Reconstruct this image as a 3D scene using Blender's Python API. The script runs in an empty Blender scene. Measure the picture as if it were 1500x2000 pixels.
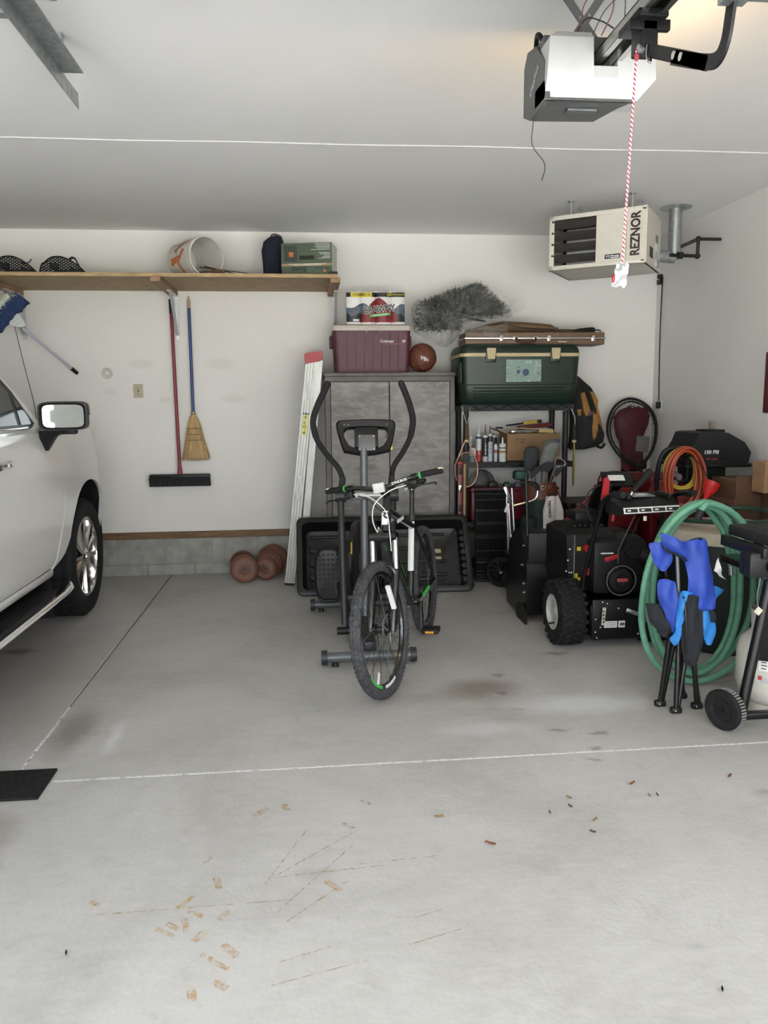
import bpy, bmesh, math, random
from mathutils import Matrix, Vector, Euler
R = math.radians
random.seed(7)
SC = bpy.context.scene
COL = SC.collection

# ------------------------------------------------------------------ camera
cam_d = bpy.data.cameras.new('camera'); cam = bpy.data.objects.new('camera', cam_d); COL.objects.link(cam)
cam_d.sensor_fit = 'VERTICAL'; cam_d.sensor_height = 36.0; cam_d.lens = 1500.0 / 2000.0 * 36.0
cam_d.clip_start = 0.05; cam_d.clip_end = 300
_y, _p, _r = R(5.7), R(8.2), R(0.5)
_f = Vector((math.sin(_y) * math.cos(_p), math.cos(_y) * math.cos(_p), -math.sin(_p)))
_rt = Vector((math.cos(_y), -math.sin(_y), 0)); _up = _rt.cross(_f)
_rt2 = _rt * math.cos(_r) - _up * math.sin(_r); _up2 = _up * math.cos(_r) + _rt * math.sin(_r)
cam.matrix_world = Matrix(((_rt2.x, _up2.x, -_f.x, 0), (_rt2.y, _up2.y, -_f.y, 0), (_rt2.z, _up2.z, -_f.z, 1.5), (0, 0, 0, 1)))
SC.camera = cam

# ------------------------------------------------------------------ sky, sun, exposure
wd = bpy.data.worlds.new('sky'); SC.world = wd; wd.use_nodes = True
wn = wd.node_tree.nodes; wn.clear()
bg = wn.new('ShaderNodeBackground'); wo = wn.new('ShaderNodeOutputWorld')
bg.inputs['Color'].default_value = (0.93, 0.97, 1.0, 1); bg.inputs['Strength'].default_value = 2.0
wd.node_tree.links.new(bg.outputs[0], wo.inputs[0])
sun_d = bpy.data.lights.new('sun', 'SUN'); sun_d.energy = 20.0; sun_d.angle = R(12); sun_d.color = (1, .985, .965)
sun = bpy.data.objects.new('sun', sun_d); COL.objects.link(sun)
sun.rotation_euler = Euler((R(-24), R(8), 0))          # high sun from behind the house: lights the driveway only
SC.view_settings.view_transform = 'Standard'; SC.view_settings.look = 'None'
SC.view_settings.gamma = 1.0; SC.view_settings.use_curve_mapping = False
SC.view_settings.exposure = 1.42

cy = SC.cycles                                           # light paths kept short: the room needs few bounces
cy.max_bounces = 7; cy.diffuse_bounces = 4; cy.glossy_bounces = 3; cy.transmission_bounces = 5; cy.transparent_max_bounces = 10
cy.caustics_reflective = False; cy.caustics_refractive = False

# ------------------------------------------------------------------ materials
MATS = {}
def pm(name, col, rough=.5, metal=0., var=.12, scale=18., bump=0., spec=.5, col2=None, trans=0., alpha=1., coat=0., emit=None, stretch=None, sheen=0.):
    """principled material whose colour is broken up by a noise"""
    if name in MATS: return MATS[name]
    m = bpy.data.materials.new(name); m.use_nodes = True; nt = m.node_tree; n = nt.nodes; L = nt.links
    b = n['Principled BSDF']
    tc = n.new('ShaderNodeTexCoord'); mp = n.new('ShaderNodeMapping'); L.new(tc.outputs['Object'], mp.inputs[0])
    if stretch: mp.inputs['Scale'].default_value = stretch
    nz = n.new('ShaderNodeTexNoise'); nz.inputs['Scale'].default_value = scale; nz.inputs['Detail'].default_value = 5
    L.new(mp.outputs[0], nz.inputs['Vector'])
    rp = n.new('ShaderNodeValToRGB'); L.new(nz.outputs['Fac'], rp.inputs[0])
    c2 = col2 or tuple(min(1, c * (1 + var)) for c in col)
    c1 = col if col2 else tuple(c * (1 - var) for c in col)
    rp.color_ramp.elements[0].position = .32; rp.color_ramp.elements[1].position = .68
    rp.color_ramp.elements[0].color = (*c1, 1); rp.color_ramp.elements[1].color = (*c2, 1)
    L.new(rp.outputs[0], b.inputs['Base Color'])
    b.inputs['Roughness'].default_value = rough; b.inputs['Metallic'].default_value = metal
    b.inputs['Specular IOR Level'].default_value = spec
    if trans: b.inputs['Transmission Weight'].default_value = trans
    if alpha < 1: b.inputs['Alpha'].default_value = alpha
    if coat: b.inputs['Coat Weight'].default_value = coat; b.inputs['Coat Roughness'].default_value = .05
    if sheen: b.inputs['Sheen Weight'].default_value = sheen
    if emit: b.inputs['Emission Color'].default_value = (*emit[0], 1); b.inputs['Emission Strength'].default_value = emit[1]
    if bump:
        bp = n.new('ShaderNodeBump'); bp.inputs['Strength'].default_value = bump; bp.inputs['Distance'].default_value = .01
        L.new(nz.outputs['Fac'], bp.inputs['Height']); L.new(bp.outputs[0], b.inputs['Normal'])
    MATS[name] = m
    return m

# ------------------------------------------------------------------ mesh builder
WM = {}                                                   # world matrix of every thing and part
_bc = {}
def TM(loc=(0, 0, 0), rot=(0, 0, 0), sc=(1, 1, 1)):
    return Matrix.Translation(loc) @ Euler([R(a) for a in rot]).to_matrix().to_4x4() @ Matrix.Diagonal((*sc, 1))
def frame(p0, p1):
    """matrix at p0 whose Z axis runs to p1"""
    d = (Vector(p1) - Vector(p0)).normalized()
    return Matrix.Translation(p0) @ d.to_track_quat('Z', 'Y').to_matrix().to_4x4()
def smooth_pts(pts, n=6, closed=False):
    """Catmull-Rom through the points"""
    P = [Vector(p) for p in pts]; N = len(P); out = []
    rng = range(N) if closed else range(N - 1)
    for i in rng:
        if closed: a, b, c, d = P[i - 1], P[i], P[(i + 1) % N], P[(i + 2) % N]
        else: a, b, c, d = P[max(i - 1, 0)], P[i], P[i + 1], P[min(i + 2, N - 1)]
        for k in range(n):
            t = k / n
            out.append(.5 * ((2 * b) + (c - a) * t + (2 * a - 5 * b + 4 * c - d) * t * t + (3 * b - a - 3 * c + d) * t ** 3))
    if not closed: out.append(P[-1])
    return out
class MB:
    def __init__(s): s.v = []; s.f = []
    def add(s, vs, fs, M=None):
        o = len(s.v)
        s.v += [(M @ Vector(p)) for p in vs] if M else [Vector(p) for p in vs]
        s.f += [tuple(i + o for i in f) for f in fs]
        return s
    def box(s, x0, x1, y0, y1, z0, z1, bev=0, M=None, seg=2):
        T = Matrix.Translation(((x0 + x1) / 2, (y0 + y1) / 2, (z0 + z1) / 2))
        return s.cbox((0, 0, 0), (x1 - x0, y1 - y0, z1 - z0), bev=bev, M=(M @ T) if M else T, seg=seg)
    def cbox(s, c, d, rot=None, bev=0, M=None, seg=2):
        T = TM(c, rot or (0, 0, 0)); T = (M @ T) if M else T
        if not bev:
            x, y, z = d[0] / 2, d[1] / 2, d[2] / 2
            return s.add([(-x, -y, -z), (x, -y, -z), (x, y, -z), (-x, y, -z), (-x, -y, z), (x, -y, z), (x, y, z), (-x, y, z)],
                         [(0, 3, 2, 1), (4, 5, 6, 7), (0, 1, 5, 4), (1, 2, 6, 5), (2, 3, 7, 6), (3, 0, 4, 7)], T)
        k = (round(d[0], 4), round(d[1], 4), round(d[2], 4), bev, seg)
        if k not in _bc:
            bm = bmesh.new(); bmesh.ops.create_cube(bm, size=1); bmesh.ops.scale(bm, vec=d, verts=bm.verts)
            bmesh.ops.bevel(bm, geom=bm.edges[:], offset=min(bev, min(d) * .49), segments=seg, affect='EDGES', profile=.5)
            bm.verts.index_update()
            _bc[k] = ([v.co.copy() for v in bm.verts], [tuple(v.index for v in f.verts) for f in bm.faces]); bm.free()
        return s.add(*_bc[k], T)
    def cyl(s, p0, p1, r, r1=None, n=14, cap=True, M=None):
        p0, p1 = Vector(p0), Vector(p1); r1 = r if r1 is None else r1
        F = frame(p0, p1); h = (p1 - p0).length
        vs = []; fs = []
        for k in range(n):
            a = 2 * math.pi * k / n; c, d = math.cos(a), math.sin(a)
            vs += [(r * c, r * d, 0), (r1 * c, r1 * d, h)]
        for k in range(n):
            a, b = 2 * k, 2 * ((k + 1) % n); fs.append((a, b, b + 1, a + 1))
        if cap: fs += [tuple(range(2 * n - 2, -1, -2)), tuple(range(1, 2 * n, 2))]
        return s.add(vs, fs, (M @ F) if M else F)
    def tube(s, pts, r, n=8, closed=False, M=None, cap=True, flat=1.0):
        """swept circle along points; r a number or a list"""
        P = [Vector(p) for p in pts]; N = len(P)
        if N < 2: return s
        tan = []
        for i in range(N):
            if closed: t = P[(i + 1) % N] - P[i - 1]
            else: t = P[min(i + 1, N - 1)] - P[max(i - 1, 0)]
            tan.append(t.normalized() if t.length > 1e-9 else Vector((0, 0, 1)))
        nrm = tan[0].orthogonal().normalized(); vs = []; fs = []
        for i in range(N):
            nrm = (nrm - tan[i] * nrm.dot(tan[i]))
            nrm = nrm.normalized() if nrm.length > 1e-6 else tan[i].orthogonal().normalized()
            bn = tan[i].cross(nrm); rr = r[i] if isinstance(r, (list, tuple)) else r
            for k in range(n):
                a = 2 * math.pi * k / n; vs.append(P[i] + nrm * (math.cos(a) * rr) + bn * (math.sin(a) * rr * flat))
        m = N if closed else N - 1
        for i in range(m):
            for k in range(n):
                a = i * n + k; b = i * n + (k + 1) % n; c = ((i + 1) % N) * n
                fs.append((a, b, c + (k + 1) % n, c + k))
        if not closed and cap: fs += [tuple(range(n - 1, -1, -1)), tuple(range((N - 1) * n, N * n))]
        return s.add(vs, fs, M)
    def lathe(s, prof, n=24, M=None, a0=0., a1=360.):
        """profile of (r, z) turned about Z"""
        full = abs(a1 - a0) > 359.9; vs = []; fs = []; m = len(prof); k2 = n if full else n + 1
        for k in range(k2):
            a = R(a0 + (a1 - a0) * k / n)
            vs += [(r * math.cos(a), r * math.sin(a), z) for r, z in prof]
        for k in range(n):
            c = k * m; d = ((k + 1) % k2) * m
            for j in range(m - 1):
                fs.append((c + j, d + j, d + j + 1, c + j + 1))
        return s.add(vs, fs, M)
    def prism(s, poly, h, M=None, h0=0.):
        """2D outline (local XY, ccw) extruded along local Z"""
        n = len(poly); vs = [(x, y, h0) for x, y in poly] + [(x, y, h0 + h) for x, y in poly]
        fs = [tuple(range(n - 1, -1, -1)), tuple(range(n, 2 * n))] + [(k, (k + 1) % n, n + (k + 1) % n, n + k) for k in range(n)]
        return s.add(vs, fs, M)
    def sph(s, c, r, nu=16, nv=10, M=None):
        r = (r, r, r) if not isinstance(r, (tuple, list)) else r
        vs = []; fs = []
        for j in range(nv + 1):
            t = math.pi * j / nv
            for k in range(nu):
                a = 2 * math.pi * k / nu
                vs.append((c[0] + r[0] * math.sin(t) * math.cos(a), c[1] + r[1] * math.sin(t) * math.sin(a), c[2] - r[2] * math.cos(t)))
        for j in range(nv):
            for k in range(nu):
                a, b = j * nu + k, j * nu + (k + 1) % nu
                fs.append((a, b, b + nu, a + nu))
        return s.add(vs, fs, M)
    def torus(s, c, Rr, r, n=32, m=10, M=None, axis='Z'):
        pts = []
        for k in range(n):
            a = 2 * math.pi * k / n; x, y = Rr * math.cos(a), Rr * math.sin(a)
            p = {'Z': (x, y, 0), 'X': (0, x, y), 'Y': (x, 0, y)}[axis]
            pts.append((c[0] + p[0], c[1] + p[1], c[2] + p[2]))
        return s.tube(pts, r, m, closed=True, M=M)
    def loft(s, loops, close_loop=True, cap=False, M=None):
        m = len(loops[0]); vs = [p for l in loops for p in l]; fs = []
        for i in range(len(loops) - 1):
            for k in range(m if close_loop else m - 1):
                a, b = i * m + k, i * m + (k + 1) % m
                fs.append((a, b, b + m, a + m))
        if cap: fs += [tuple(range(m - 1, -1, -1)), tuple(range((len(loops) - 1) * m, len(loops) * m))]
        return s.add(vs, fs, M)
    def sheet(s, grid, th=0., M=None):
        """grid of points (rows of equal length) as a surface; th gives it thickness along its normals"""
        nr, nc = len(grid), len(grid[0]); G = [[Vector(p) for p in r] for r in grid]
        fs = [(i * nc + j, i * nc + j + 1, (i + 1) * nc + j + 1, (i + 1) * nc + j) for i in range(nr - 1) for j in range(nc - 1)]
        vs = [p for r in G for p in r]
        if not th: return s.add(vs, fs, M)
        nv = []
        for i in range(nr):
            for j in range(nc):
                a = G[i][min(j + 1, nc - 1)] - G[i][max(j - 1, 0)]; b = G[min(i + 1, nr - 1)][j] - G[max(i - 1, 0)][j]
                c = a.cross(b); nv.append(G[i][j] - (c.normalized() if c.length > 1e-12 else Vector((0, 0, 1))) * th)
        N = nr * nc
        fs += [tuple(N + k for k in reversed(f)) for f in fs[:]]
        ring = [j for j in range(nc)] + [i * nc + nc - 1 for i in range(1, nr)] + [(nr - 1) * nc + j for j in range(nc - 2, -1, -1)] + [i * nc for i in range(nr - 2, 0, -1)]
        for a, b in zip(ring, ring[1:] + ring[:1]): fs.append((b, a, N + a, N + b))
        return s.add(vs + nv, fs, M)
    def build(s, name, mat, parent=None, world=True, smooth=38, normals=True):
        """one mesh object; world=True: vertices are world coordinates, else local to the parent"""
        me = bpy.data.meshes.new(name)
        pmx = WM.get(parent, Matrix()) if parent else Matrix()
        inv = pmx.inverted() if (parent and world) else Matrix()
        me.from_pydata([inv @ p for p in s.v], [], s.f); me.update()
        if normals:
            bm = bmesh.new(); bm.from_mesh(me); bmesh.ops.recalc_face_normals(bm, faces=bm.faces[:]); bm.to_mesh(me); bm.free()
        if smooth:
            me.shade_smooth(); me.set_sharp_from_angle(angle=R(smooth))
        o = bpy.data.objects.new(name, me); COL.objects.link(o)
        if isinstance(mat, (list, tuple)):
            for q in mat: me.materials.append(q)
        else: me.materials.append(mat)
        if parent: o.parent = parent
        WM[o] = pmx.copy()
        return o
def thing(name, label, cat, loc=(0, 0, 0), rotz=0, group=None, rot=None):
    o = bpy.data.objects.new(name, None); COL.objects.link(o); o.empty_display_size = .05
    o.location = loc; o.rotation_euler = Euler([R(a) for a in rot]) if rot else Euler((0, 0, R(rotz)))
    WM[o] = Matrix.Translation(loc) @ o.rotation_euler.to_matrix().to_4x4()
    return tag(o, label, cat, group)
def tag(o, label, cat, group=None, kind=None):
    if label: o['label'] = label
    if cat: o['category'] = cat
    if group: o['group'] = group
    if kind: o['kind'] = kind
    return o
def struct(o): o['kind'] = 'structure'; return o
def solo(mb, name, mat, label, cat, origin=None, group=None, smooth=38):
    """a thing that is one mesh; its origin goes to `origin`"""
    o = mb.build(name, mat, None, smooth=smooth)
    if origin is not None:
        o.data.transform(Matrix.Translation(-Vector(origin))); o.location = origin; WM[o] = Matrix.Translation(origin)
    return tag(o, label, cat, group)
def text(body, h, mat, parent, loc, rot=(90, 0, 0), name='lettering', depth=.0008, bold=0., shear=0., sx=1., align='CENTER', world=True):
    """flat lettering of cap height h, centred at loc, as a mesh part"""
    cu = bpy.data.curves.new(name, 'FONT'); cu.body = body; cu.size = h * 1.38; cu.extrude = depth; cu.shear = shear; cu.offset = bold * h
    cu.align_x = align; cu.align_y = 'CENTER'; cu.resolution_u = 3
    ob = bpy.data.objects.new('tmp', cu); me = bpy.data.meshes.new_from_object(ob)
    bpy.data.objects.remove(ob); bpy.data.curves.remove(cu)
    pmx = WM.get(parent, Matrix()); T = TM(loc, rot, (sx, 1, 1)); T = pmx.inverted() @ T if world else T
    me.transform(T); me.name = name; me.materials.clear(); me.materials.append(mat)
    o = bpy.data.objects.new(name, me); COL.objects.link(o); o.parent = parent; WM[o] = pmx.copy()
    return o
def marks(parent, rows, h, mat, M, world=True, name='print_line'):
    """print too small to read: each line of it a thin bar (x0, x1, z) in the local XZ plane of M"""
    for x0, x1, z in rows: MB().box(x0, x1, -.0006, .0006, z - h / 2, z + h / 2, M=M).build(name, mat, parent, world=world, smooth=0)
def copy_tree(o, parent=None):
    c = o.copy(); COL.objects.link(c); c.parent = parent
    for ch in list(o.children): copy_tree(ch, c)
    return c

# common materials
BLK = pm('black_plastic', (.009, .009, .010), .45, var=.2, scale=60, spec=.35)
BLKM = pm('black_matte_plastic', (.014, .014, .016), .62, var=.2, scale=60, bump=.05, spec=.3)
RUB = pm('black_rubber', (.011, .011, .012), .8, var=.3, scale=40, bump=.1, spec=.3)
BPAINT = pm('black_gloss_paint', (.005, .005, .0055), .3, var=.2, scale=20, spec=.4)
STEEL = pm('brushed_steel', (.55, .56, .58), .32, 1., var=.1, scale=30)
CHROME = pm('bright_chrome', (.8, .8, .8), .1, 1., var=.03, scale=10)
GALV = pm('galvanised_steel', (.42, .45, .46), .45, .85, var=.18, scale=35)
WHITEP = pm('white_plastic', (.78, .78, .76), .4, var=.04)
REDP = pm('red_plastic', (.36, .014, .02), .4, var=.08)
GREYM = pm('grey_metal_paint', (.18, .19, .2), .38, .4, var=.08)
INKW = pm('white_print', (.8, .8, .8), .5, var=.02)
INKB = pm('black_print', (.015, .015, .015), .5, var=.02)
# ================================================================== ROOM
YB, XR, XL, ZC, YF = 6.80, 3.15, -4.6, 2.92, 0.0
def nodes_of(name):
    m = bpy.data.materials.new(name); m.use_nodes = True
    return m, m.node_tree.nodes, m.node_tree.links, m.node_tree.nodes['Principled BSDF']
def mixc(n, L, fac, a, b, mode='MIX'):
    x = n.new('ShaderNodeMix'); x.data_type = 'RGBA'; x.blend_type = mode
    for sock, val in ((x.inputs['Factor'], fac), (x.inputs['A'], a), (x.inputs['B'], b)):
        if hasattr(val, 'is_linked') or hasattr(val, 'links'): L.new(val, sock)
        else: sock.default_value = val if isinstance(val, float) else (*val, 1)
    return x.outputs['Result']
def noise(n, L, vec, scale, det=6, rough=.55, dist=0.):
    z = n.new('ShaderNodeTexNoise'); z.inputs['Scale'].default_value = scale; z.inputs['Detail'].default_value = det
    z.inputs['Roughness'].default_value = rough; z.inputs['Distortion'].default_value = dist; L.new(vec, z.inputs['Vector']); return z.outputs['Fac']
def ramp(n, L, v, a, b, ca=(0, 0, 0), cb=(1, 1, 1)):
    r = n.new('ShaderNodeValToRGB'); L.new(v, r.inputs[0]); e = r.color_ramp.elements
    e[0].position = a; e[1].position = b; e[0].color = (*ca, 1); e[1].color = (*cb, 1); return r.outputs[0]
def mapping(n, L, vec, sc=(1, 1, 1), loc=(0, 0, 0), rot=(0, 0, 0)):
    m = n.new('ShaderNodeMapping'); L.new(vec, m.inputs[0]); m.inputs['Scale'].default_value = sc; m.inputs['Location'].default_value = loc
    m.inputs['Rotation'].default_value = rot; return m.outputs[0]
def warped(n, L, pos, amp=.05, scale=9.):
    """position with a noisy offset, shared by all blobs of a material"""
    nz = n.new('ShaderNodeTexNoise'); nz.inputs['Scale'].default_value = scale; nz.inputs['Detail'].default_value = 3; L.new(pos, nz.inputs['Vector'])
    ad = n.new('ShaderNodeVectorMath'); ad.operation = 'MULTIPLY_ADD'; L.new(nz.outputs['Color'], ad.inputs[0])
    ad.inputs[1].default_value = (amp * 2, amp * 2, 0); L.new(pos, ad.inputs[2])
    sb = n.new('ShaderNodeVectorMath'); sb.operation = 'SUBTRACT'; L.new(ad.outputs[0], sb.inputs[0]); sb.inputs[1].default_value = (amp, amp, 0)
    return sb.outputs[0]
def blob(n, L, wpos, c, r, soft=.6):
    """mask of a stain or of painted shade: 1 inside an ellipse about c (world metres); wpos is the warped position"""
    ad = n.new('ShaderNodeVectorMath'); ad.operation = 'MULTIPLY_ADD'; L.new(wpos, ad.inputs[0])
    ad.inputs[1].default_value = (1 / r[0], 1 / r[1], 0); ad.inputs[2].default_value = (-c[0] / r[0], -c[1] / r[1], 0)
    ln = n.new('ShaderNodeVectorMath'); ln.operation = 'LENGTH'; L.new(ad.outputs[0], ln.inputs[0])
    mr = n.new('ShaderNodeMapRange'); L.new(ln.outputs['Value'], mr.inputs[0]); mr.inputs[1].default_value = 1; mr.inputs[2].default_value = 1 - soft
    mr.inputs[3].default_value = 0; mr.inputs[4].default_value = 1
    return mr.outputs[0]
def mul(n, L, a, k):
    x = n.new('ShaderNodeMath'); x.operation = 'MULTIPLY'; L.new(a, x.inputs[0])
    if hasattr(k, 'links'): L.new(k, x.inputs[1])
    else: x.inputs[1].default_value = k
    return x.outputs[0]
# concrete
CONC, n, L, b = nodes_of('garage_concrete')
pos = n.new('ShaderNodeNewGeometry').outputs['Position']
wp = warped(n, L, pos)
c = ramp(n, L, noise(n, L, pos, 1.1, 4, .6, .6), .3, .72, (.375, .365, .347), (.515, .51, .497))
c = mixc(n, L, mul(n, L, ramp(n, L, noise(n, L, mapping(n, L, pos, (7, 16, 1)), 1.5, 4, .65), .42, .75), .35), c, (.56, .56, .55))
c = mixc(n, L, mul(n, L, ramp(n, L, noise(n, L, pos, 38, 2, .6), .55, .8), .28), c, (.34, .33, .31))
c = mixc(n, L, mul(n, L, ramp(n, L, noise(n, L, pos, 6.5, 4, .7, 1.), .58, .76), .42), c, (.33, .31, .285))
for cc, rr, col, k in [((.88, 3.80), (.26, .19), (.19, .155, .125), .75), ((.62, 3.72), (.36, .10), (.25, .22, .19), .35), ((1.32, 3.53), (.42, .16), (.66, .67, .69), .75),
                       ((.80, 3.3), (.3, .1), (.62, .62, .63), .5), ((-1.78, 4.75), (.14, .09), (.12, .11, .1), .75), ((-1.1, 3.5), (.12, .34), (.17, .155, .14), .65),
                       ((1.44, 4.3), (.11, .05), (.24, .19, .12), .7), ((.2, 4.2), (.25, .12), (.27, .25, .22), .35), ((-.9, 3.42), (.05, .22), (.7, .7, .7), .5),
                       ((-1.18, 2.5), (.16, .36), (.22, .165, .15), .65), ((1.02, 3.98), (.06, .03), (.15, .14, .13), .6), ((.98, 3.72), (.035, .03), (.14, .13, .12), .6), ((1.3, 3.2), (.06, .03), (.16, .15, .14), .6),
                       ((1.12, 3.25), (.05, .02), (.17, .16, .15), .6), ((1.22, 3.05), (.05, .025), (.17, .16, .15), .55), ((1.0, 3.5), (.05, .02), (.17, .16, .15), .5), ((1.16, 2.95), (.05, .02), (.2, .19, .18), .5),
                       ((1.72, 2.6), (.08, .05), (.3, .25, .22), .5), ((1.05, 1.83), (.05, .025), (.3, .29, .28), .4), ((1.5, 1.56), (.06, .03), (.28, .2, .14), .6), ((.0, 2.3), (.09, .05), (.25, .24, .23), .4),
                       ((-1.5, 4.2), (.5, 1.2), (.3, .28, .25), .35)]:  # this last broad blob paints the car's shade into the concrete
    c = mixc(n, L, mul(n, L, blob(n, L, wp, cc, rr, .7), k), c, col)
L.new(c, b.inputs['Base Color']); b.inputs['Roughness'].default_value = .62; b.inputs['Specular IOR Level'].default_value = .35
bp = n.new('ShaderNodeBump'); bp.inputs['Strength'].default_value = .12; bp.inputs['Distance'].default_value = .01
L.new(noise(n, L, pos, 55, 2), bp.inputs['Height']); L.new(bp.outputs[0], b.inputs['Normal'])
# painted drywall
def drywall(name, c1, c2, patches=()):
    m, n, L, b = nodes_of(name); pos = n.new('ShaderNodeNewGeometry').outputs['Position']
    c = ramp(n, L, noise(n, L, pos, 1.3, 4), .35, .7, c1, c2)
    if patches:                        # spackle spots left unpainted
        sp = n.new('ShaderNodeSeparateXYZ'); L.new(pos, sp.inputs[0]); cb = n.new('ShaderNodeCombineXYZ')
        L.new(sp.outputs[0], cb.inputs[0]); L.new(sp.outputs[2], cb.inputs[1])
    for (x, z, rx, rz) in patches:
        c = mixc(n, L, mul(n, L, blob(n, L, cb.outputs[0], (x, z), (rx, rz), .5), .28), c, (.66, .62, .57))
    L.new(c, b.inputs['Base Color']); b.inputs['Roughness'].default_value = .85; b.inputs['Specular IOR Level'].default_value = .2
    bp = n.new('ShaderNodeBump'); bp.inputs['Strength'].default_value = .06; bp.inputs['Distance'].default_value = .01
    L.new(noise(n, L, pos, 90, 2), bp.inputs['Height']); L.new(bp.outputs[0], b.inputs['Normal']); return m
WALLM = drywall('painted_back_wall', (.84, .815, .78), (.87, .85, .82), [(-1.38, 1.83, .15, .05), (-.72, 1.83, .15, .06), (-.62, 1.53, .14, .04), (-1.2, 1.53, .07, .035), (-1.65, 1.6, .06, .04)])
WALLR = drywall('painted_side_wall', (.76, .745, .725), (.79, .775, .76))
CEILM = drywall('painted_ceiling', (.84, .84, .835), (.87, .865, .86))
SEAM = pm('joint_compound', (.80, .79, .78), .9, var=.03)
JOINT = pm('white_joint_dust', (.62, .61, .6), .95, var=.2, scale=60)
GROUT = pm('dark_joint', (.16, .15, .14), .95, var=.2, scale=60)
SIDING = pm('outside_siding', (.62, .61, .58), .8, var=.04)
# floor: slab panels with sawn joints between them
fl = struct(MB().box(XL, XR, -.6, YB, -.3, -.012).build('floor', GROUT))
gx, gy, g = -1.21, 3.02, .004
for (x0, x1, y0, y1) in [(XL - .1, gx - g, gy + g, YB + .1), (gx + g, XR + .1, gy + g, YB + .1), (XL - .1, gx - g, -.6, gy - g), (gx - g, XR + .1, -.6, gy - g)]:
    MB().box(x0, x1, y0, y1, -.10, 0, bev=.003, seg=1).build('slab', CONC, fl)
fl2 = MB()
rj = random.Random(3)
x = gx + .05
while x < XR:                                             # pale dust packed in the cross joint
    w = rj.uniform(.06, .2); fl2.box(x, x + w, gy - .0035 - rj.uniform(0, .002), gy + .0035 + rj.uniform(0, .003), -.012, .0012); x += w + rj.choice((0, 0, .004, .02))
y = gy + .02
while y < 3.75:
    w = rj.uniform(.02, .09); fl2.box(gx - .003, gx + rj.uniform(.004, .014), y, y + w, -.012, .0012); y += w + rj.uniform(.0, .05)
TAPE, n, L, b = nodes_of('tape_residue'); pos = n.new('ShaderNodeNewGeometry').outputs['Position']   # old tape glue and rust lines stuck to the slab
b.inputs['Base Color'].default_value = (.58, .34, .12, 1); b.inputs['Roughness'].default_value = .8
mr_ = n.new('ShaderNodeMapRange'); L.new(noise(n, L, pos, 45, 3, .7), mr_.inputs[0]); mr_.inputs[1].default_value = .38; mr_.inputs[2].default_value = .62; mr_.inputs[3].default_value = .0; mr_.inputs[4].default_value = .5; L.new(mr_.outputs[0], b.inputs['Alpha'])
rt0 = random.Random(31)
for (x, y) in [(-.671, 2.214), (-.359, 2.403), (-.311, 2.274), (-.398, 2.19), (-.358, 2.131), (-.275, 2.115), (-.435, 2.058), (-.418, 2.082), (-.382, 2.084), (-.334, 2.033), (-.242, 1.963), (-.302, 1.944), (-.266, 1.911), (-.256, 1.836), (-.324, 1.809), (.193, 2.712), (.117, 2.557), (-.198, 2.688), (-.109, 2.71), (.05, 2.22)]:
    w_, l_ = rt0.uniform(.008, .013), rt0.uniform(.02, .037); MB().add([(-w_, -l_, 0), (w_, -l_, 0), (w_, l_, 0), (-w_, l_, 0)], [(0, 1, 2, 3)], TM((x, y, .0008), (0, 0, rt0.choice((-35, 15, 40, 55))))).build('tape_residue', TAPE, fl, smooth=0, normals=False)
for (x0, y0, x1, y1) in [(-.649, 2.16, -.069, 2.165), (-.165, 2.244, -.029, 2.55), (-.127, 2.293, .152, 2.53), (-.121, 2.109, .128, 2.437), (-.089, 2.067, .099, 2.24), (-.143, 2.281, .22, 2.308), (-.123, 1.821, .136, 1.885), (-.106, 1.903, .041, 1.95), (.284, 2.041, .373, 2.07), (.254, 1.932, .408, 1.978), (.104, 2.321, .395, 2.34)]:
    l_ = math.hypot(x1 - x0, y1 - y0) / 2; MB().add([(-l_, -.0025, 0), (l_, -.0025, 0), (l_, .0025, 0), (-l_, .0025, 0)], [(0, 1, 2, 3)], TM(((x0 + x1) / 2, (y0 + y1) / 2, .0007), (0, 0, math.degrees(math.atan2(y1 - y0, x1 - x0))))).build('rust_line', TAPE, fl, smooth=0, normals=False)
j = fl2.build('joint_dust', JOINT, fl, smooth=0); j['kind'] = 'stuff'
# walls
wb = struct(MB().box(XL, XR, YB, YB + .15, .36, ZC).build('wall_back', WALLM))
BLOCK = pm('concrete_block', (.33, .325, .30), .9, var=.2, scale=9, bump=.4)
MORT = pm('mortar', (.42, .41, .385), .95, var=.1, scale=40)
MB().box(XL, XR, YB - .002, YB + .15, 0, .33).build('mortar', MORT, wb)
rb = random.Random(5)
x = XL + .1
while x < XR:
    w = .405; MB().box(x + .005, min(x + w - .005, XR), YB - .012, YB + .1, .105, .325, bev=.004, seg=1).build('block', BLOCK, wb); x += w
x = XL - .05
while x < XR:
    w = .405; MB().box(x + .005, min(x + w - .005, XR), YB - .018 - rb.uniform(0, .004), YB + .1, 0, .097, bev=.004, seg=1).build('block', BLOCK, wb); x += w
WOODT = pm('stained_sill_wood', (.17, .095, .045), .6, var=.35, scale=6, stretch=(1, 12, 12), bump=.1)
x = XL
for w in (2.95, .65, 2.2, 1.95):
    struct(MB().box(x + .001, x + w - .001, YB - .02, YB + .05, .325, .385, bev=.003, seg=1).build('trim_1', WOODT)); x += w
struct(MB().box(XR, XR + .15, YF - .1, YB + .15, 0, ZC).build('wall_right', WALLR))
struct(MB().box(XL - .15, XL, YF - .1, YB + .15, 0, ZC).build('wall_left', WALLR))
ce = struct(MB().box(XL - .15, XR + .15, YF - .4, YB + .15, ZC, ZC + .25).build('ceiling', CEILM))
s = MB(); pts = []
for k in range(60):
    x = XL + (XR - XL) * k / 59; pts.append((x, 4.52 + .006 * math.sin(x * 5) - .012 * (x - .4), ZC))
s.tube(pts, .0045, 5).build('ceiling_seam', SEAM, ce)
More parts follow.
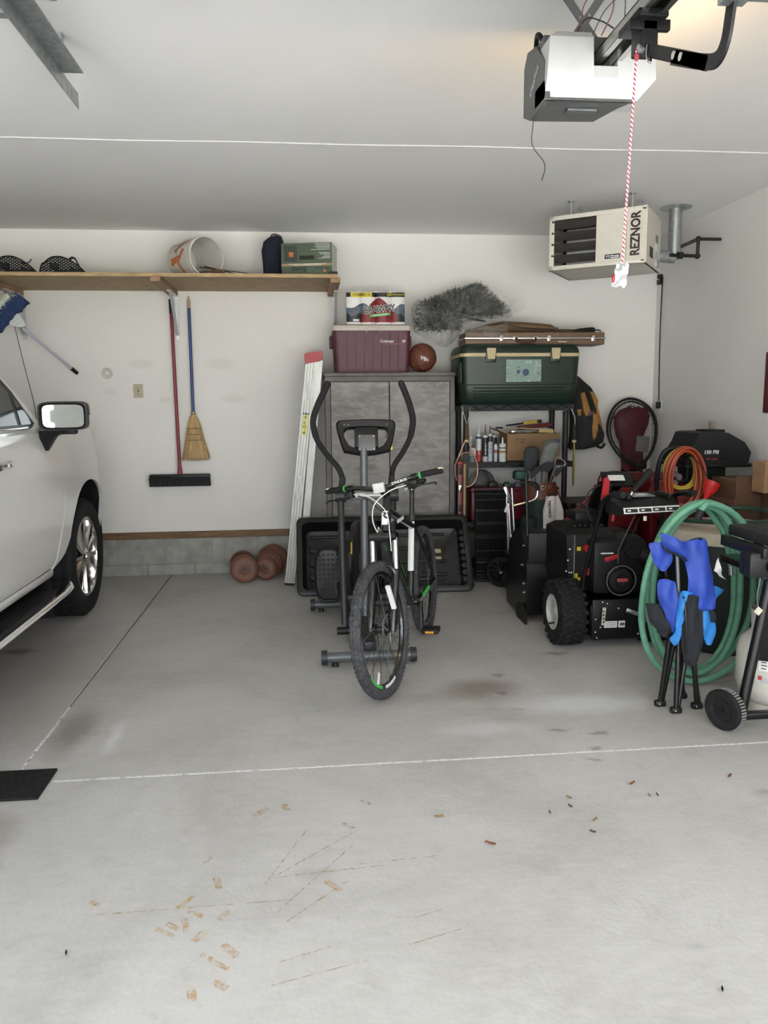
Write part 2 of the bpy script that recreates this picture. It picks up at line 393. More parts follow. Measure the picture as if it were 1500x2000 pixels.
# front wall: header and posts round two open door ways
wf = MB().box(XL, XR, YF - .15, YF, 2.45, ZC).box(XL, -4.2, YF - .15, YF, 0, 2.45).box(-1.35, -.95, YF - .15, YF, 0, 2.45).box(2.75, XR, YF - .15, YF, 0, 2.45)
struct(wf.build('wall_front', SIDING))
# driveway and lawn outside
DRIVE = pm('driveway_concrete', (.575, .575, .57), .85, var=.08, scale=2)
struct(MB().box(-9, 8, -18, -.6, -.35, -.03).build('ground_driveway', DRIVE))
GRASS = pm('lawn', (.08, .11, .05), .95, var=.3, scale=8)
struct(MB().box(-40, 40, -60, -18, -.4, -.05).box(-40, -9, -18, 9, -.4, -.05).box(8, 40, -18, 9, -.4, -.05).build('ground_lawn', GRASS))
HEDGE = pm('added_hedge_green', (.025, .05, .02), .95, var=.5, scale=3, bump=.6)
hg = []; rh_ = random.Random(8)
for i in range(7): hg.append([(-20 + 9 * j / 40, -15.5 - .12 * i ** 1.5 + rh_.uniform(-.3, .3), -.1 + i * .5 + (rh_.uniform(-.5, .5) if i > 5 else 0)) for j in range(41)])
struct(MB().sheet(hg, .6).build('ground_added_hedge', HEDGE))  # unseen hedge, added as something dark for the car mirror to reflect
# daylight portal in each door way (guides sky sampling, gives no light of its own)
for px, w in ((.9, 3.7), (-2.78, 2.85)):
    pl = bpy.data.lights.new('door_portal', 'AREA'); pl.shape = 'RECTANGLE'; pl.size = w; pl.size_y = 2.45; pl.cycles.is_portal = True
    po = bpy.data.objects.new('door_portal', pl); COL.objects.link(po); po.location = (px, YF - .16, 1.22); po.rotation_euler = (R(90), 0, 0)
# ================================================================== CAR
CARW = pm('white_car_paint', (.74, .735, .72), .28, var=.015, scale=3, coat=.6)
GLASSD = pm('dark_tinted_glass', (.03, .035, .034), .12, var=.1, scale=3, spec=.25)
MIRG = pm('mirror_glass', (.62, .66, .66), .02, 1., var=.02)
car = thing('car', 'white full-size SUV parked nose to the wall, passenger side towards the bicycle', 'car', (-2.56, 4.0, 0))
def side(y, z):
    T = [(.30, -.10), (.46, -.045), (.56, -.01), (.8, .005), (1.02, .0), (1.10, .008), (1.2, -.004), (1.30, -.022), (1.37, -.05), (1.5, -.12)]
    dx = T[-1][1]
    for (a, p), (c, q) in zip(T, T[1:]):
        if z <= c: dx = p + (q - p) * max(0, (z - a)) / (c - a); break
    if y > 5.75: dx -= ((y - 5.75) / .75) ** 2 * .34
    if y < 1.7: dx -= ((1.7 - y) / .5) ** 2 * .12
    dx += .02 * max(0, 1 - abs(y - 5.6) / .7) * max(0, min(1, (1.15 - z) / .3))
    return -1.54 + dx
def panel(y0, y1, z0, z1, name, ny=12, nz=14, cut=None, parent=car):
    g = []
    for i in range(nz + 1):
        row = []
        for j in range(ny + 1):
            t = i / nz; zz0 = z0; 
            a = y0(t) if callable(y0) else y0; c = y1(t) if callable(y1) else y1
            y = a + (c - a) * j / ny
            zl = z0(y) if callable(z0) else z0; zh = z1(y) if callable(z1) else z1
            z = zl + (zh - zl) * t; row.append((side(y, z), y, z))
        g.append(row)
    m = MB().sheet(g, .018); v = sum((Vector(p) for p in m.v), Vector()) / len(m.v)
    o = m.build(name, CARW, parent)
    if cut:
        k = MB(); k.prism(cut, 1.2, Matrix(((0, 0, 1, -2.0), (1, 0, 0, 0), (0, 1, 0, 0), (0, 0, 0, 1)))); co = k.build('cutter', CARW)
        co.data.transform(WM[parent].inverted()); co.parent = parent
        bm_ = o.modifiers.new('b', 'BOOLEAN'); bm_.object = co; bm_.solver = 'EXACT'
        bpy.context.view_layer.update(); me = bpy.data.meshes.new_from_object(o.evaluated_get(bpy.context.evaluated_depsgraph_get()))
        o.modifiers.clear(); o.data = me; bpy.data.objects.remove(co); me.shade_smooth(); me.set_sharp_from_angle(angle=R(40))
    return o
seam = lambda t: 4.80 + .27 * math.sin(min(1, t * 1.25) * math.pi * .5) - .2 * max(0, t - .55) / .45
hood_z = lambda y: 1.355 - max(0, y - 4.85) * .05 - max(0, y - 5.9) ** 2 * .35
arch = [(4.70, .2), (4.83, .492), (4.95, .53), (5.05, .60)] + [(5.57 + .50 * math.cos(R(a)), .475 + .50 * math.sin(R(a))) for a in range(160, 15, -8)] + [(6.06, .55), (6.09, .2)]
arch = arch[::-1]
panel(lambda t: seam(t) + .006, lambda t: 6.43, .47, hood_z, 'front_fender', 26, 20, arch)
panel(3.62, seam, lambda y: .505 + .02 * max(0, (y - 4.4)) , 1.355, 'front_door', 14, 18)
panel(2.45, 3.614, .505, 1.355, 'rear_door', 8, 18)
panel(1.22, 2.444, .47, 1.355, 'rear_quarter_panel', 10, 14, [(2.5 - .47 * math.cos(R(a)) - .1, .47 + .47 * math.sin(R(a))) for a in range(180, -1, -10)])
# sill under the doors
g = MB(); g.box(-1.70, -1.572, 2.9, 4.84, .445, .50, bev=.02); g.build('sill', CARW, car)
core = MB(); core.box(-3.5, -1.72, 1.3, 4.9, .42, 1.33).box(-3.5, -2.05, 4.9, 6.35, .42, 1.2)
core.build('inner_body', BLKM, car)
# other flank, hood, cabin
fl_ = MB().box(-3.60, -3.5, 1.25, 6.2, .47, 1.34, bev=.04); fl_.build('far_flank', CARW, car)
hd = []
for i in range(9):
    y = 4.84 + (6.42 - 4.84) * i / 8; row = []
    for j in range(13):
        t = j / 12; xr, xl = side(y, 1.3) - .002, -5.12 - side(y, 1.3)
        x = xr + (xl - xr) * t; row.append((x, y, hood_z(y) + .07 * (math.sin(math.pi * t)) ** .5 - .008))
    hd.append(row)
MB().sheet(hd, .02).build('hood', CARW, car)
fr = MB()
fr.loft([[(side(6.42, z) * 1 if k == 0 else -5.12 - side(6.42, z), 6.40 + .06 * math.sin(math.pi * (z - .4) / .9), z) for z in (.42, .6, .8, 1.0, 1.2)] for k in (0, 1)], close_loop=False)
fr.build('grille', BLK, car)
MB().tube(smooth_pts([(-1.78, 6.30, .62), (-1.95, 6.50, .6), (-2.56, 6.56, .6), (-3.17, 6.50, .6), (-3.34, 6.30, .62)], 5), .09, 10).build('front_bumper', CHROME, car)
tail = MB(); tail.box(-3.5, -1.66, 1.19, 1.26, .45, 1.4, bev=.03); tail.build('tailgate', CARW, car)
def cs(z): return -1.580 - (z - 1.36) * .18
cab = []
for z, y0, y1 in ((1.33, 1.24, 4.95), (1.40, 1.25, 4.83), (1.55, 1.3, 4.60), (1.70, 1.36, 4.35), (1.82, 1.45, 4.10), (1.90, 1.6, 3.85), (1.925, 1.9, 3.6)):
    xr = cs(z) if z < 1.85 else cs(z) - (z - 1.85) * 1.6; xl = -5.12 - xr; r = .05; lp = []
    for (cx_, cy_, a0) in ((xr - r, y1 - r, 0), (xl + r, y1 - r, 90), (xl + r, y0 + r, 180), (xr - r, y0 + r, 270)):
        lp += [(cx_ + r * math.cos(R(a0 + a)), cy_ + r * math.sin(R(a0 + a)), z) for a in (0, 30, 60, 90)]
    cab.append(lp)
MB().loft(cab, cap=True).build('cabin', CARW, car)
SW = Matrix(((0, 0, 1, 0), (1, 0, 0, 0), (0, 1, 0, 0), (0, 0, 0, 1)))
def on_side(poly, off, th, name, mat, parent=car):
    """outline in (Y, Z) laid on the sloping cabin side"""
    m = MB(); n_ = len(poly)
    vs = [(cs(z) + off, y, z) for y, z in poly] + [(cs(z) + off + th, y, z) for y, z in poly]
    m.add(vs, [tuple(range(n_)), tuple(range(2 * n_ - 1, n_ - 1, -1))] + [(k, (k + 1) % n_, n_ + (k + 1) % n_, n_ + k) for k in range(n_)])
    return m.build(name, mat, parent, smooth=0)
win = [(3.70, 1.372), (4.63, 1.372), (4.68, 1.39), (4.55, 1.49), (4.45, 1.572), (4.32, 1.645), (4.15, 1.735), (4.0, 1.80), (3.70, 1.83)]
wf_ = on_side(win, .0, .012, 'window_frame', BLK)
on_side([(3.73, 1.388), (4.40, 1.388), (4.385, 1.56), (4.28, 1.635), (4.12, 1.72), (3.98, 1.775), (3.73, 1.80)], .010, .006, 'window_glass', GLASSD, wf_)
on_side([(4.46, 1.388), (4.60, 1.388), (4.635, 1.40), (4.53, 1.48), (4.44, 1.548)], .010, .006, 'quarter_glass', GLASSD, wf_)
w2 = on_side([(2.5, 1.375), (3.62, 1.375), (3.62, 1.82), (2.6, 1.82)], .0, .012, 'window_frame', BLK)
on_side([(2.55, 1.39), (3.59, 1.39), (3.59, 1.79), (2.64, 1.79)], .010, .006, 'window_glass', GLASSD, w2)
MB().tube([(cs(1.37) + .008, 2.5, 1.366), (cs(1.37) + .008, 4.4, 1.364), (cs(1.37) + .008, 4.60, 1.366), (cs(1.395) + .004, 4.68, 1.384)], .011, 6, flat=.6).build('chrome_belt_moulding', CHROME, car)
# mirror
MIRX, MIRY, MIRZ = -1.425, 4.74, 1.43
mr = MB()
def mloop(y, sx, sz, dx=0, dz=0, sk=0):
    out = []
    for k in range(28):
        a = 2 * math.pi * k / 28; c, s = math.cos(a), math.sin(a)
        px = math.copysign(abs(c) ** .35, c) * sx; pz = math.copysign(abs(s) ** .35, s) * sz
        out.append((MIRX + dx + px + pz * sk, y + px * .165, MIRZ + dz + pz))
    return out
mr.loft([mloop(4.735, .112, .066), mloop(4.72, .126, .078), mloop(4.72, .135, .083), mloop(4.77, .132, .082), mloop(4.84, .11, .07, -.005), mloop(4.88, .06, .05, -.01)], cap=False)
mo = mr.build('mirror_housing', BLK, car)
MB().loft([mloop(4.732, .113, .067), mloop(4.7325, .06, .036), mloop(4.7325, .003, .002)]).build('mirror_glass', MIRG, mo)
cap_ = MB(); cap_.loft([[(p[0] + .004, p[1], p[2] + .004) for p in mloop(4.775, .134, .083)[0:12]], [(p[0] + .004, p[1] + .0, p[2] + .004) for p in mloop(4.845, .112, .071, -.005)[0:12]]], close_loop=False)
cap_.build('mirror_cap', CARW, mo)
arm = MB(); arm.loft([[(-1.56, 4.70, 1.345), (-1.41, 4.69, 1.345), (-1.40, 4.80, 1.345), (-1.56, 4.86, 1.345)], [(-1.565, 4.72, 1.30), (-1.48, 4.72, 1.31), (-1.48, 4.79, 1.31), (-1.565, 4.85, 1.30)], [(-1.56, 4.76, 1.225), (-1.535, 4.76, 1.225), (-1.535, 4.79, 1.225), (-1.56, 4.80, 1.225)]], cap=True)
arm.build('mirror_arm', BLK, mo)
MB().box(-1.45, -1.36, 4.73, 4.80, 1.322, 1.352, bev=.012).build('mirror_foot', BLK, mo)
# handle
h = MB(); h.tube(smooth_pts([(-1.545, 3.82, 1.19), (-1.505, 3.86, 1.19), (-1.495, 3.96, 1.192), (-1.505, 4.07, 1.192), (-1.545, 4.11, 1.192)], 4), .017, 8, flat=.75); ho = h.build('door_handle', CHROME, car)
MB().cyl((-1.55, 4.15, 1.192), (-1.52, 4.15, 1.192), .02, n=12).build('lock_cover', CHROME, ho)
# running board
def rb_loop(y, w, h_, dz=0, dx=0): return [(-1.585 + dx + w * math.copysign(abs(math.cos(R(a))) ** .6, math.cos(R(a))), y, .36 + dz + h_ * math.sin(R(a))) for a in range(0, 360, 24)]
MB().loft([rb_loop(2.2, .13, .026), rb_loop(4.72, .13, .026), rb_loop(4.86, .11, .025, .004, .01), rb_loop(4.93, .07, .026, .012, .02), rb_loop(4.95, .02, .012, .016, .03)], cap=True).build('running_board', CHROME, car)
pad = MB(); pad.prism([(-1.71, 2.3), (-1.48, 2.3), (-1.48, 4.3), (-1.485, 4.52), (-1.52, 4.70), (-1.70, 4.78)], .012, Matrix.Translation((0, 0, .379)))
pd = pad.build('step_pad', BLKM, car)
rg = MB()
for k in range(9): rg.box(-1.70 + k * .022, -1.692 + k * .022, 2.4, 4.5, .390, .395)
rg.build('tread_ribs', RUB, pd)
# wheels
ALLOY = pm('polished_alloy', (.62, .60, .58), .16, 1., var=.05, scale=8)
def wheel_parts(mx, root, name='wheel'):
    """wheel centred on the origin, outer face towards +X"""
    t = MB(); ax = Matrix(((0, 0, 1, 0), (1, 0, 0, 0), (0, 1, 0, 0), (0, 0, 0, 1)))
    t.lathe([(.28, .01), (.285, .0), (.31, .012), (.36, .022), (.395, .012), (.409, -.012), (.412, -.03), (.412, -.245), (.40, -.265), (.37, -.28), (.30, -.272), (.28, -.262)], 60, mx @ ax)
    tire = t.build('tire', RUB, root)
    tr = MB()
    for k in range(56):
        a = 2 * math.pi * k / 56
        for q, (x, w, sk) in enumerate(((-.04, .045, .25), (-.095, .04, -.25), (-.15, .04, .25), (-.205, .04, -.25), (-.248, .03, .2))):
            aa = a + (q % 2) * .055
            tr.cbox((0, 0, 0), (w, .034, .012), (0, 0, 14 if sk > 0 else -14), M=mx @ Matrix.Rotation(aa, 4, 'X') @ Matrix.Translation((x, 0, .413)))
    trd = tr.build('tread', RUB, tire, smooth=0)
    r = MB(); r.lathe([(.282, -.002), (.285, .006), (.272, .010), (.262, .004), (.255, -.03), (.25, -.16)], 48, mx @ ax)
    rim = r.build('rim', ALLOY, root)
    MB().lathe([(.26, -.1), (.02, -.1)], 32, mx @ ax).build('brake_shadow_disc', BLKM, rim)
    MB().lathe([(.17, -.085), (.17, -.075), (.06, -.07)], 32, mx @ ax).build('brake_disc', STEEL, rim)
    for k in range(6):
        a = 2 * math.pi * k / 6 + .2
        s = MB()
        for w in (-1, 1):
            s.loft([[(-.035, w * .012 - .018, .05), (-.005, w * .012 - .016, .05), (-.005, w * .012 + .016, .05), (-.035, w * .012 + .018, .05)],
                    [(-.04, w * .038 - .018, .15), (-.012, w * .034 - .013, .15), (-.004, w * .034 + .01, .15), (-.04, w * .038 + .018, .15)],
                    [(-.05, w * .075 - .024, .262), (-.004, w * .07 - .02, .262), (.0, w * .07 + .02, .262), (-.05, w * .075 + .024, .262)]], cap=True, M=mx @ Matrix.Rotation(a, 4, 'X'))
        s.build('spoke', ALLOY, rim, smooth=20)
    hb = MB(); hb.lathe([(.068, -.04), (.066, -.008), (.05, .0), (.034, .004), (.032, .012), (.0, .014)], 24, mx @ ax)
    hb.build('hub_cap', ALLOY, rim)
    return tire, rim
wt = []
for k, (x, y, fl) in enumerate(((-1.585, 5.585, 0), (-1.585, 2.5, 0), (-3.535, 5.585, 1), (-3.535, 2.5, 1))):
    mx = Matrix.Translation((x, y, .42)) @ (Matrix.Rotation(math.pi, 4, 'Z') if fl else Matrix())
    if k == 0: wheel_parts(mx, car)
    else:
        t = MB(); ax = Matrix(((0, 0, 1, 0), (1, 0, 0, 0), (0, 1, 0, 0), (0, 0, 0, 1)))
        t.lathe([(.02, -.03), (.25, -.03), (.28, .01), (.31, .012), (.36, .022), (.395, .012), (.412, -.03), (.412, -.245), (.40, -.265), (.36, -.28), (.28, -.262), (.02, -.25)], 36, mx @ ax); t.build('tire', RUB, car)
# wheel housing
wh = MB(); pts = []
for x in (-1.60, -1.95):
    pts.append([(x, 5.57 + .53 * math.cos(R(a)), .475 + .53 * math.sin(R(a))) for a in range(-25, 206, 11)])
wh.loft(pts, close_loop=False); wh.add([(-1.95, 4.95, .2), (-1.95, 6.2, .2), (-1.95, 6.2, 1.05), (-1.95, 4.95, 1.05)], [(0, 1, 2, 3)])
wh.build('wheel_housing', BLKM, car)
MB().box(-1.88, -1.62, 4.90, 4.93, .16, .62, bev=.008).build('mud_flap', RUB, car)
MB().box(-3.4, -1.75, 1.5, 5.0, .28, .44).build('underbody', BLKM, car)
# ================================================================== WALL SHELF AND WHAT LIES ON IT
OSB = pm('strand_board', (.30, .205, .11), .75, col2=(.47, .35, .21), scale=5, stretch=(2.2, 10, 10), bump=.15)
OSBE = pm('shelf_edge_wood', (.46, .32, .17), .7, var=.25, scale=9, stretch=(1, 8, 8))
PINE = pm('pine_beam', (.33, .2, .115), .7, var=.3, scale=6, stretch=(8, 1, 8))
GALVW = pm('zinc_bracket', (.62, .64, .66), .45, .6, var=.08)
sh = thing('wall_shelf', 'long strand-board shelf on steel brackets high along the back wall', 'shelf', (-1.2, 6.8, 2.39))
MB().box(-3.0, .262, 6.035, 6.796, 2.432, 2.455, bev=.002, seg=1).build('shelf_board', OSB, sh)
MB().box(-3.0, .262, 6.022, 6.034, 2.430, 2.458, bev=.002, seg=1).build('front_edging', OSBE, sh)
for bx_ in (-2.33, -1.085, .245):
    MB().box(bx_ - .037, bx_ + .037, 6.0, 6.795, 2.392, 2.430, bev=.003, seg=1).build('support_beam', PINE, sh)
    k = MB(); x = bx_ + .022
    k.box(x - .014, x + .014, 6.785, 6.797, 2.03, 2.392).box(x - .014, x + .014, 6.42, 6.79, 2.386, 2.392)
    k.loft([[(x - .011, 6.50, 2.388), (x + .011, 6.50, 2.388), (x + .011, 6.512, 2.388), (x - .011, 6.512, 2.388)], [(x - .011, 6.778, 2.065), (x + .011, 6.778, 2.065), (x + .011, 6.79, 2.065), (x - .011, 6.79, 2.065)]], cap=True)
    br = k.build('bracket', GALVW, sh)
    for z in (2.33, 2.28, 2.06): MB().cyl((x, 6.786, z), (x, 6.780, z), .006, n=8).build('screw', STEEL, br)
MB().box(.20, .265, 6.03, 6.10, 2.457, 2.478, bev=.004).build('end_cap', BLK, sh)
# snowshoes standing on edge
def snowshoe(x0, y, label, strap):
    t = thing('snowshoe', label, 'snowshoe', (x0, y, 2.4585), -3, 'snowshoes on the wall shelf', rot=(-8, 0, -3))
    w, h = .34, .128
    def top(u): return h * (1 - abs(2 * min(max(u - .02, 0), .72) / .72 * .5 - .5) ** 2.6 * 4.2 if u < .40 else 1 - ((u - .40) / .60) ** 1.7) if 0 <= u <= 1 else 0
    P = [(u / 30 * w - w / 2, 0, max(.004, top(u / 30))) for u in range(31)]
    P[0] = (-w / 2, 0, .015); P[1] = (-w / 2 + .008, 0, .055); P[2] = (-w / 2 + .022, 0, .08)
    pts = smooth_pts(P, 2)
    f = MB(); f.tube(pts + [(w / 2, 0, .006), (-w / 2, 0, .006)], .006, 6, closed=True).build('frame', BLK, t, world=False)
    lt = MB()
    def hgt(x):
        for a, b in zip(pts, pts[1:]):
            if a[0] <= x <= b[0]: return a[2] + (b[2] - a[2]) * (x - a[0]) / max(1e-6, b[0] - a[0])
        return 0
    for s_ in (-1, 1):
        for k in range(22):
            x = -w / 2 - .1 + k * .032; run = []
            for j in range(40):
                xx = x + s_ * (j / 39 - .5) * .16 * 1.3 + .05; zz = j / 39 * .13
                if -w / 2 < xx < w / 2 and 0.004 < zz < hgt(xx): run.append((xx, s_ * .003, zz))
            if len(run) > 3: lt.tube([run[0], run[-1]], .0052, 4)
    lt.build('lattice', BLK, t, world=False)
    b = MB(); b.box(-.06, .14, -.03, .012, .002, .022, bev=.006); b.prism([(.04, .0), (.175, .0), (.06, .05)], .016, Matrix(((1, 0, 0, 0), (0, 0, 1, -.012), (0, 1, 0, 0), (0, 0, 0, 1))))
    b.box(-.09, -.03, -.025, .01, .03, .075, bev=.008); b.build('toe_binding', BLKM, t, world=False)
    s = MB(); s.tube(smooth_pts(strap, 5), .009, 6, flat=.35); s.build('strap', RUB, t, world=False)
snowshoe(-2.12, 6.11, 'black lattice snowshoe with its strap end sticking out, at the left end of the shelf', [(.06, -.02, .075), (.09, -.02, .068), (.12, -.02, .078), (.135, -.02, .10)])
snowshoe(-1.77, 6.11, 'black lattice snowshoe with a looped strap, nearer the white bucket on the shelf', [(.05, -.02, .09), (.07, -.02, .112), (.095, -.02, .105), (.11, -.02, .075), (.125, -.02, .05)])
# bucket on its side
BUCK = pm('grimy_white_bucket', (.58, .55, .50), .55, col2=(.70, .68, .64), scale=7)
ORNG = pm('orange_spray_paint', (.62, .17, .05), .6, var=.2, scale=30)
bk = thing('bucket', 'white plastic bucket with orange spray paint lying on its side on the shelf', 'bucket', (-.80, 6.32, 2.457))
ax_ = Vector((.64, -.76, -.02)).normalized(); bc = Vector((-.73, 6.22, 2.612))
BM = Matrix.Translation(bc - ax_ * .36) @ ax_.to_track_quat('Z', 'Y').to_matrix().to_4x4()
MB().lathe([(.0, 0), (.128, 0), (.132, .004), (.147, .36), (.143, .36), (.128, .008), (0, .008)], 40, BM).build('body', BUCK, bk)
MB().lathe([(.1475, .30), (.153, .302), (.153, .318), (.1475, .32)], 40, BM).lathe([(.1475, .335), (.155, .337), (.155, .358), (.143, .36)], 40, BM).build('rim_rings', BUCK, bk)
ln_ = MB(); ln_.tube(smooth_pts([BM @ Vector((.15 * math.cos(R(a)), .15 * math.sin(R(a)), .27 - .10 * math.sin(R((a - 60) * 180 / 190)))) for a in range(60, 251, 12)], 2), .0022, 6); hd_ = ln_.build('wire_handle', STEEL, bk)
def patch(poly, z0=.0, r=.0012):
    m = MB(); vs = []
    for a, z in poly: rr = .132 + .015 * z / .36 + r; vs.append(BM @ Vector((rr * math.cos(R(a)), rr * math.sin(R(a)), z)))
    return vs
def spray(a0, a1, z0, z1, wdt):
    """a sprayed stroke that follows the bucket's wall"""
    m = MB(); rows = []
    N = 8
    for i in range(N + 1):
        a = a0 + (a1 - a0) * i / N; z = z0 + (z1 - z0) * i / N; row = []
        for s in (-1, 0, 1):
            da, dz = (z1 - z0), -(a1 - a0) / 430.; l = math.hypot(da / 430. * 430, dz * 430) or 1
            aa = a + s * wdt * (z1 - z0) / max(.001, math.hypot(z1 - z0, (a1 - a0) * .0024)) / .0024 * .5; zz = z - s * wdt * (a1 - a0) * .0024 / max(.001, math.hypot(z1 - z0, (a1 - a0) * .0024)) * .5
            rr = .132 + .015 * zz / .36 + .0015; row.append(BM @ Vector((rr * math.cos(R(aa)), rr * math.sin(R(aa)), zz)))
        rows.append(row)
    return rows
side_a = math.degrees(math.atan2(*[(BM.inverted() @ Vector((bc.x - .4, bc.y - .35, bc.z)))[i] for i in (1, 0)]))
upl = math.degrees(math.atan2(*[(BM.inverted() @ Vector((bc.x - .2, bc.y, bc.z + .6)))[i] for i in (1, 0)]))
dirn = 1 if ((upl - side_a + 540) % 360 - 180) > 0 else -1
for (u0, u1, z0, z1, w_) in ((-12, -4, .07, .20, .045), (-12, -22, .07, .10, .04), (-8, -48, .16, .20, .038), (18, 60, .12, .24, .035), (-4, 22, .20, .25, .035)):
    MB().sheet(spray(side_a + dirn * u0, side_a + dirn * u1, z0, z1, w_)).build('orange_paint', ORNG, bk)
STICK = pm('dark_stick', (.07, .045, .03), .6, var=.3)
for k, (a, b, r, nm, lb) in enumerate((((-.80, 6.33, 2.55), (-.40, 6.06, 2.4625), .004, 'thin_rod', 'thin dark rod poking far out of the shelf bucket along the shelf'), ((-.76, 6.28, 2.55), (-.50, 6.10, 2.4635), .005, 'thin_rod', 'shorter dark rod lying in the mouth of the shelf bucket'))):
    solo(MB().tube([a, b], [r, r * .7], 6), nm, STICK, lb, 'rod', a, 'rods in the bucket')
tw = thing('hand_trowel', 'brown-handled trowel lying inside the mouth of the shelf bucket', 'trowel', (-.72, 6.22, 2.50))
MB().tube([(-.70, 6.21, 2.498), (-.60, 6.13, 2.486)], [.014, .017], 8).build('handle', pm('worn_wood_handle', (.16, .09, .05), .6, var=.3), tw)
MB().cbox((-.75, 6.25, 2.503), (.13, .06, .004), (0, 0, -38)).build('blade', STEEL, tw)
# navy bag, white tub, heater carton
NAVY = pm('navy_cloth', (.010, .014, .03), .9, var=.3, scale=25, bump=.2)
nb = MB(); lp = []
for (z, w, d, ox) in ((2.456, .085, .09, 0), (2.50, .095, .10, 0), (2.60, .098, .10, -.004), (2.70, .10, .10, -.006), (2.765, .09, .09, .0), (2.80, .06, .06, .015), (2.812, .02, .03, .02)):
    lp.append([(-.225 + ox + .9 * w * math.copysign(abs(math.cos(R(a))) ** .7, math.cos(R(a))) * (1 + .05 * math.sin(a * .11 + z * 40)), 6.45 + d * math.sin(R(a)), z) for a in range(0, 360, 18)])
nb.loft(lp, cap=True)
nbt = thing('cloth_bag', 'dark navy cloth bag standing left of the green heater carton', 'bag', (-.225, 6.45, 2.456))
nb.build('body', NAVY, nbt); MB().tube(smooth_pts([(-.25, 6.44, 2.79), (-.235, 6.43, 2.82), (-.20, 6.43, 2.822), (-.16, 6.44, 2.805)], 4), .012, 6, flat=.5).build('drawstring_collar', pm('brown_cord', (.12, .1, .085), .8), nbt)
tub = thing('storage_tub', 'white round tub showing above the green heater carton', 'tub', (.10, 6.58, 2.456))
MB().lathe([(0, 0), (.16, 0), (.178, .275), (0, .275)], 40, Matrix.Translation((.10, 6.58, 2.456))).build('body', WHITEP, tub)
MB().lathe([(0, .31), (.165, .31), (.186, .305), (.19, .295), (.19, .272), (.182, .272)], 40, Matrix.Translation((.10, 6.58, 2.456))).build('lid', WHITEP, tub)
GRNB = pm('green_carton', (.075, .105, .065), .6, var=.1, scale=6)
bxm = thing('heater_carton', 'green printed heater carton standing upside down on the shelf', 'box', (.055, 6.27, 2.456), -11)
MB().box(-.198, .198, -.12, .12, 0, .252, bev=.002, seg=1).build('carton', GRNB, bxm, world=False)
MB().box(.198, .1992, -.119, .119, .001, .251).build('side_panel', pm('grey_carton_side', (.52, .53, .50), .7, var=.08), bxm, world=False)
MB().box(-.197, .197, -.1212, -.12, .082, .100).build('tan_stripe', pm('tan_print', (.36, .25, .12), .6), bxm, world=False)
MB().box(-.175, -.075, -.1212, -.12, .115, .235).build('heater_picture', pm('dark_print', (.035, .04, .035), .5), bxm, world=False)
MB().box(-.137, -.102, -.1222, -.121, .15, .185).build('glow_picture', ORNG, bxm, world=False)
MB().box(-.055, .06, -.1215, -.12, .128, .158, bev=.0005).build('hand_hole', pm('hole_dark', (.02, .028, .018), .8), bxm, world=False)
text('Buddy', .036, INKB, bxm, (-.06, -.1214, .057), (90, 180, 0), bold=.03, shear=.2, world=False)
text('Mr. Heater', .018, pm('navy_print', (.02, .03, .05), .5), bxm, (.115, -.1214, .062), (90, 180, 0), bold=.02, world=False)
marks(bxm, [(-.14, .15, .096), (-.11, .12, .087)], .005, pm('pale_print', (.6, .58, .48), .5), TM((0, -.1222, 0)), False)
marks(bxm, [(.185 - l, .185, .243 - i * .0105 - (.012 if i > 4 else 0)) for i, l in enumerate((.12, .11, .12, .10, .15, .09, .08, .05, .06, .09))], .003, INKW, TM((0, -.1214, 0)), False)
MB().cyl((.14, -.1208, .042), (.14, -.1218, .042), .011, n=16).build('logo_dot', ORNG, bxm, world=False)

# ================================================================== HANGING ON THE BACK WALL
# push broom
rh = pm('red_lacquered_handle', (.22, .02, .03), .35, var=.1); bh = pm('blue_lacquered_handle', (.03, .055, .20), .35, var=.1)
pb = thing('push_broom', 'red-handled push broom with black head hanging on the back wall', 'broom', (-1.09, 6.74, .78))
a, b_ = Vector((-1.104, 6.755, 2.36)), Vector((-1.09, 6.735, .90))
MB().cyl(a + (b_ - a) * .08, b_, .0145, n=12).build('handle', rh, pb)
MB().cyl(a, a + (b_ - a) * .08, .0165, .0165, n=12).build('grip', BLK, pb)
MB().box(-1.345, -.835, 6.70, 6.765, .862, .895, bev=.008).build('brush_head', BLK, pb)
MB().cyl((-1.09, 6.735, .89), (-1.089, 6.735, .955), .021, .017, n=12).build('socket', pm('red_socket', (.25, .03, .035), .4), pb)
br_ = MB(); rr = random.Random(2)
for k in range(46):
    x = -1.343 + k * .0112
    for y in (6.708, 6.73, 6.752): br_.cbox((x + rr.uniform(-.002, .002), y, .828), (.009, .016, .072), (rr.uniform(-5, 5), rr.uniform(-6, 6), 0))
o = br_.build('bristles', BLKM, pb, smooth=0); o['kind'] = 'stuff'
# corn broom
cbm = thing('corn_broom', 'straw corn broom with blue handle hanging beside the push broom', 'broom', (-.95, 6.74, 1.02))
a, b_ = Vector((-.955, 6.75, 2.385)), Vector((-.957, 6.74, 1.40))
MB().cyl(a + (b_ - a) * .10, b_, .0135, n=12).build('handle', bh, cbm)
MB().cyl(a, a + (b_ - a) * .03, .006, n=8).cyl(a + (b_ - a) * .03, a + (b_ - a) * .10, .013, n=12).build('handle_tip', pm('bare_tip', (.42, .30, .18), .5), cbm)
STRAW = pm('broom_straw', (.50, .345, .165), .85, var=.25, scale=14, stretch=(9, 9, 1), bump=.3)
hdp = []
for z, w, d in ((1.43, .016, .016), (1.40, .022, .02), (1.37, .035, .026), (1.32, .055, .032), (1.25, .068, .034), (1.15, .088, .034), (1.06, .112, .032), (1.03, .118, .03)):
    hdp.append([(-.957 + .008 * (1.43 - z) / .4 + w * math.cos(R(t)), 6.745 + d * math.sin(R(t)), z) for t in range(0, 360, 15)])
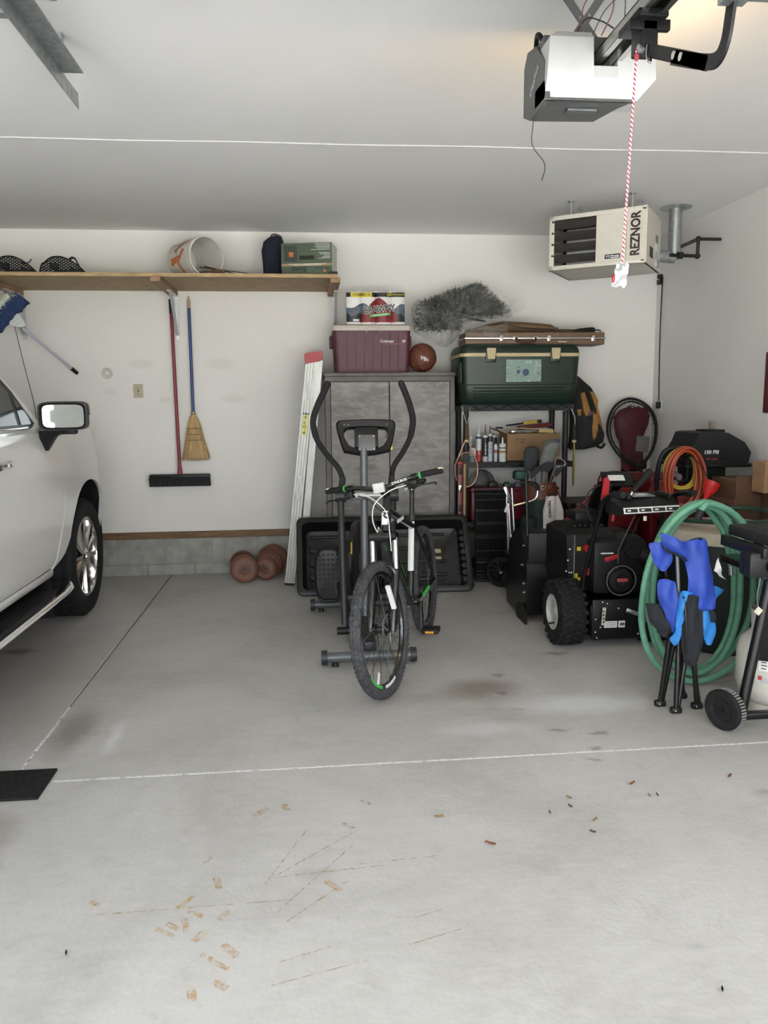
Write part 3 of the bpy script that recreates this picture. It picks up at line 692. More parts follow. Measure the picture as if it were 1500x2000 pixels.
MB().loft(hdp, cap=True).build('broom_head', STRAW, cbm)
s = MB(); rr = random.Random(4)
for k in range(170):
    u = rr.uniform(-1, 1); v = rr.uniform(-1, .6); x0 = -.955 + u * .05; x1 = -.949 + u * .118
    s.cyl((x0, 6.745 + v * .034, 1.30), (x1 + rr.uniform(-.006, .006), 6.745 + v * .034, 1.015 + rr.uniform(-.012, .02)), .0026, .0014, n=4, cap=False)
o = s.build('loose_straws', STRAW, cbm, smooth=0); o['kind'] = 'stuff'
st_ = MB()
for z, w, d in ((1.285, .0635, .0352), (1.235, .073, .0362), (1.185, .083, .0365)):
    st_.tube([(-.955 + w * math.cos(R(t)), 6.745 + d * math.sin(R(t)), z) for t in range(0, 360, 12)], .0024, 5, closed=True)
st_.build('stitching', pm('dark_stitch', (.06, .05, .07), .7), cbm)
MB().tube([(-.957 + .021 * math.cos(R(t)), 6.743 + .02 * math.sin(R(t)), 1.40 + t / 360 * .006) for t in range(0, 1440, 24)], .0022, 5).build('wire_binding', STEEL, cbm)
# snow brush hung on the left bracket
sbm = thing('snow_brush', 'pale-handled car snow brush with blue bristles hanging at the left bracket', 'brush', (-2.2, 6.70, 1.9))
LAV = pm('pale_lilac_tube', (.52, .52, .62), .35, var=.05)
a, b_ = Vector((-2.208, 6.45, 2.10)), Vector((-1.925, 6.735, 1.785))
MB().cyl(a, b_, .012, n=10).build('shaft', LAV, sbm)
MB().cyl(b_ - (b_ - a).normalized() * .015, b_ + (b_ - a).normalized() * .05, .0165, .015, n=10).build('grip', BLK, sbm)
WP2 = pm('milky_plastic', (.66, .67, .66), .45, var=.05)
mx = Matrix.Translation((-2.275, 6.42, 2.195)) @ Euler((0, R(45), 0)).to_matrix().to_4x4()
MB().prism([(-.09, -.03), (.06, -.06), (.12, -.02), (.14, .02), (.06, .05), (-.09, .03)], .016, mx @ Matrix.Rotation(math.pi / 2, 4, 'X')).build('head_bracket', WP2, sbm)
MB().cbox((-.06, -.012, .0), (.02, .04, .33), M=mx).build('brush_bar', WP2, sbm)
brs = MB(); rr = random.Random(9)
for i in range(5):
    for j in range(16): brs.cbox((-.02 + rr.uniform(-.006, .006) + i * .0, -.03 + i * .014, -.155 + j * .0205), (.10, .013, .018), (0, rr.uniform(-5, 5), rr.uniform(-4, 4)), M=mx)
o = brs.build('bristles', pm('blue_bristle', (.02, .045, .15), .8, var=.35, scale=60, bump=.4), sbm, smooth=0); o['kind'] = 'stuff'
MB().cbox((-.105, -.005, -.02), (.05, .055, .26), bev=.02, M=mx).build('foam_strip', pm('pale_foam', (.6, .62, .56), .9, var=.15, scale=40), sbm)
w = MB().tube(smooth_pts([(-2.39, 6.62, 2.43), (-2.365, 6.70, 2.2), (-2.31, 6.74, 1.8), (-2.262, 6.77, 1.47), (-2.26, 6.785, 1.2)], 6), .003, 6)
solo(w, 'hanging_wire', INKB, 'thin black wire hanging down the wall behind the car mirror', 'wire', (-2.26, 6.785, 1.2))
# outlet and round cover plate
IVORY = pm('ivory_plastic', (.50, .46, .33), .45, var=.05)
ot = thing('wall_outlet', 'ivory duplex outlet on the back wall left of the brooms', 'outlet', (-1.415, 6.80, 1.605), rot=(0, 0, 0))
MB().box(-1.455, -1.375, 6.792, 6.80, 1.548, 1.662, bev=.004).build('cover_plate', IVORY, ot)
for z in (1.627, 1.583):
    r_ = MB().box(-1.434, -1.396, 6.7895, 6.7925, z - .0145, z + .0145, bev=.003).build('receptacle', IVORY, ot)
    MB().box(-1.424, -1.421, 6.7885, 6.790, z - .004, z + .007).box(-1.409, -1.406, 6.7885, 6.790, z - .004, z + .007).cyl((-1.415, 6.790, z - .009), (-1.415, 6.7885, z - .009), .0025, n=8).build('slots', INKB, r_)
MB().box(-1.421, -1.409, 6.788, 6.7925, 1.600, 1.610).build('reset_button', INKB, ot)
rp_ = thing('round_cover', 'round frosted cover plate on the back wall above the outlet', 'wall plate', (-1.664, 6.80, 1.755))
FM = Matrix.Translation((-1.664, 6.80, 1.755)) @ Matrix.Rotation(math.pi / 2, 4, 'X')
MB().lathe([(.046, 0), (.046, .006), (.040, .012), (.030, .009), (.026, .013), (0, .014)], 32, FM).build('plate', pm('frosted_cover', (.62, .60, .55), .3, var=.06), rp_)
MB().lathe([(.016, .013), (.012, .022), (0, .024)], 20, FM).build('centre_boss', pm('clear_boss', (.8, .8, .78), .15), rp_)

# ================================================================== LADDER AND WEIGHTS
ALU = pm('ladder_aluminium', (.40, .40, .375), .45, .7, var=.12, scale=10, stretch=(3, 3, .6))
ld = thing('step_ladder', 'folded aluminium step ladder with red top leaning beside the grey cabinet', 'ladder', (-.14, 6.45, 0))
def rail(x0, x1, y, w, d, z1, x_top, z0=.0):
    """channel-section rail from the floor to z1"""
    m = MB(); n0 = Vector((x0, y, z0)); n1 = Vector((x_top, y, z1)); F = frame(n0, n1)
    # local frame: choose axes so that the width lies in the X-Z plane
    zz = (n1 - n0).normalized(); yy = Vector((0, 1, 0)); xx = yy.cross(zz); F = Matrix((( xx.x, yy.x, zz.x, n0.x), (xx.y, yy.y, zz.y, n0.y), (xx.z, yy.z, zz.z, n0.z), (0, 0, 0, 1)))
    h = (n1 - n0).length
    m.box(-w / 2, w / 2, -.0015, .0015, 0, h, M=F)
    for s in (-1, 1): m.box(s * w / 2 - .002, s * w / 2 + .002, -.0, d, 0, h, M=F)
    for s in (-.17, .17): m.box(s * w - .003, s * w + .003, -.004, 0, 0, h, M=F)
    for s in (-.42, .42): m.box(s * w - .004, s * w + .004, -.005, 0, 0, h, M=F)
    return m, F, h
for y, sgn in ((6.25, 1), (6.62, -1)):
    m, F, h = rail(-.167, 0, y, .078, .022 * sgn, 1.85, .055); r_ = m.build('front_rail', ALU, ld)
    if sgn > 0:
        for q in (-.0225, -.001, .0215): MB().box(q - .0018, q + .0018, -.0022, -.0012, .03, h - .02, M=F).build('groove_shade_strip', pm('groove_shade', (.16, .155, .14), .6), r_)  # thin dark strips, painted as the shade inside the rail's channels
        MB().box(-.026, .026, -.0035, -.0015, h - .62, h - .44, M=F).build('warning_label', pm('yellow_label', (.62, .60, .12), .5, var=.1), r_)
        MB().box(-.026, .026, -.0037, -.0015, h - .455, h - .44, M=F).build('label_header', INKB, r_)
        marks(r_, [(-.010, .008, h - .475), (-.014, -.002, h - .52), (-.016, -.006, h - .555), (.004, .010, h - .55), (-.012, .006, h - .60)], .012, pm('olive_print', (.18, .17, .05), .6), F @ Matrix.Translation((0, -.0042, 0)))
        MB().prism([(.024 * math.cos(R(t)), .10 * math.sin(R(t))) for t in range(0, 360, 20)], .0015, F @ Matrix.Translation((0, -.0015, h - 1.05)) @ Matrix.Rotation(math.pi / 2, 4, 'X')).build('oval_sticker', pm('grey_sticker', (.55, .56, .58), .4), r_)
        MB().box(-.024, .024, -.0035, -.0015, h - .33, h - .20, M=F).build('pale_label', pm('pale_label', (.62, .64, .62), .5), r_)
    MB().box(-.043, .043, -.014 if sgn > 0 else -.024, .024 if sgn > 0 else .014, 0, .02, M=F, bev=.004).build('foot', BLK, r_)
    m, F2, h2 = rail(-.075, 0, y + sgn * .012, .05, .018 * sgn, 1.83, .118); m.build('rear_rail', ALU, ld)
for k in range(5):
    t = (k + 1) / 6; x = -.167 + .222 * t; z = 1.85 * t
    MB().cbox((x, 6.435, z), (.075, .36, .018), (0, 8, 0), bev=.003).build('step', ALU, ld)
cp = MB(); cp.loft([[(-.032 + dx, y, 1.80 + dz) for dx, dz in ((.04, 0), (.155, .02), (.178, .05), (.175, .10), (.04, .085), (.03, .07))] for y in (6.235, 6.64)], cap=True)
cp.build('top_cap', REDP, ld)
BRZ = pm('copper_brown_vinyl', (.15, .055, .03), .5, var=.15, scale=14)
def plate(cx, cy, r, tilt, yaw, label, th=.035, front=False):
    t = thing('weight_plate', label, 'weight plate', (cx, cy, 0), 0, 'weight plates leaning at the block wall', rot=(-tilt, 0, yaw))
    F = Matrix.Translation((0, 0, r)) @ Matrix.Rotation(math.pi / 2, 4, 'X')
    MB().lathe([(.014, -th / 2), (r - .012, -th / 2), (r - .003, -th / 2 + .004), (r, -th / 2 + .014), (r, th / 2 - .014), (r - .003, th / 2 - .004), (r - .012, th / 2), (r - .02, th / 2 - .004), (.06, th / 2 - .008), (.045, th / 2 - .004), (.03, th / 2), (.016, th / 2), (.014, th / 2 - .003), (.014, -th / 2)], 44, F).build('disc', BRZ, t, world=False)
    MB().lathe([(.0145, th / 2 - .012), (.001, th / 2 - .012)], 16, F).build('bore', INKB, t, world=False)
    MB().torus((0, 0, th / 2 - .001), .024, .003, 20, 6, M=F).build('hub_ring', pm('dark_brown_ring', (.09, .04, .025), .5), t, world=False)
plate(-.545, 6.40, .118, 9, 4, 'large copper-brown weight plate leaning in front at the left of the pile')
plate(-.578, 6.665, .11, 7, 2, 'copper-brown weight plate half hidden behind the left front plate', .03)
plate(-.372, 6.48, .098, 9, -6, 'small copper-brown weight plate in front at the right of the pile')
plate(-.352, 6.565, .118, 8, -6, 'copper-brown weight plate in the middle of the right stack')
plate(-.318, 6.66, .135, 7, -5, 'largest copper-brown weight plate at the back beside the ladder', .03)
# ================================================================== CABINET AND WHAT STANDS ON IT
def mottled(name, c1, c2, c3, sc=(3, 3, 5), rough=.45, metal=.35):
    m, n, L, b = nodes_of(name); pos = n.new('ShaderNodeNewGeometry').outputs['Position']
    a = noise(n, L, mapping(n, L, pos, sc), 1.6, 4, .6, .8)
    c = ramp(n, L, a, .34, .66, c1, c2)
    c = mixc(n, L, ramp(n, L, noise(n, L, mapping(n, L, pos, (6, 6, 22)), 1.3, 3, .7), .52, .75), c, c3)
    L.new(c, b.inputs['Base Color']); b.inputs['Roughness'].default_value = rough; b.inputs['Metallic'].default_value = metal
    return m
CABM = mottled('scuffed_grey_cabinet', (.115, .105, .096), (.19, .178, .166), (.23, .22, .205))
CABF = pm('grey_brown_cabinet_frame', (.10, .09, .084), .5, .3, var=.2, scale=7)
cb = thing('metal_cabinet', 'scuffed grey two-door metal cabinet against the back wall', 'cabinet', (.70, 6.55, 0))
MB().box(.165, 1.218, 6.33, 6.77, .02, 1.70).build('body', CABF, cb)
MB().box(.150, 1.230, 6.285, 6.785, 1.700, 1.733, bev=.004, seg=1).build('top_board', CABF, cb)
fr_ = MB(); fr_.box(.160, .198, 6.305, 6.345, .02, 1.70).build('frame_stile', CABF, cb)
MB().box(1.186, 1.222, 6.305, 6.345, .02, 1.70).build('frame_stile', CABF, cb)
MB().box(.198, 1.186, 6.305, 6.345, 1.664, 1.70).build('frame_rail', CABF, cb)
for x0, x1, hx in ((.203, .678, .655), (.684, 1.181, .705)):
    d = MB().box(x0, x1, 6.300, 6.33, .06, 1.658, bev=.003, seg=1).build('door', CABM, cb)
    MB().box(x0 - .012, x0 - .003, 6.298, 6.312, 1.16, 1.26).build('hinge', CABF, d) if x0 < .3 else MB().box(x1 + .003, x1 + .012, 6.298, 6.312, 1.16, 1.26).build('hinge', CABF, d)
    MB().torus((hx, 6.282, 1.235), .028, .004, 20, 6, axis='X').build('ring_pull', STEEL, d)
    MB().box(hx - .008, hx + .008, 6.29, 6.301, 1.25, 1.275).build('pull_plate', STEEL, d)
pl = MB(); pl.box(.668, .706, 6.272, 6.29, 1.10, 1.135, bev=.004).tube([(.676, 6.281, 1.13), (.676, 6.281, 1.155), (.687, 6.281, 1.166), (.698, 6.281, 1.155), (.698, 6.281, 1.13)], .004, 6)
tag(pl.build('padlock', pm('brass', (.55, .42, .14), .35, .8), None), 'small brass padlock hanging at the cabinet door gap', 'padlock')
# maroon cooler
MAR = pm('maroon_plastic', (.085, .02, .032), .5, var=.12, scale=30, bump=.05); CRM = pm('cream_plastic', (.50, .46, .40), .45, var=.05)
ck = thing('cooler', 'maroon ribbed cooler with cream lid on the metal cabinet', 'cooler', (.54, 6.43, 1.734))
def rloop(x0, x1, y0, y1, z, r, n=5):
    out = []
    for cx_, cy_, a0 in ((x1 - r, y1 - r, 0), (x0 + r, y1 - r, 90), (x0 + r, y0 + r, 180), (x1 - r, y0 + r, 270)):
        out += [(cx_ + r * math.cos(R(a0 + 90 * k / n)), cy_ + r * math.sin(R(a0 + 90 * k / n)), z) for k in range(n + 1)]
    return out
MB().loft([rloop(.25, .835, 6.26, 6.60, 1.734, .03), rloop(.245, .84, 6.255, 6.605, 1.75, .035), rloop(.228, .852, 6.245, 6.615, 2.058, .035)], cap=True).build('body', MAR, ck)
MB().loft([rloop(.224, .856, 6.24, 6.62, 2.060, .035), rloop(.222, .858, 6.238, 6.622, 2.072, .035), rloop(.226, .854, 6.242, 6.618, 2.098, .035), rloop(.24, .84, 6.256, 6.604, 2.108, .03)], cap=True).build('lid', CRM, ck)
for k in range(8):
    x0 = .272 + k * .0675; 
    MB().loft([[(x0 + .006, 6.2475, 1.757), (x0 + .062, 6.2475, 1.757), (x0 + .062, 6.262, 1.757), (x0 + .006, 6.262, 1.757)], [(x0 + .006 + (x0 - .54) * .02, 6.2375, 2.04), (x0 + .062 + (x0 - .48) * .02, 6.2375, 2.04), (x0 + .062 + (x0 - .48) * .02, 6.252, 2.04), (x0 + .006 + (x0 - .54) * .02, 6.252, 2.04)]], cap=True).build('rib_panel', MAR, ck)
lt_ = MB().box(.49, .605, 6.230, 6.244, 2.045, 2.088, bev=.003).build('latch_recess', CRM, ck)
MB().box(.495, .60, 6.226, 6.232, 2.044, 2.058, bev=.002).build('latch_lip', MAR, lt_)
for x0, x1 in ((.205, .235), (.846, .872)): MB().box(x0, x1, 6.36, 6.50, 1.93, 2.03, bev=.01).build('side_handle', MAR, ck)
text('Coleman', .022, INKW, ck, (.655, 6.2365, 1.975), (90, 0, 0), bold=.01, shear=.25)
text('48', .022, INKW, ck, (.79, 6.2365, 1.975), (90, 0, 0), bold=.01, shear=.25)
MB().box(.61, .80, 6.2365, 6.2400, 1.9535, 1.9565).build('red_underline', pm('red_line', (.5, .12, .06), .5), ck)
# paper towels
pt = thing('paper_towel_pack', 'shrink-wrapped pack of paper towels on the maroon cooler', 'paper towels', (.577, 6.40, 2.108))
def wavy(x, amp=.022): return 6.30 - amp * abs(math.sin(math.pi * (x - .342) / .117)) ** .6
def band(z0, z1, mat, name, x0=.342, x1=.810, off=0., parent=pt, n=64):
    g = []
    for i in range(5):
        g.append([(x, wavy(x) - off, (z0(x) if callable(z0) else z0) + ((z1(x) if callable(z1) else z1) - (z0(x) if callable(z0) else z0)) * i / 4) for x in [x0 + (x1 - x0) * k / n for k in range(n + 1)]])
    return MB().sheet(g).build(name, mat, parent, normals=False)
wl = [[(x, wavy(x) + .0005, z) for x in [.342 + .468 * k / 64 for k in range(65)]] + [(.810, 6.52, z), (.342, 6.52, z)] for z in (2.109, 2.112, 2.362, 2.372)]
wl[0] = [(.576 + (x - .576) * .97, 6.41 + (y - 6.41) * .95, z) for x, y, z in wl[0]]; wl[3] = [(.576 + (x - .576) * .95, 6.41 + (y - 6.41) * .9, z) for x, y, z in wl[3]]
WRAP = pm('white_film_wrap', (.78, .77, .76), .25, var=.03)
MB().loft(wl, cap=True).build('wrap', WRAP, pt)
band(2.13, lambda x: 2.245 + .02 * math.sin(x * 17) + .012 * math.sin(x * 41 + 1), pm('blue_mountain_print', (.10, .125, .17), .35, var=.3, scale=30), 'mountain_print', off=.0004)
band(2.13, lambda x: 2.185 + .010 * math.sin(x * 60) + .006 * math.sin(x * 131), pm('dark_forest_print', (.012, .02, .02), .35), 'forest_print', off=.0008)
band(2.325, 2.36, INKB, 'black_band', off=.0006)
band(2.322, 2.358, pm('yellow_band_print', (.72, .58, .03), .35), 'yellow_band', .375, .545, .001)
band(2.127, lambda x: 2.32 - 2.2 * abs(x - .60) ** 1.4 if abs(x - .60) < .2 else 2.13, pm('red_check_print', (.20, .012, .015), .35, var=.5, scale=90), 'red_shape', .455, .745, .0012)
band(2.112, 2.128, pm('pink_white_band', (.72, .66, .66), .35), 'bottom_band', off=.0006)
text('BRAWNY', .052, INKB, pt, (.605, 6.2735, 2.228), (90, -6, 0), bold=.035, sx=.82)
text('BRAWNY', .052, INKW, pt, (.605, 6.2745, 2.228), (90, -6, 0), bold=.09, sx=.82, name='lettering_outline')
gs = MB().cbox((.61, 6.275, 2.185), (.165, .001, .022), (0, -6, 0)).build('green_strip', pm('green_print', (.10, .36, .09), .4), pt)
text('TEAR-A-SQUARE', .012, INKW, pt, (.61, 6.2735, 2.185), (90, -6, 0), bold=.02)
text('4 DOUBLE = 8', .016, INKB, pt, (.46, 6.274, 2.340), (90, 0, 0), bold=.02)
text('2X', .022, pm('yellow_band_print', (.72, .58, .03), .35), pt, (.683, 6.275, 2.340), (90, 0, 0), bold=.02)
text('MORE DURABLE', .012, pm('yellow_band_print', (.72, .58, .03), .35), pt, (.752, 6.275, 2.342), (90, 0, 0), sx=.85)
MB().box(.392, .44, 6.2755, 6.277, 2.137, 2.150).build('size_panel', INKW, pt)
# basketball
bb = thing('basketball', 'brown basketball with white lettering beside the maroon cooler', 'ball', (.965, 6.40, 1.734))
bo = Vector((.965, 6.40, 1.734 + .119)); BALL = pm('basketball_leather', (.155, .045, .025), .6, var=.12, scale=120, bump=.3)
MB().sph(bo, .119, 36, 22).build('ball', BALL, bb)
brt = Euler((R(20), R(-35), R(10))).to_matrix().to_4x4(); bT = Matrix.Translation(bo) @ brt
for nm, pts in (('seam', [(0, .1188 * math.cos(R(a)), .1188 * math.sin(R(a))) for a in range(0, 360, 8)]), ('seam', [(.1188 * math.cos(R(a)), .1188 * math.sin(R(a)), 0) for a in range(0, 360, 8)])):
    MB().tube(pts, .0022, 6, closed=True, M=bT).build(nm, INKB, bb)
for s in (-1, 1):
    pts = []
    for a in range(0, 360, 8):
        v = Vector((s * (.62 + .25 * math.cos(R(2 * a))), math.cos(R(a)) * .8, math.sin(R(a)) * .8)).normalized() * .1188; pts.append(v)
    MB().tube(pts, .0022, 6, closed=True, M=bT).build('seam', INKB, bb)
lt_ = text('NBA', .034, INKW, bb, (.972, 6.262, 1.838), (90, 202, 0), bold=.03, shear=-.15)
for v in lt_.data.vertices:
    w = WM[bb] @ v.co - bo; w = w.normalized() * .1198; v.co = WM[bb].inverted() @ (w + bo)
# ================================================================== BLACK UTILITY SLED STANDING ON ITS LONG EDGE
TUBB = pm('black_moulded_plastic', (.010, .010, .011), .42, var=.25, scale=9, bump=.04)
sl = thing('utility_sled', 'black moulded plastic utility sled stood on edge against the cabinet', 'sled', (.60, 5.86, 0), rot=(-31, 0, -.6))
# local: X along the length, Z up the slope, -Y towards the viewer (open side)
W_, H_, D_ = 1.40, .655, .16
def sl_loop(x0, x1, z0, z1, y, r): return [(p[0], y, p[1]) for p in [(q[0], q[1]) for q in rloop(x0, x1, z0, z1, 0, r, 4)]]
hw = W_ / 2
MB().loft([sl_loop(-hw, hw, 0, H_, .0, .05), sl_loop(-hw, hw, 0, H_, -.022, .05), sl_loop(-hw + .012, hw - .012, .012, H_ - .012, -.03, .045), sl_loop(-hw + .045, hw - .045, .045, H_ - .045, -.028, .04),
           sl_loop(-hw + .05, hw - .05, .05, H_ - .05, -.015, .04), sl_loop(-hw + .075, hw - .075, .075, H_ - .075, .10, .05), sl_loop(-hw + .10, hw - .10, .10, H_ - .10, .115, .05), sl_loop(-.01, .01, H_ / 2 - .01, H_ / 2 + .01, .115, .004)]).build('shell', TUBB, sl, world=False)
for k in range(4):
    z = .53 - k * .115
    for x0, x1 in ((-.59, -.30 if k == 0 else -.50), (.02, .52)):
        MB().box(x0, x1, .095, .118, z - .012, z + .012, bev=.006).build('floor_rib', TUBB, sl, world=False)
        if k and x0 < 0: MB().box(x0 - .004, x0 + .05, .085, .118, z - .022, z + .022, bev=.006).build('moulded_block', TUBB, sl, world=False)
for k in range(8): MB().cyl((hw - .062, -.02, .10 + k * .057), (hw - .062, .07, .10 + k * .057), .021, .026, n=10).build('edge_scallop', TUBB, sl, world=False)
MB().box(-.35, -.20, .108, .1145, .47, .50).build('raised_mark', TUBB, sl, world=False)
STK = pm('yellowed_sticker', (.42, .39, .24), .6, var=.2, scale=40)
for (x, z, w, h) in ((.45, .40, .06, .06), (.45, .315, .055, .045)): MB().box(x - w / 2, x + w / 2, .108, .1145, z - h / 2, z + h / 2).build('sticker', STK, sl, world=False)
MB().tube(smooth_pts([(hw - .1, .05, .56), (hw - .16, .08, .45), (hw - .2, .10, .34)], 5), .004, 6).build('tow_cord', INKB, sl, world=False)
MB().tube(smooth_pts([(-hw + .09, .05, .10), (-hw + .14, .06, .135), (-hw + .26, .08, .13)], 5), .004, 6).build('tow_cord', INKB, sl, world=False)
MB().tube(smooth_pts([(hw - .22, .05, .09), (hw - .12, .0, .13), (hw - .06, -.02, .10), (hw - .07, .0, .07)], 5), .004, 6).build('tow_cord', INKB, sl, world=False)

# ================================================================== ELLIPTICAL TRAINER
EG = pm('elliptical_grey', (.13, .138, .145), .4, .3, var=.06); ED = pm('elliptical_dark_grey', (.028, .030, .033), .45, .2, var=.1); FOAM = pm('black_foam', (.013, .013, .014), .85, var=.2, scale=80, bump=.15)
el = thing('elliptical_trainer', 'grey elliptical trainer with tall curved handles behind the bicycle', 'exercise machine', (.33, 4.85, 0))
def stab(y, x0, x1, z, nm):
    t_ = MB().cyl((x0, y, z), (x1, y, z), .029, n=18).build(nm, EG, el)
    for s, x in ((-1, x0), (1, x1)):
        MB().cyl((x - s * .005, y, z), (x + s * .028, y, z), .043, .041, n=18).build('end_cap', ED, t_)
        MB().cyl((x - s * .05, y, z - .028), (x - s * .05, y, 0), .017, .021, n=12).build('levelling_foot', BLK, t_)
stab(4.24, .085, .575, .052, 'front_stabiliser'); stab(5.42, .03, .64, .05, 'rear_stabiliser')
MB().box(.30, .375, 4.24, 5.42, .075, .135, bev=.012).build('base_beam', ED, el)
MB().cyl((.352, 4.80, .12), (.364, 4.93, 1.20), .0245, n=18).build('mast', EG, el)
# console seen from behind
cn = MB(); CF = TM((.385, 4.97, 1.275), (-18, 0, 0))
def tr_loop(wt, wb, zt, zb, y, r=.03):
    P = [(wb / 2 - .03, zb), (wb / 2, zb + .02), (wt / 2, zt - .05), (wt / 2 - .008, zt - .012), (wt / 2 - .04, zt), (0, zt + .006), (-wt / 2 + .04, zt), (-wt / 2 + .008, zt - .012), (-wt / 2, zt - .05), (-wb / 2, zb + .02), (-wb / 2 + .03, zb), (0, zb - .018)]
    return [(p.x, y, p.y) for p in smooth_pts([Vector((a, b, 0)) for a, b in P], 3, True)]
cn.loft([tr_loop(.375, .30, .105, -.10, .05), tr_loop(.385, .31, .112, -.108, .0), tr_loop(.365, .295, .10, -.098, -.018), tr_loop(.295, .235, .062, -.072, -.012), tr_loop(.285, .225, .055, -.066, .04)], M=CF)
cs_ = cn.build('console_frame', BLK, el)
MB().box(-.075, .075, -.024, .04, -.075, .06, bev=.008, M=CF).build('console_body', BLK, cs_)
MB().box(-.055, .055, -.030, -.022, -.10, .005, bev=.003, M=CF).build('mount_plate', EG, cs_)
for x, z in ((-.045, -.005), (.045, -.005), (-.045, -.088), (.045, -.088)): MB().cyl((x, -.032, z), (x, -.028, z), .005, n=8, M=CF).build('bolt', STEEL, cs_)
for x in (-.14, -.115, .135): MB().cyl((x, -.022, .075), (x, -.016, .075), .006, n=8, M=CF).build('screw_boss', EG, cs_)
MB().tube([(-.13, -.016, .043), (.13, -.016, .043)], .004, 6, M=CF).build('ridge', BLK, cs_)
# axle and swinging arms
MB().cyl((.20, 4.87, .905), (.555, 4.87, .905), .027, n=16).build('pivot_axle', pm('satin_grey_tube', (.36, .37, .37), .35, .5, var=.05), el)
for s, hx in ((-1, [(.227, 4.95, 1.005), (.200, 5.00, 1.075), (.12, 5.08, 1.17), (.062, 5.12, 1.27), (.046, 5.13, 1.37), (.075, 5.12, 1.47), (.118, 5.10, 1.56), (.146, 5.09, 1.615)]), (1, [(.545, 4.95, 1.005), (.565, 5.00, 1.075), (.64, 5.08, 1.17), (.695, 5.12, 1.27), (.712, 5.13, 1.37), (.69, 5.12, 1.47), (.655, 5.10, 1.56), (.630, 5.09, 1.615)])):
    px_ = .208 if s < 0 else .545
    a_ = MB().cyl((px_ - .033, 4.87, .905), (px_ + .033, 4.87, .905), .042, n=18).build('pivot_hub', ED, el)
    MB().tube([(px_, 4.87, .90), (px_ + s * -.006, 4.90, .95), hx[0]] , .022, 12).build('arm_joint', ED, a_)
    MB().tube(smooth_pts(hx, 5), .0185, 12).build('handle_grip', FOAM, a_)
    MB().tube(smooth_pts(hx[3:], 5), .0215, 12).build('upper_foam', FOAM, a_)
    MB().sph(hx[-1], .0215, 12, 8).build('grip_cap', BLK, a_)
    yb = 4.66 if s < 0 else 5.0
    MB().cyl((px_, 4.87, .90), (px_ + .004, yb, .12), .0215, n=14).build('swing_arm', ED, el)
    j = MB().cyl((px_ - .045, yb - .02, .085), (px_ + .055, yb - .02, .085), .024, n=14).build('lower_joint', BLK, el)
    pb_ = MB().tube([(px_ + .04, yb, .095), (px_ + .03, yb + .25, .16), (px_ - s * -.0, yb + .62, .24), (px_ + .02, yb + .85, .30)], .026, 10).build('pedal_bar', ED, el)
    pc = TM((px_ - (.075 if s < 0 else -.02), yb + .62, .30), (62, 0, 0))
    MB().loft([[(p[0], p[1], z) for p in [(.098 * math.copysign(abs(math.cos(R(a))) ** .6, math.cos(R(a))) * k, .195 * math.copysign(abs(math.sin(R(a))) ** .6, math.sin(R(a))) * k) for a in range(0, 360, 12)]] for z, k in ((-.03, .9), (-.03, 1), (.045, 1.04), (.05, 1), (.02, .93), (.012, .86), (.012, .02))], M=pc).build('foot_plate', ED, pb_)
    for i in range(5):
        for q in range(9): MB().cbox((-.062 + i * .031, -.14 + q * .035, .014), (.013, .013, .005), (0, 0, 45), M=pc).build('grip_stud', BLK, pb_) if s < 0 else None
shr = MB(); pr = [(.0, -.10), (.20, -.10), (.26, -.09), (.285, -.06), (.285, .06), (.26, .09), (.20, .10), (0, .10)]
shr.lathe(pr, 40, Matrix.Translation((.385, 5.22, .40)) @ Matrix.Rotation(math.pi / 2, 4, 'Y')); so = shr.build('flywheel_shroud', BLK, el)
MB().lathe([(.0, -.112), (.06, -.11), (.075, -.10)], 24, Matrix.Translation((.385, 5.22, .40)) @ Matrix.Rotation(math.pi / 2, 4, 'Y')).build('crank_cover', EG, so)
MB().box(.275, .284, 4.99, 5.0, .50, .58).build('caution_label', pm('amber_label', (.6, .4, .05), .5), so)

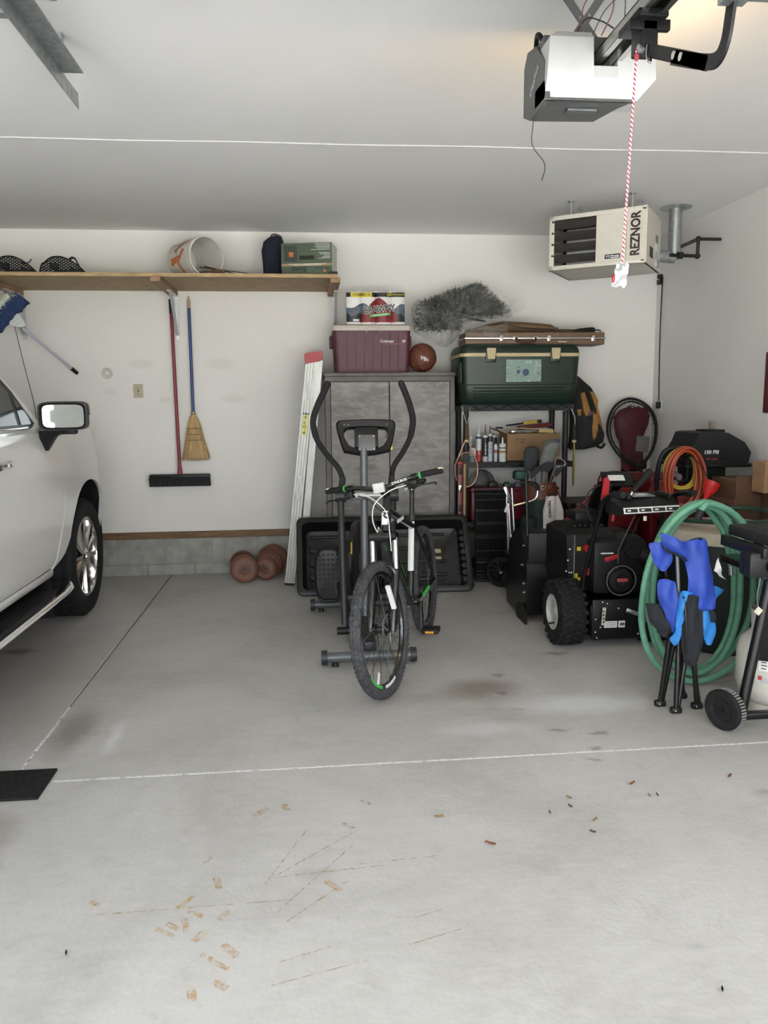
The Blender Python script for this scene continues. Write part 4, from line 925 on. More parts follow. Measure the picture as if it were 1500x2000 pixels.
# ================================================================== BICYCLE
BKB = pm('bicycle_black', (.009, .009, .01), .25, var=.1, coat=.5); GRN = pm('bicycle_green', (.06, .46, .09), .35, var=.05); BKW = pm('bicycle_white', (.75, .76, .77), .3, var=.03)
TIRE = pm('dusty_tire_rubber', (.032, .032, .035), .85, col2=(.075, .077, .085), scale=30, bump=.2)
bi = thing('bicycle', 'black mountain bike with green and white accents parked facing the camera', 'bicycle', (.764, 4.857, 0), rot=(3.5, 0, -109.4))
RW = .347
def add_l(mb, nm, mat, par=bi, M=None, **k):
    if M is not None: mb.v = [M @ p for p in mb.v]
    return mb.build(nm, mat, par, world=False, **k)
def bike_wheel(M, rot_side, disc_r, front):
    t = MB(); AX = Matrix.Rotation(math.pi / 2, 4, 'X')
    t.lathe([(RW - .05, -.012), (RW - .045, -.019), (RW - .025, -.027), (RW - .01, -.024), (RW - .004, -.012), (RW - .002, 0), (RW - .004, .012), (RW - .01, .024), (RW - .025, .027), (RW - .045, .019), (RW - .05, .012)], 72, AX)
    ti = add_l(t, 'tire', TIRE, bi, M)
    kn = MB()
    for k in range(78):
        a = 2 * math.pi * k / 78
        for q, (y, dr, tilt) in enumerate(((-.022, -.008, 40), (-.009, 0, 10), (.009, 0, -10), (.022, -.008, -40))):
            aa = a + (.04 if q in (1, 2) else 0)
            kn.cbox((0, 0, 0), (.014, .010, .008), (tilt, 0, 0), M=Matrix.Rotation(aa, 4, 'Y') @ Matrix.Translation((0, y, RW + dr - .001)))
    o = add_l(kn, 'tread_knobs', TIRE, ti, M, smooth=0); o['kind'] = 'stuff'
    ri = add_l(MB().lathe([(RW - .050, -.0125), (RW - .066, -.011), (RW - .072, 0), (RW - .066, .011), (RW - .050, .0125)], 64, AX), 'rim', BKB, bi, M)
    hb_ = add_l(MB().cyl((0, -.05, 0), (0, .05, 0), .016, n=14).cyl((0, -.032, 0), (0, -.026, 0), .028, n=16).cyl((0, .026, 0), (0, .032, 0), .030, n=16), 'hub', BKB, ri, M)
    for k in range(28):
        a = 2 * math.pi * k / 28; s = 1 if k % 2 else -1; b2 = a + s * (.55 if (k // 2) % 2 else -.55)
        add_l(MB().cyl((.026 * math.cos(b2), s * .029, .026 * math.sin(b2)), ((RW - .068) * math.cos(a), s * .004, (RW - .068) * math.sin(a)), .0013, n=4, cap=False), 'spoke', BLK if k % 7 else STEEL, ri, M)
    dr_ = MB()
    dr_.lathe([(disc_r - .014, .040), (disc_r, .040), (disc_r, .042), (disc_r - .014, .042), (disc_r - .014, .040)], 40, AX.inverted())
    for k in range(6):
        a = 2 * math.pi * k / 6; dr_.tube([(.02 * math.cos(a), .041, .02 * math.sin(a)), ((disc_r - .01) * math.cos(a + .5), .041, (disc_r - .01) * math.sin(a + .5))], .004, 5, flat=.4)
    add_l(dr_, 'brake_rotor', STEEL, ri, M)
    return ti, ri
rearM = Matrix.Translation((0, 0, RW)); bike_wheel(rearM, 1, .08, False)
ST0 = Vector((1.10, 0, .40)); STD = Vector((-.375, 0, .927)).normalized()
STEER = Matrix.Translation(ST0) @ Matrix.Rotation(R(-8), 4, STD) @ Matrix.Translation(-ST0)
fM = STEER @ Matrix.Translation((1.15, 0, RW)); ti, ri = bike_wheel(fM, 1, .085, True)
for a0, a1, m_, nm in ((38, 70, GRN, 'green_rim_decal'), (78, 108, BKW, 'white_rim_decal')):
    g = [[((RW - r_) * math.cos(R(a)), .0128 if r_ < .055 else .0115, -(RW - r_) * math.sin(R(a))) for a in range(a0, a1 + 1, 4)] for r_ in (.0505, .0665)]
    add_l(MB().sheet(g, .0006), nm, m_, ri, fM)
add_l(MB().box(-.03, .03, .008, .013, -.012, .012, bev=.003), 'spoke_reflector', BKW, ri, fM @ Matrix.Rotation(R(58), 4, 'Y') @ Matrix.Translation((RW * .72, 0, 0)))
# fork
def sp(x, y, z): return STEER @ Vector((x, y, z))
ax_f = Vector((1.15, 0, RW)); crown = ST0 + STD * .43
fk = MB()
for s in (-1, 1):
    fk.tube([sp(1.15, s * .062, RW - .01), sp(1.135, s * .062, RW + .03), sp(crown.x + .075, s * .064, crown.z - .17)], [.018, .021, .021], 12)
fko = add_l(fk, 'fork_lowers', BKB)
for s in (-1, 1):
    add_l(MB().tube([sp(crown.x + .075, s * .064, crown.z - .18), sp(crown.x + .035, s * .064, crown.z - .01)], .0155, 12), 'fork_stanchion', STEEL, fko)
    add_l(MB().tube([sp(crown.x + .077, s * .064, crown.z - .165), sp(crown.x + .074, s * .064, crown.z - .18)], .0235, 12), 'fork_seal', BKB, fko)
arc = MB(); arc.tube([sp(crown.x + .095, .064 * math.cos(R(a)), crown.z - .19 + .05 * math.sin(R(a))) for a in range(0, 181, 15)], .011, 8); add_l(arc, 'fork_arch', BKB, fko)
add_l(MB().tube([sp(crown.x + .03, -.075, crown.z - .005), sp(crown.x + .03, .075, crown.z - .005)], .026, 10), 'fork_crown', BKB, fko)
add_l(MB().box(.0, .012, -.012, .012, -.07, .07, M=Matrix()), 'white_fork_decal', BKW, fko, STEER @ Matrix.Translation((1.158, .066, .52)) @ Matrix.Rotation(R(22), 4, 'Y') @ Matrix.Translation((0, .013, 0)))
add_l(MB().cyl((0, .03, 0), (0, .07, 0), .02, n=10).box(-.02, .02, .035, .065, .0, .07, bev=.008), 'front_brake_caliper', BLK, fko, STEER @ Matrix.Translation((1.10, 0, RW + .03)))
# frame
HT0, HT1 = crown + STD * .02, crown + STD * .16; BBK = Vector((.44, 0, .31)); ST1 = Vector((.255, 0, .80))
add_l(MB().cyl(HT0, HT1, .026, .025, n=16), 'head_tube', BKB)
hbd = MB().cbox((0, 0, 0), (.004, .034, .075), bev=.0015); add_l(hbd, 'head_badge', BKW, bi, frame(HT0, HT1) @ Matrix.Identity(4) if False else Matrix.Translation((HT0 + HT1) / 2 + Vector((.0275, 0, .01))) @ Matrix.Rotation(R(-22), 4, 'Y'))
text('S', .05, INKB, bi, (HT0 + HT1) / 2 + Vector((.0305, 0, .01)), (90, 0, 90), name='badge_letter', bold=.03, shear=.2, world=False)
add_l(MB().tube(smooth_pts([HT0 + Vector((-.01, 0, .015)), Vector((.74, 0, .58)), BBK], 6), [.027] * 4 + [.030] * 5 + [.028] * 4, 12), 'down_tube', BKB)
add_l(MB().tube(smooth_pts([HT1 + Vector((-.01, 0, -.02)), Vector((.60, 0, .84)), ST1 + Vector((.012, 0, -.06))], 6), .0225, 12), 'top_tube', BKB)
add_l(MB().tube([BBK, ST1], .0185, 12), 'seat_tube', BKB)
for s in (-1, 1):
    add_l(MB().tube(smooth_pts([BBK + Vector((-.02, s * .03, .0)), Vector((.25, s * .045, .325)), Vector((0, s * .068, RW))], 4), .0115, 8), 'chain_stay', BKB)
    add_l(MB().tube(smooth_pts([ST1 + Vector((.02, s * .02, -.07)), Vector((.14, s * .045, .56)), Vector((0, s * .068, RW))], 4), .0095, 8), 'seat_stay', BKB)
    add_l(MB().tube([Vector((.30, s * .0525, .318)), Vector((.16, s * .06, .333))], .0118, 8), 'green_stay_accent', GRN)
for s in (-1, 1):
    def dpt(t, up, off): 
        p = HT0 + (BBK - HT0) * t + Vector((.012, 0, -.008)); d = (BBK - HT0).normalized(); n_ = Vector((-d.z, 0, d.x)); return p + n_ * up + Vector((0, s * off, 0))
    g = [[dpt(t, u * w, .0285 - abs(u) * .006) for u in (-1, 0, 1)] for t, w in ((.15, .004), (.28, .015), (.42, .014), (.55, .013), (.7, .012), (.86, .006))]
    add_l(MB().sheet(g, .001), 'green_downtube_decal', GRN)
    g = [[Vector((.60 + dx, s * .0235, .842 + u * .010 - dx * .0)) for u in (-1, 0, 1)] for dx in (-.02, .04, .10, .15)]
    add_l(MB().sheet(g, .001), 'white_toptube_decal', BKW)
g = [[(BBK + (ST1 - BBK) * t + Vector((.0195 * math.cos(R(a)), .0195 * math.sin(R(a)), .006))) for a in (-70, -35, 0, 35, 70)] for t in (.35, .55, .75, .93)]
add_l(MB().sheet(g, .0005), 'white_seattube_decal', BKW)
add_l(MB().tube([ST1 + Vector((0, 0, -.02)), Vector((.195, 0, .975))], .0155, 12), 'seat_post', BKB); add_l(MB().cyl((.258, 0, .775), (.25, 0, .80), .026, n=14), 'seat_clamp', BKB)
sd = []
for x, w, z, d in ((.36, .012, .985, .012), (.33, .022, .998, .02), (.27, .030, 1.003, .028), (.20, .045, 1.0, .035), (.13, .068, 1.004, .04), (.08, .074, 1.008, .04), (.05, .06, 1.008, .03), (.04, .03, 1.006, .015)):
    sd.append([(x, w * math.cos(R(a)), z + (d * .45 if math.sin(R(a)) > 0 else d) * math.sin(R(a))) for a in range(0, 360, 20)])
so_ = add_l(MB().loft(sd, cap=True), 'saddle', BKB)
add_l(MB().sph((.055, .045, .995), (.02, .02, .022)), 'green_saddle_corner', GRN, so_); add_l(MB().tube([(.30, .02, .97), (.22, .02, .962), (.10, .02, .975)], .004, 6).tube([(.30, -.02, .97), (.22, -.02, .962), (.10, -.02, .975)], .004, 6), 'saddle_rails', STEEL, so_)
# drivetrain
cr = add_l(MB().cyl((.44, -.045, .31), (.44, .045, .31), .024, n=14), 'bottom_bracket', BKB)
for k, (rr_, y) in enumerate(((.085, -.052), (.065, -.045), (.05, -.038))): add_l(MB().lathe([(rr_ - .012, y - .002), (rr_, y - .002), (rr_, y + .002), (rr_ - .012, y + .002), (rr_ - .012, y - .002)], 32, Matrix.Translation((.44, 0, .31)) @ Matrix.Rotation(-math.pi / 2, 4, 'X')), 'chainring', STEEL, cr)
for s, ang in ((-1, 118), (1, -62)):
    e = Vector((.44 + .172 * math.cos(R(ang)), s * .078, .31 + .172 * math.sin(R(ang))))
    c_ = add_l(MB().tube([(.44, s * .06, .31), (e.x, s * .072, e.z)], [.016, .012], 8), 'crank_arm', BKB, cr)
    pd_ = add_l(MB().box(e.x - .045, e.x + .045, s * .078 if s > 0 else s * .178, s * .178 if s > 0 else s * .078, e.z - .014, e.z + .014, bev=.004), 'pedal', BLKM, c_)
    for dx in (-.047, .047): add_l(MB().cbox((e.x + dx, s * .128, e.z - .001), (.006, .05, .012)), 'pedal_reflector', pm('amber_reflector', (.75, .33, .03), .25), pd_)
add_l(MB().tube([(.44, -.047, .39), (.0, -.045, RW + .05)], .004, 6).tube([(.44, -.047, .228), (.05, -.045, .22), (.0, -.045, .19)], .004, 6), 'chain', STEEL, cr)
add_l(MB().lathe([(.02, 0), (.055, 0), (.05, .012), (.02, .025)], 24, Matrix.Translation((0, -.05, RW)) @ Matrix.Rotation(-math.pi / 2, 4, 'X')), 'cassette', STEEL); add_l(MB().box(-.01, .03, -.07, -.045, .16, RW - .02, bev=.006).cyl((.03, -.06, .17), (.03, -.05, .17), .024, n=12), 'rear_derailleur', BLK)
# cockpit
STM = HT1 + STD * .06; BC = Vector((STM.x + .075, 0, STM.z + .05))
ck_ = add_l(MB().tube([tuple(STEER @ (HT1 + STD * .0)), tuple(STEER @ (HT1 + STD * .085))], .021, 12).tube([tuple(STEER @ STM), tuple(STEER @ BC)], [.02, .023], 12), 'stem', BKB)
BT = STEER @ Matrix.Translation(BC) @ Matrix.Rotation(R(5), 4, 'X')
bar_pts = smooth_pts([(-.05, -.335, .030), (-.035, -.24, .028), (-.012, -.12, .016), (0, -.05, 0), (0, .05, 0), (-.012, .12, .016), (-.035, .24, .028), (-.05, .335, .030)], 4)
hb2 = add_l(MB().tube(bar_pts, .0135, 10), 'handlebar', BKB, bi, BT)
add_l(MB().box(.012, .035, -.032, .032, -.024, .028, bev=.006), 'stem_faceplate', pm('pale_faceplate', (.62, .62, .58), .4), ck_, BT)
text('SYNCROS', .014, INKW, hb2, BT @ Vector((.0145, .115, .0155)), [math.degrees(v) for v in (BT.to_3x3() @ Euler((R(90), R(-7), R(94))).to_matrix()).to_euler()], bold=.02, world=False)
for s in (-1, 1):
    add_l(MB().tube([(-.033, s * .225, .0275), (-.05, s * .338, .030)], .0168, 12), 'grip', RUB, hb2, BT)
    add_l(MB().tube([(-.0315, s * .213, .0268), (-.033, s * .222, .0272)], .0178, 12), 'green_grip_ring', GRN, hb2, BT)
    add_l(MB().sph((-.0465, s * .325, .040), (.012, .02, .008), 10, 6), 'grip_patch', pm('cream_grip_patch', (.62, .58, .46), .5), hb2, BT)
    add_l(MB().cyl((-.028, s * .17, .02), (-.03, s * .20, .022), .02, n=12).box(-.02, .02, s * .185 - .025, s * .185 + .025, -.028, .01, bev=.006), 'shifter', BLK, hb2, BT)
    add_l(MB().tube(smooth_pts([(.0, s * .165, .0), (.03, s * .18, -.015), (.035, s * .25, -.02), (.02, s * .305, -.022), (.03, s * .315, -.03)], 4), .0055, 8, flat=.7), 'brake_lever', BLK, hb2, BT)
CBW = pm('white_cable', (.72, .72, .71), .4, var=.02)
bl = lambda *p: BT @ Vector(p)
for k, (pts, m_) in enumerate((([bl(.02, -.15, -.01), bl(.06, -.09, -.01), bl(.10, .0, -.06), bl(.11, .05, -.13), sp(crown.x + .09, .06, crown.z + .02), sp(crown.x + .085, .055, crown.z - .07)], CBW),
                               ([bl(.02, .15, -.01), bl(.08, .08, -.02), bl(.12, .0, -.07), bl(.12, -.03, -.15), bl(.09, -.03, -.22), HT0 + Vector((.03, -.03, .03)), HT0 + Vector((-.05, -.035, -.02))], CBW),
                               ([bl(.015, -.13, -.02), bl(.07, -.05, -.05), bl(.09, .02, -.12), HT1 + Vector((.03, .035, -.03)), HT1 + Vector((-.06, .03, -.04))], INKB))):
    add_l(MB().tube(smooth_pts(pts, 6), .0028, 6), 'cable', m_)
# ================================================================== BLACK SHELVING RACK
RKP = pm('rack_black_plastic', (.016, .017, .019), .5, var=.15, scale=25, spec=.35)
rk = thing('shelving_rack', 'black plastic shelving rack with lattice-edged shelves beside the grey cabinet', 'shelving', (1.75, 6.52, 0))
for z0, z1 in ((1.412, 1.468), (.940, .983), (.44, .485), (.04, .085)):
    s_ = MB().box(1.272, 2.238, 6.31, 6.74, z1 - .012, z1).build('shelf', RKP, rk)
    MB().box(1.272, 2.238, 6.308, 6.318, z0, z1, bev=.002, seg=1).build('front_edge', RKP, s_)
    MB().box(1.272, 2.238, 6.732, 6.742, z0, z1).build('back_edge', RKP, s_)
    zig = [(1.36 + k * .0775, 6.3065, (z0 + .006) if k % 2 else (z1 - .006)) for k in range(12)]
    MB().tube(zig, .0045, 5).build('lattice_edge', RKP, s_)
    for x in (1.272, 2.20): MB().box(x, x + .038, 6.304, 6.312, z0 - .002, z1 - .0005, bev=.002, seg=1).build('corner_block', RKP, s_)
for x, y in ((1.325, 6.335), (2.178, 6.335), (1.335, 6.70), (2.178, 6.70)):
    MB().cyl((x, y, 0), (x, y, 1.41), .0235, n=16).build('post', RKP, rk)
# ------------------------------------------------------------------ green cooler on the rack
CGR = pm('dark_green_cooler', (.006, .020, .013), .42, var=.12, scale=25, bump=.04); TAN = pm('tan_trim', (.52, .42, .24), .5, var=.06)
gc = thing('cooler', 'large dark green cooler with tan latches on top of the black rack', 'cooler', (1.71, 6.37, 1.469))
MB().loft([rloop(1.285, 2.158, 6.16, 6.60, 1.469, .05), rloop(1.262, 2.185, 6.135, 6.62, 1.50, .06), rloop(1.247, 2.205, 6.12, 6.635, 1.60, .06), rloop(1.240, 2.217, 6.11, 6.64, 1.845, .06)], cap=True).build('body', CGR, gc)
MB().loft([rloop(1.236, 2.222, 6.105, 6.645, 1.846, .06), rloop(1.236, 2.222, 6.105, 6.645, 1.872, .06), rloop(1.242, 2.216, 6.111, 6.639, 1.874, .06)], cap=True).build('tan_band', TAN, gc)
MB().loft([rloop(1.240, 2.217, 6.11, 6.64, 1.875, .06), rloop(1.243, 2.214, 6.113, 6.637, 1.905, .06), rloop(1.258, 2.197, 6.13, 6.62, 1.935, .06), rloop(1.28, 2.172, 6.155, 6.595, 1.944, .05)], cap=True).build('lid', CGR, gc)
for x in (1.475, 2.003):
    MB().box(x - .043, x + .043, 6.098, 6.112, 1.80, 1.90, bev=.006).build('latch_seat', CGR, gc)
    MB().loft([[(x + s * w, y, z) for s, y in ((-1, 6.088), (1, 6.088), (1, 6.1), (-1, 6.1))] for w, z in ((.027, 1.825), (.032, 1.85), (.036, 1.905), (.036, 1.912))], cap=True).build('latch', TAN, gc)
for k, (x0, z) in enumerate(((1.335, 1.598), (1.335, 1.572), (1.338, 1.545), (1.345, 1.52))): MB().tube([(x0, 6.121 + (1.6 - z) * .12, z), (3.42 - x0, 6.121 + (1.6 - z) * .12, z)], .006, 6).build('moulded_rib', CGR, gc)
MB().tube([(1.24, 6.116, 1.623), (2.18, 6.116, 1.623)], .004, 6).build('moulded_line', INKB, gc)
for x0, x1 in ((1.234, 1.248), (2.212, 2.235)):
    h_ = MB().box(x0, x1, 6.13 if x0 < 1.5 else 6.28, 6.27 if x0 < 1.5 else 6.48, 1.64, 1.80, bev=.006).build('handle_boss', CGR, gc)
    MB().tube([(x0 + .005, 6.14 if x0 < 1.5 else 6.30, 1.79), (x0 - .010 if x0 < 1.5 else x1 + .012, 6.15 if x0 < 1.5 else 6.32, 1.70), (x0 - .010 if x0 < 1.5 else x1 + .012, 6.25 if x0 < 1.5 else 6.44, 1.70), (x0 + .005, 6.26 if x0 < 1.5 else 6.46, 1.79)], .009, 8).build('swing_handle', BLK, h_)
def collage(name):
    m, n, L, b = nodes_of(name); co = n.new('ShaderNodeNewGeometry').outputs['Position']
    v = n.new('ShaderNodeTexVoronoi'); v.inputs['Scale'].default_value = 26; L.new(mapping(n, L, co, (1, 1, 1.6)), v.inputs['Vector'])
    c = ramp(n, L, noise(n, L, co, 22, 4, .7, 1.5), .38, .62, (.03, .06, .09), (.62, .66, .55))
    c = mixc(n, L, ramp(n, L, v.outputs['Distance'], .1, .5), c, (.20, .30, .26)); L.new(c, b.inputs['Base Color']); b.inputs['Roughness'].default_value = .4; return m
MB().box(1.598, 1.888, 6.103, 6.1105, 1.645, 1.822, bev=.002, seg=1).build('picture_sticker', collage('faded_tractor_sticker'), gc)
MB().cyl((1.76, 6.104, 1.72), (1.76, 6.1015, 1.72), .028, n=20).cyl((1.70, 6.104, 1.725), (1.70, 6.1015, 1.725), .016, n=16).build('picture_wheels', pm('sticker_navy', (.03, .06, .12), .4), gc)
# ------------------------------------------------------------------ long hard case, soft case, stick
CASE = pm('brown_case_vinyl', (.175, .105, .062), .55, var=.12, scale=40, bump=.08)
hc = thing('hard_case', 'long brown hard-shell gun case with aluminium edge on the green cooler', 'case', (1.80, 6.36, 1.945))
MB().box(1.29, 2.455, 6.22, 6.50, 1.946, 1.992, bev=.012).build('lower_shell', CASE, hc); MB().box(1.29, 2.455, 6.22, 6.50, 2.003, 2.047, bev=.012).build('upper_shell', CASE, hc)
MB().box(1.285, 2.459, 6.214, 6.506, 1.990, 2.005, bev=.003).build('aluminium_band', STEEL, hc)
for x in (1.585, 1.98, 2.35):
    l_ = MB().box(x - .014, x + .014, 6.205, 6.216, 1.972, 2.02, bev=.003).build('latch', CHROME, hc); MB().box(x - .009, x + .009, 6.200, 6.206, 1.975, 1.995, bev=.002).build('latch_tongue', CHROME, l_)
MB().tube(smooth_pts([(1.705, 6.208, 1.995), (1.71, 6.185, 1.978), (1.735, 6.17, 1.966), (1.785, 6.168, 1.962), (1.835, 6.17, 1.966), (1.86, 6.185, 1.978), (1.865, 6.208, 1.995)], 4), .011, 8).build('handle', pm('dark_brown_handle', (.07, .028, .018), .45), hc)
for x in (1.70, 1.87): MB().box(x - .02, x + .02, 6.205, 6.216, 1.985, 2.010, bev=.003).build('handle_mount', CHROME, hc)
MB().box(2.06, 2.13, 6.213, 6.2155, 1.965, 1.972).build('maker_badge', STEEL, hc)
SOFT = pm('tan_canvas', (.16, .095, .05), .9, var=.2, scale=60, bump=.3)
sc2 = thing('soft_case', 'tan canvas gun slip with dark piping lying on the brown hard case', 'case', (1.70, 6.33, 2.048))
lp = []
for x, h_, d in ((1.32, .015, .05), (1.38, .035, .09), (1.50, .070, .11), (1.62, .092, .11), (1.75, .088, .11), (1.90, .078, .10), (2.02, .066, .08), (2.07, .04, .06)):
    lp.append([(x, 6.33 + d * math.cos(R(a)), 2.049 + h_ * .5 + h_ * .5 * math.sin(R(a)) + .0) for a in range(0, 360, 24)])
MB().loft(lp, cap=True).build('slip_body', SOFT, sc2)
MB().tube(smooth_pts([(1.34, 6.275, 2.06), (1.50, 6.228, 2.09), (1.60, 6.222, 2.11), (1.68, 6.220, 2.098), (1.80, 6.220, 2.075), (2.05, 6.258, 2.068)], 5), .005, 6).build('piping', pm('dark_red_piping', (.03, .012, .012), .6), sc2)
MB().tube([(1.30, 6.28, 2.063), (1.345, 6.27, 2.066)], .012, 6, flat=.4).build('strap_tab', INKB, sc2)
um = thing('folding_umbrella', 'dark brown and black stick umbrella behind the tan gun slip', 'umbrella', (2.29, 6.38, 2.048))
MB().tube([(2.09, 6.45, 2.074), (2.26, 6.385, 2.068)], [.018, .014], 10).build('shaft', pm('brown_wood_shaft', (.10, .05, .03), .4), um)
MB().tube([(2.24, 6.385, 2.066), (2.30, 6.38, 2.070), (2.40, 6.37, 2.074), (2.42, 6.37, 2.074)], [.013, .021, .026, .02], 10).build('handle', BLK, um)
MB().tube(smooth_pts([(2.415, 6.37, 2.074), (2.45, 6.368, 2.075), (2.475, 6.366, 2.066)], 3), .006, 6).build('wrist_loop', BLK, um)
MB().tube([(2.06, 6.46, 2.078), (2.13, 6.45, 2.078)], .026, 10).build('bundled_cloth', BLKM, um)
# ------------------------------------------------------------------ bagged artificial greenery
bgt = thing('bagged_artificial_tree', 'dark green artificial tree stuffed in a clear plastic bag on the gun cases', 'artificial tree', (1.33, 6.42, 2.048))
outl = [(.905, 2.06), (.885, 2.16), (.895, 2.29), (1.03, 2.335), (1.18, 2.395), (1.36, 2.445), (1.44, 2.46), (1.50, 2.435), (1.60, 2.35), (1.70, 2.27), (1.735, 2.20), (1.71, 2.185), (1.60, 2.18), (1.45, 2.17), (1.32, 2.10), (1.22, 1.965), (1.13, 1.945), (1.02, 2.0)]
oc = Vector((1.28, 0, 2.20)); rb_ = random.Random(12)
def shell(scale, depth, jit, y0=6.42, n_ring=7):
    P = smooth_pts([Vector((x, 0, z)) for x, z in outl], 3, True); loops = []
    for i in range(n_ring):
        t = -1 + 2 * i / (n_ring - 1); k = math.sqrt(max(.0, 1 - t * t)) ** .7 * scale
        lp = []
        for j, p in enumerate(P):
            q = oc + (p - oc) * max(.05, k); w = jit * math.sin(j * 2.3 + i * 1.7) + jit * .6 * math.sin(j * 5.1 + i)
            lp.append((q.x + w * .5, y0 + t * depth + w, q.z + w * .4))
        loops.append(lp)
    return loops
NEED = pm('dark_tree_needles', (.014, .026, .02), .8, var=.5, scale=15)
nd = MB(); P = smooth_pts([Vector((x, 0, z)) for x, z in outl], 3, True)
for k in range(8500):
    a = rb_.choice(P); t = rb_.random() ** .5 * .9; c = oc + (a - oc) * t
    if c.z < (2.205 if c.x > 1.27 else 2.08): continue
    if c.x < 1.0 and rb_.random() < .5: continue
    dp = (1 - t) ** .5 * .13 + .015; c = Vector((c.x, 6.42 + rb_.uniform(-dp, dp), c.z)); d = Vector((rb_.uniform(-1, 1), rb_.uniform(-1, 1), rb_.uniform(-.6, 1))).normalized()
    s = d.orthogonal().normalized() * .007; l = rb_.uniform(.03, .065)
    nd.add([c - s, c + s, c + d * l], [(0, 1, 2)])
o = nd.build('needles', NEED, bgt, smooth=0, normals=False); o['kind'] = 'stuff'
for k in range(4): MB().tube(smooth_pts([(1.5, 6.42, 2.15), (1.35 - .05 * k, 6.42 + .04 * math.sin(k * 2), 2.16 + .02 * k), (1.28 - .06 * k, 6.42 + .05 * math.sin(k * 3), 2.12 + .045 * k)], 4), .006, 5).build('branch', pm('branch_wire', (.03, .04, .03), .7), bgt)
m, n, L, b = nodes_of('clear_poly_bag'); b.inputs['Base Color'].default_value = (.42, .41, .39, 1); b.inputs['Roughness'].default_value = .1; b.inputs['Specular IOR Level'].default_value = .8
co_ = n.new('ShaderNodeTexCoord').outputs['Object']; nz = noise(n, L, mapping(n, L, co_, (3, 3, 1.2), (0, 0, 0), (0, R(25), 0)), 4.5, 3, .6, 1.2)
bp = n.new('ShaderNodeBump'); bp.inputs['Strength'].default_value = .7; bp.inputs['Distance'].default_value = .03; L.new(nz, bp.inputs['Height']); L.new(bp.outputs[0], b.inputs['Normal'])
al = n.new('ShaderNodeMapRange'); L.new(nz, al.inputs[0]); al.inputs[1].default_value = .3; al.inputs[2].default_value = .75; al.inputs[3].default_value = .06; al.inputs[4].default_value = .40; L.new(al.outputs[0], b.inputs['Alpha'])
POLY = m
MB().loft(shell(1.0, .16, .010)).build('plastic_bag', POLY, bgt)
fl_ = MB(); g = [[(1.62 + .05 * i + .01 * math.sin(j * 2 + i), 6.36 + .02 * math.sin(i * 2.1 + j), 2.18 + j * .04 + i * (.014 - j * .002)) for j in range(5)] for i in range(5)]
fl_.sheet(g).build('bag_mouth', POLY, bgt)
fl_ = MB(); g = [[(1.18 + .055 * i, 6.165 + .016 * math.sin(i * 1.7 + j * 2.2), 2.115 - .02 * j + .03 * math.sin(i * .8) + .015 * math.sin(j * 3 + i)) for j in range(6)] for i in range(9)]
fl_.sheet(g).build('bag_fold', POLY, bgt)
# ------------------------------------------------------------------ on the middle shelf
ZS = .9838
def caulk(x, y, r, h, cols, label, tip=(.78, .78, .76), tip_h=.075, name='caulk_tube', txt=None):
    t = thing(name, label, 'caulk tube' if name == 'caulk_tube' else 'can', (x, y, ZS), 0, 'tubes and cans on the middle rack shelf')
    z = 0
    for k, (f, c) in enumerate(cols):
        MB().cyl((0, 0, z), (0, 0, z + f * h), r + (.0006 if k % 2 else 0), n=20).build('label_band' if k else 'tube', pm('caulk_%d_%d_%d' % tuple(int(q * 255) for q in c), c, .4, var=.08), t, world=False); z += f * h
    c = MB().cyl((0, 0, h), (0, 0, h + .02), r * .95, r * .85, n=20).build('cap', pm('caulk_cap', (.62, .62, .58), .4), t, world=False)
    MB().cyl((0, 0, h + .02), (0, 0, h + .02 + tip_h), r * .32, r * .12, n=10).build('nozzle', pm('caulk_tip_%d' % int(tip[0] * 255), tip, .4), c, world=False)
    if txt: marks(t, [(-.006 + .002 * (k % 2), .006 - .003 * (k % 3), h * .32 + k * .011) for k in range(9)], .006, txt, TM((0, -r - .0012, 0)), False)
caulk(1.405, 6.52, .024, .19, [(.3, (.55, .58, .6)), (.4, (.10, .22, .22)), (.3, (.35, .42, .40))], 'caulk tube with teal band, leftmost behind the copper racket')
caulk(1.455, 6.43, .024, .215, [(.45, (.45, .04, .04)), (.45, (.62, .63, .66)), (.10, (.05, .06, .14))], 'caulk tube with red lower half and white nozzle', txt=INKW)
caulk(1.510, 6.42, .024, .205, [(.22, (.5, .5, .52)), (.78, (.02, .02, .025))], 'black caulk tube with white vertical lettering and dark nozzle', (.05, .045, .045), .09, txt=INKW)
caulk(1.558, 6.45, .023, .215, [(.1, (.66, .66, .66)), (.68, (.55, .60, .66)), (.22, (.03, .03, .04))], 'pale blue and white caulk tube with dark top', (.10, .10, .10), .07, txt=pm('blue_print', (.03, .07, .17), .5))
caulk(1.395, 6.40, .032, .10, [(.55, (.10, .14, .20)), (.45, (.62, .62, .64))], 'small blue and white can at the left front of the middle shelf', name='paint_can', tip_h=.004)
caulk(1.61, 6.55, .033, .20, [(.6, (.12, .13, .15)), (.4, (.02, .02, .022))], 'dark spray can behind the short white tube', name='spray_can', tip_h=.01, tip=(.05, .05, .05))
caulk(1.600, 6.415, .016, .125, [(.6, (.5, .5, .52)), (.2, (.3, .08, .07)), (.2, (.6, .6, .6))], 'slim white tube tucked left of the white glue bottle', tip_h=.01)
caulk(1.655, 6.40, .031, .135, [(.55, (.68, .68, .66)), (.16, (.38, .30, .10)), (.12, (.68, .68, .66)), (.08, (.10, .09, .08)), (.09, (.68, .68, .66))], 'white glue bottle with thin spout left of the cardboard box', tip_h=.05, name='glue_bottle')
CARD = pm('corrugated_cardboard', (.27, .165, .085), .85, var=.1, scale=7)
bx2 = thing('cardboard_box', 'open brown cardboard box of tools on the middle rack shelf', 'box', (1.95, 6.53, ZS))
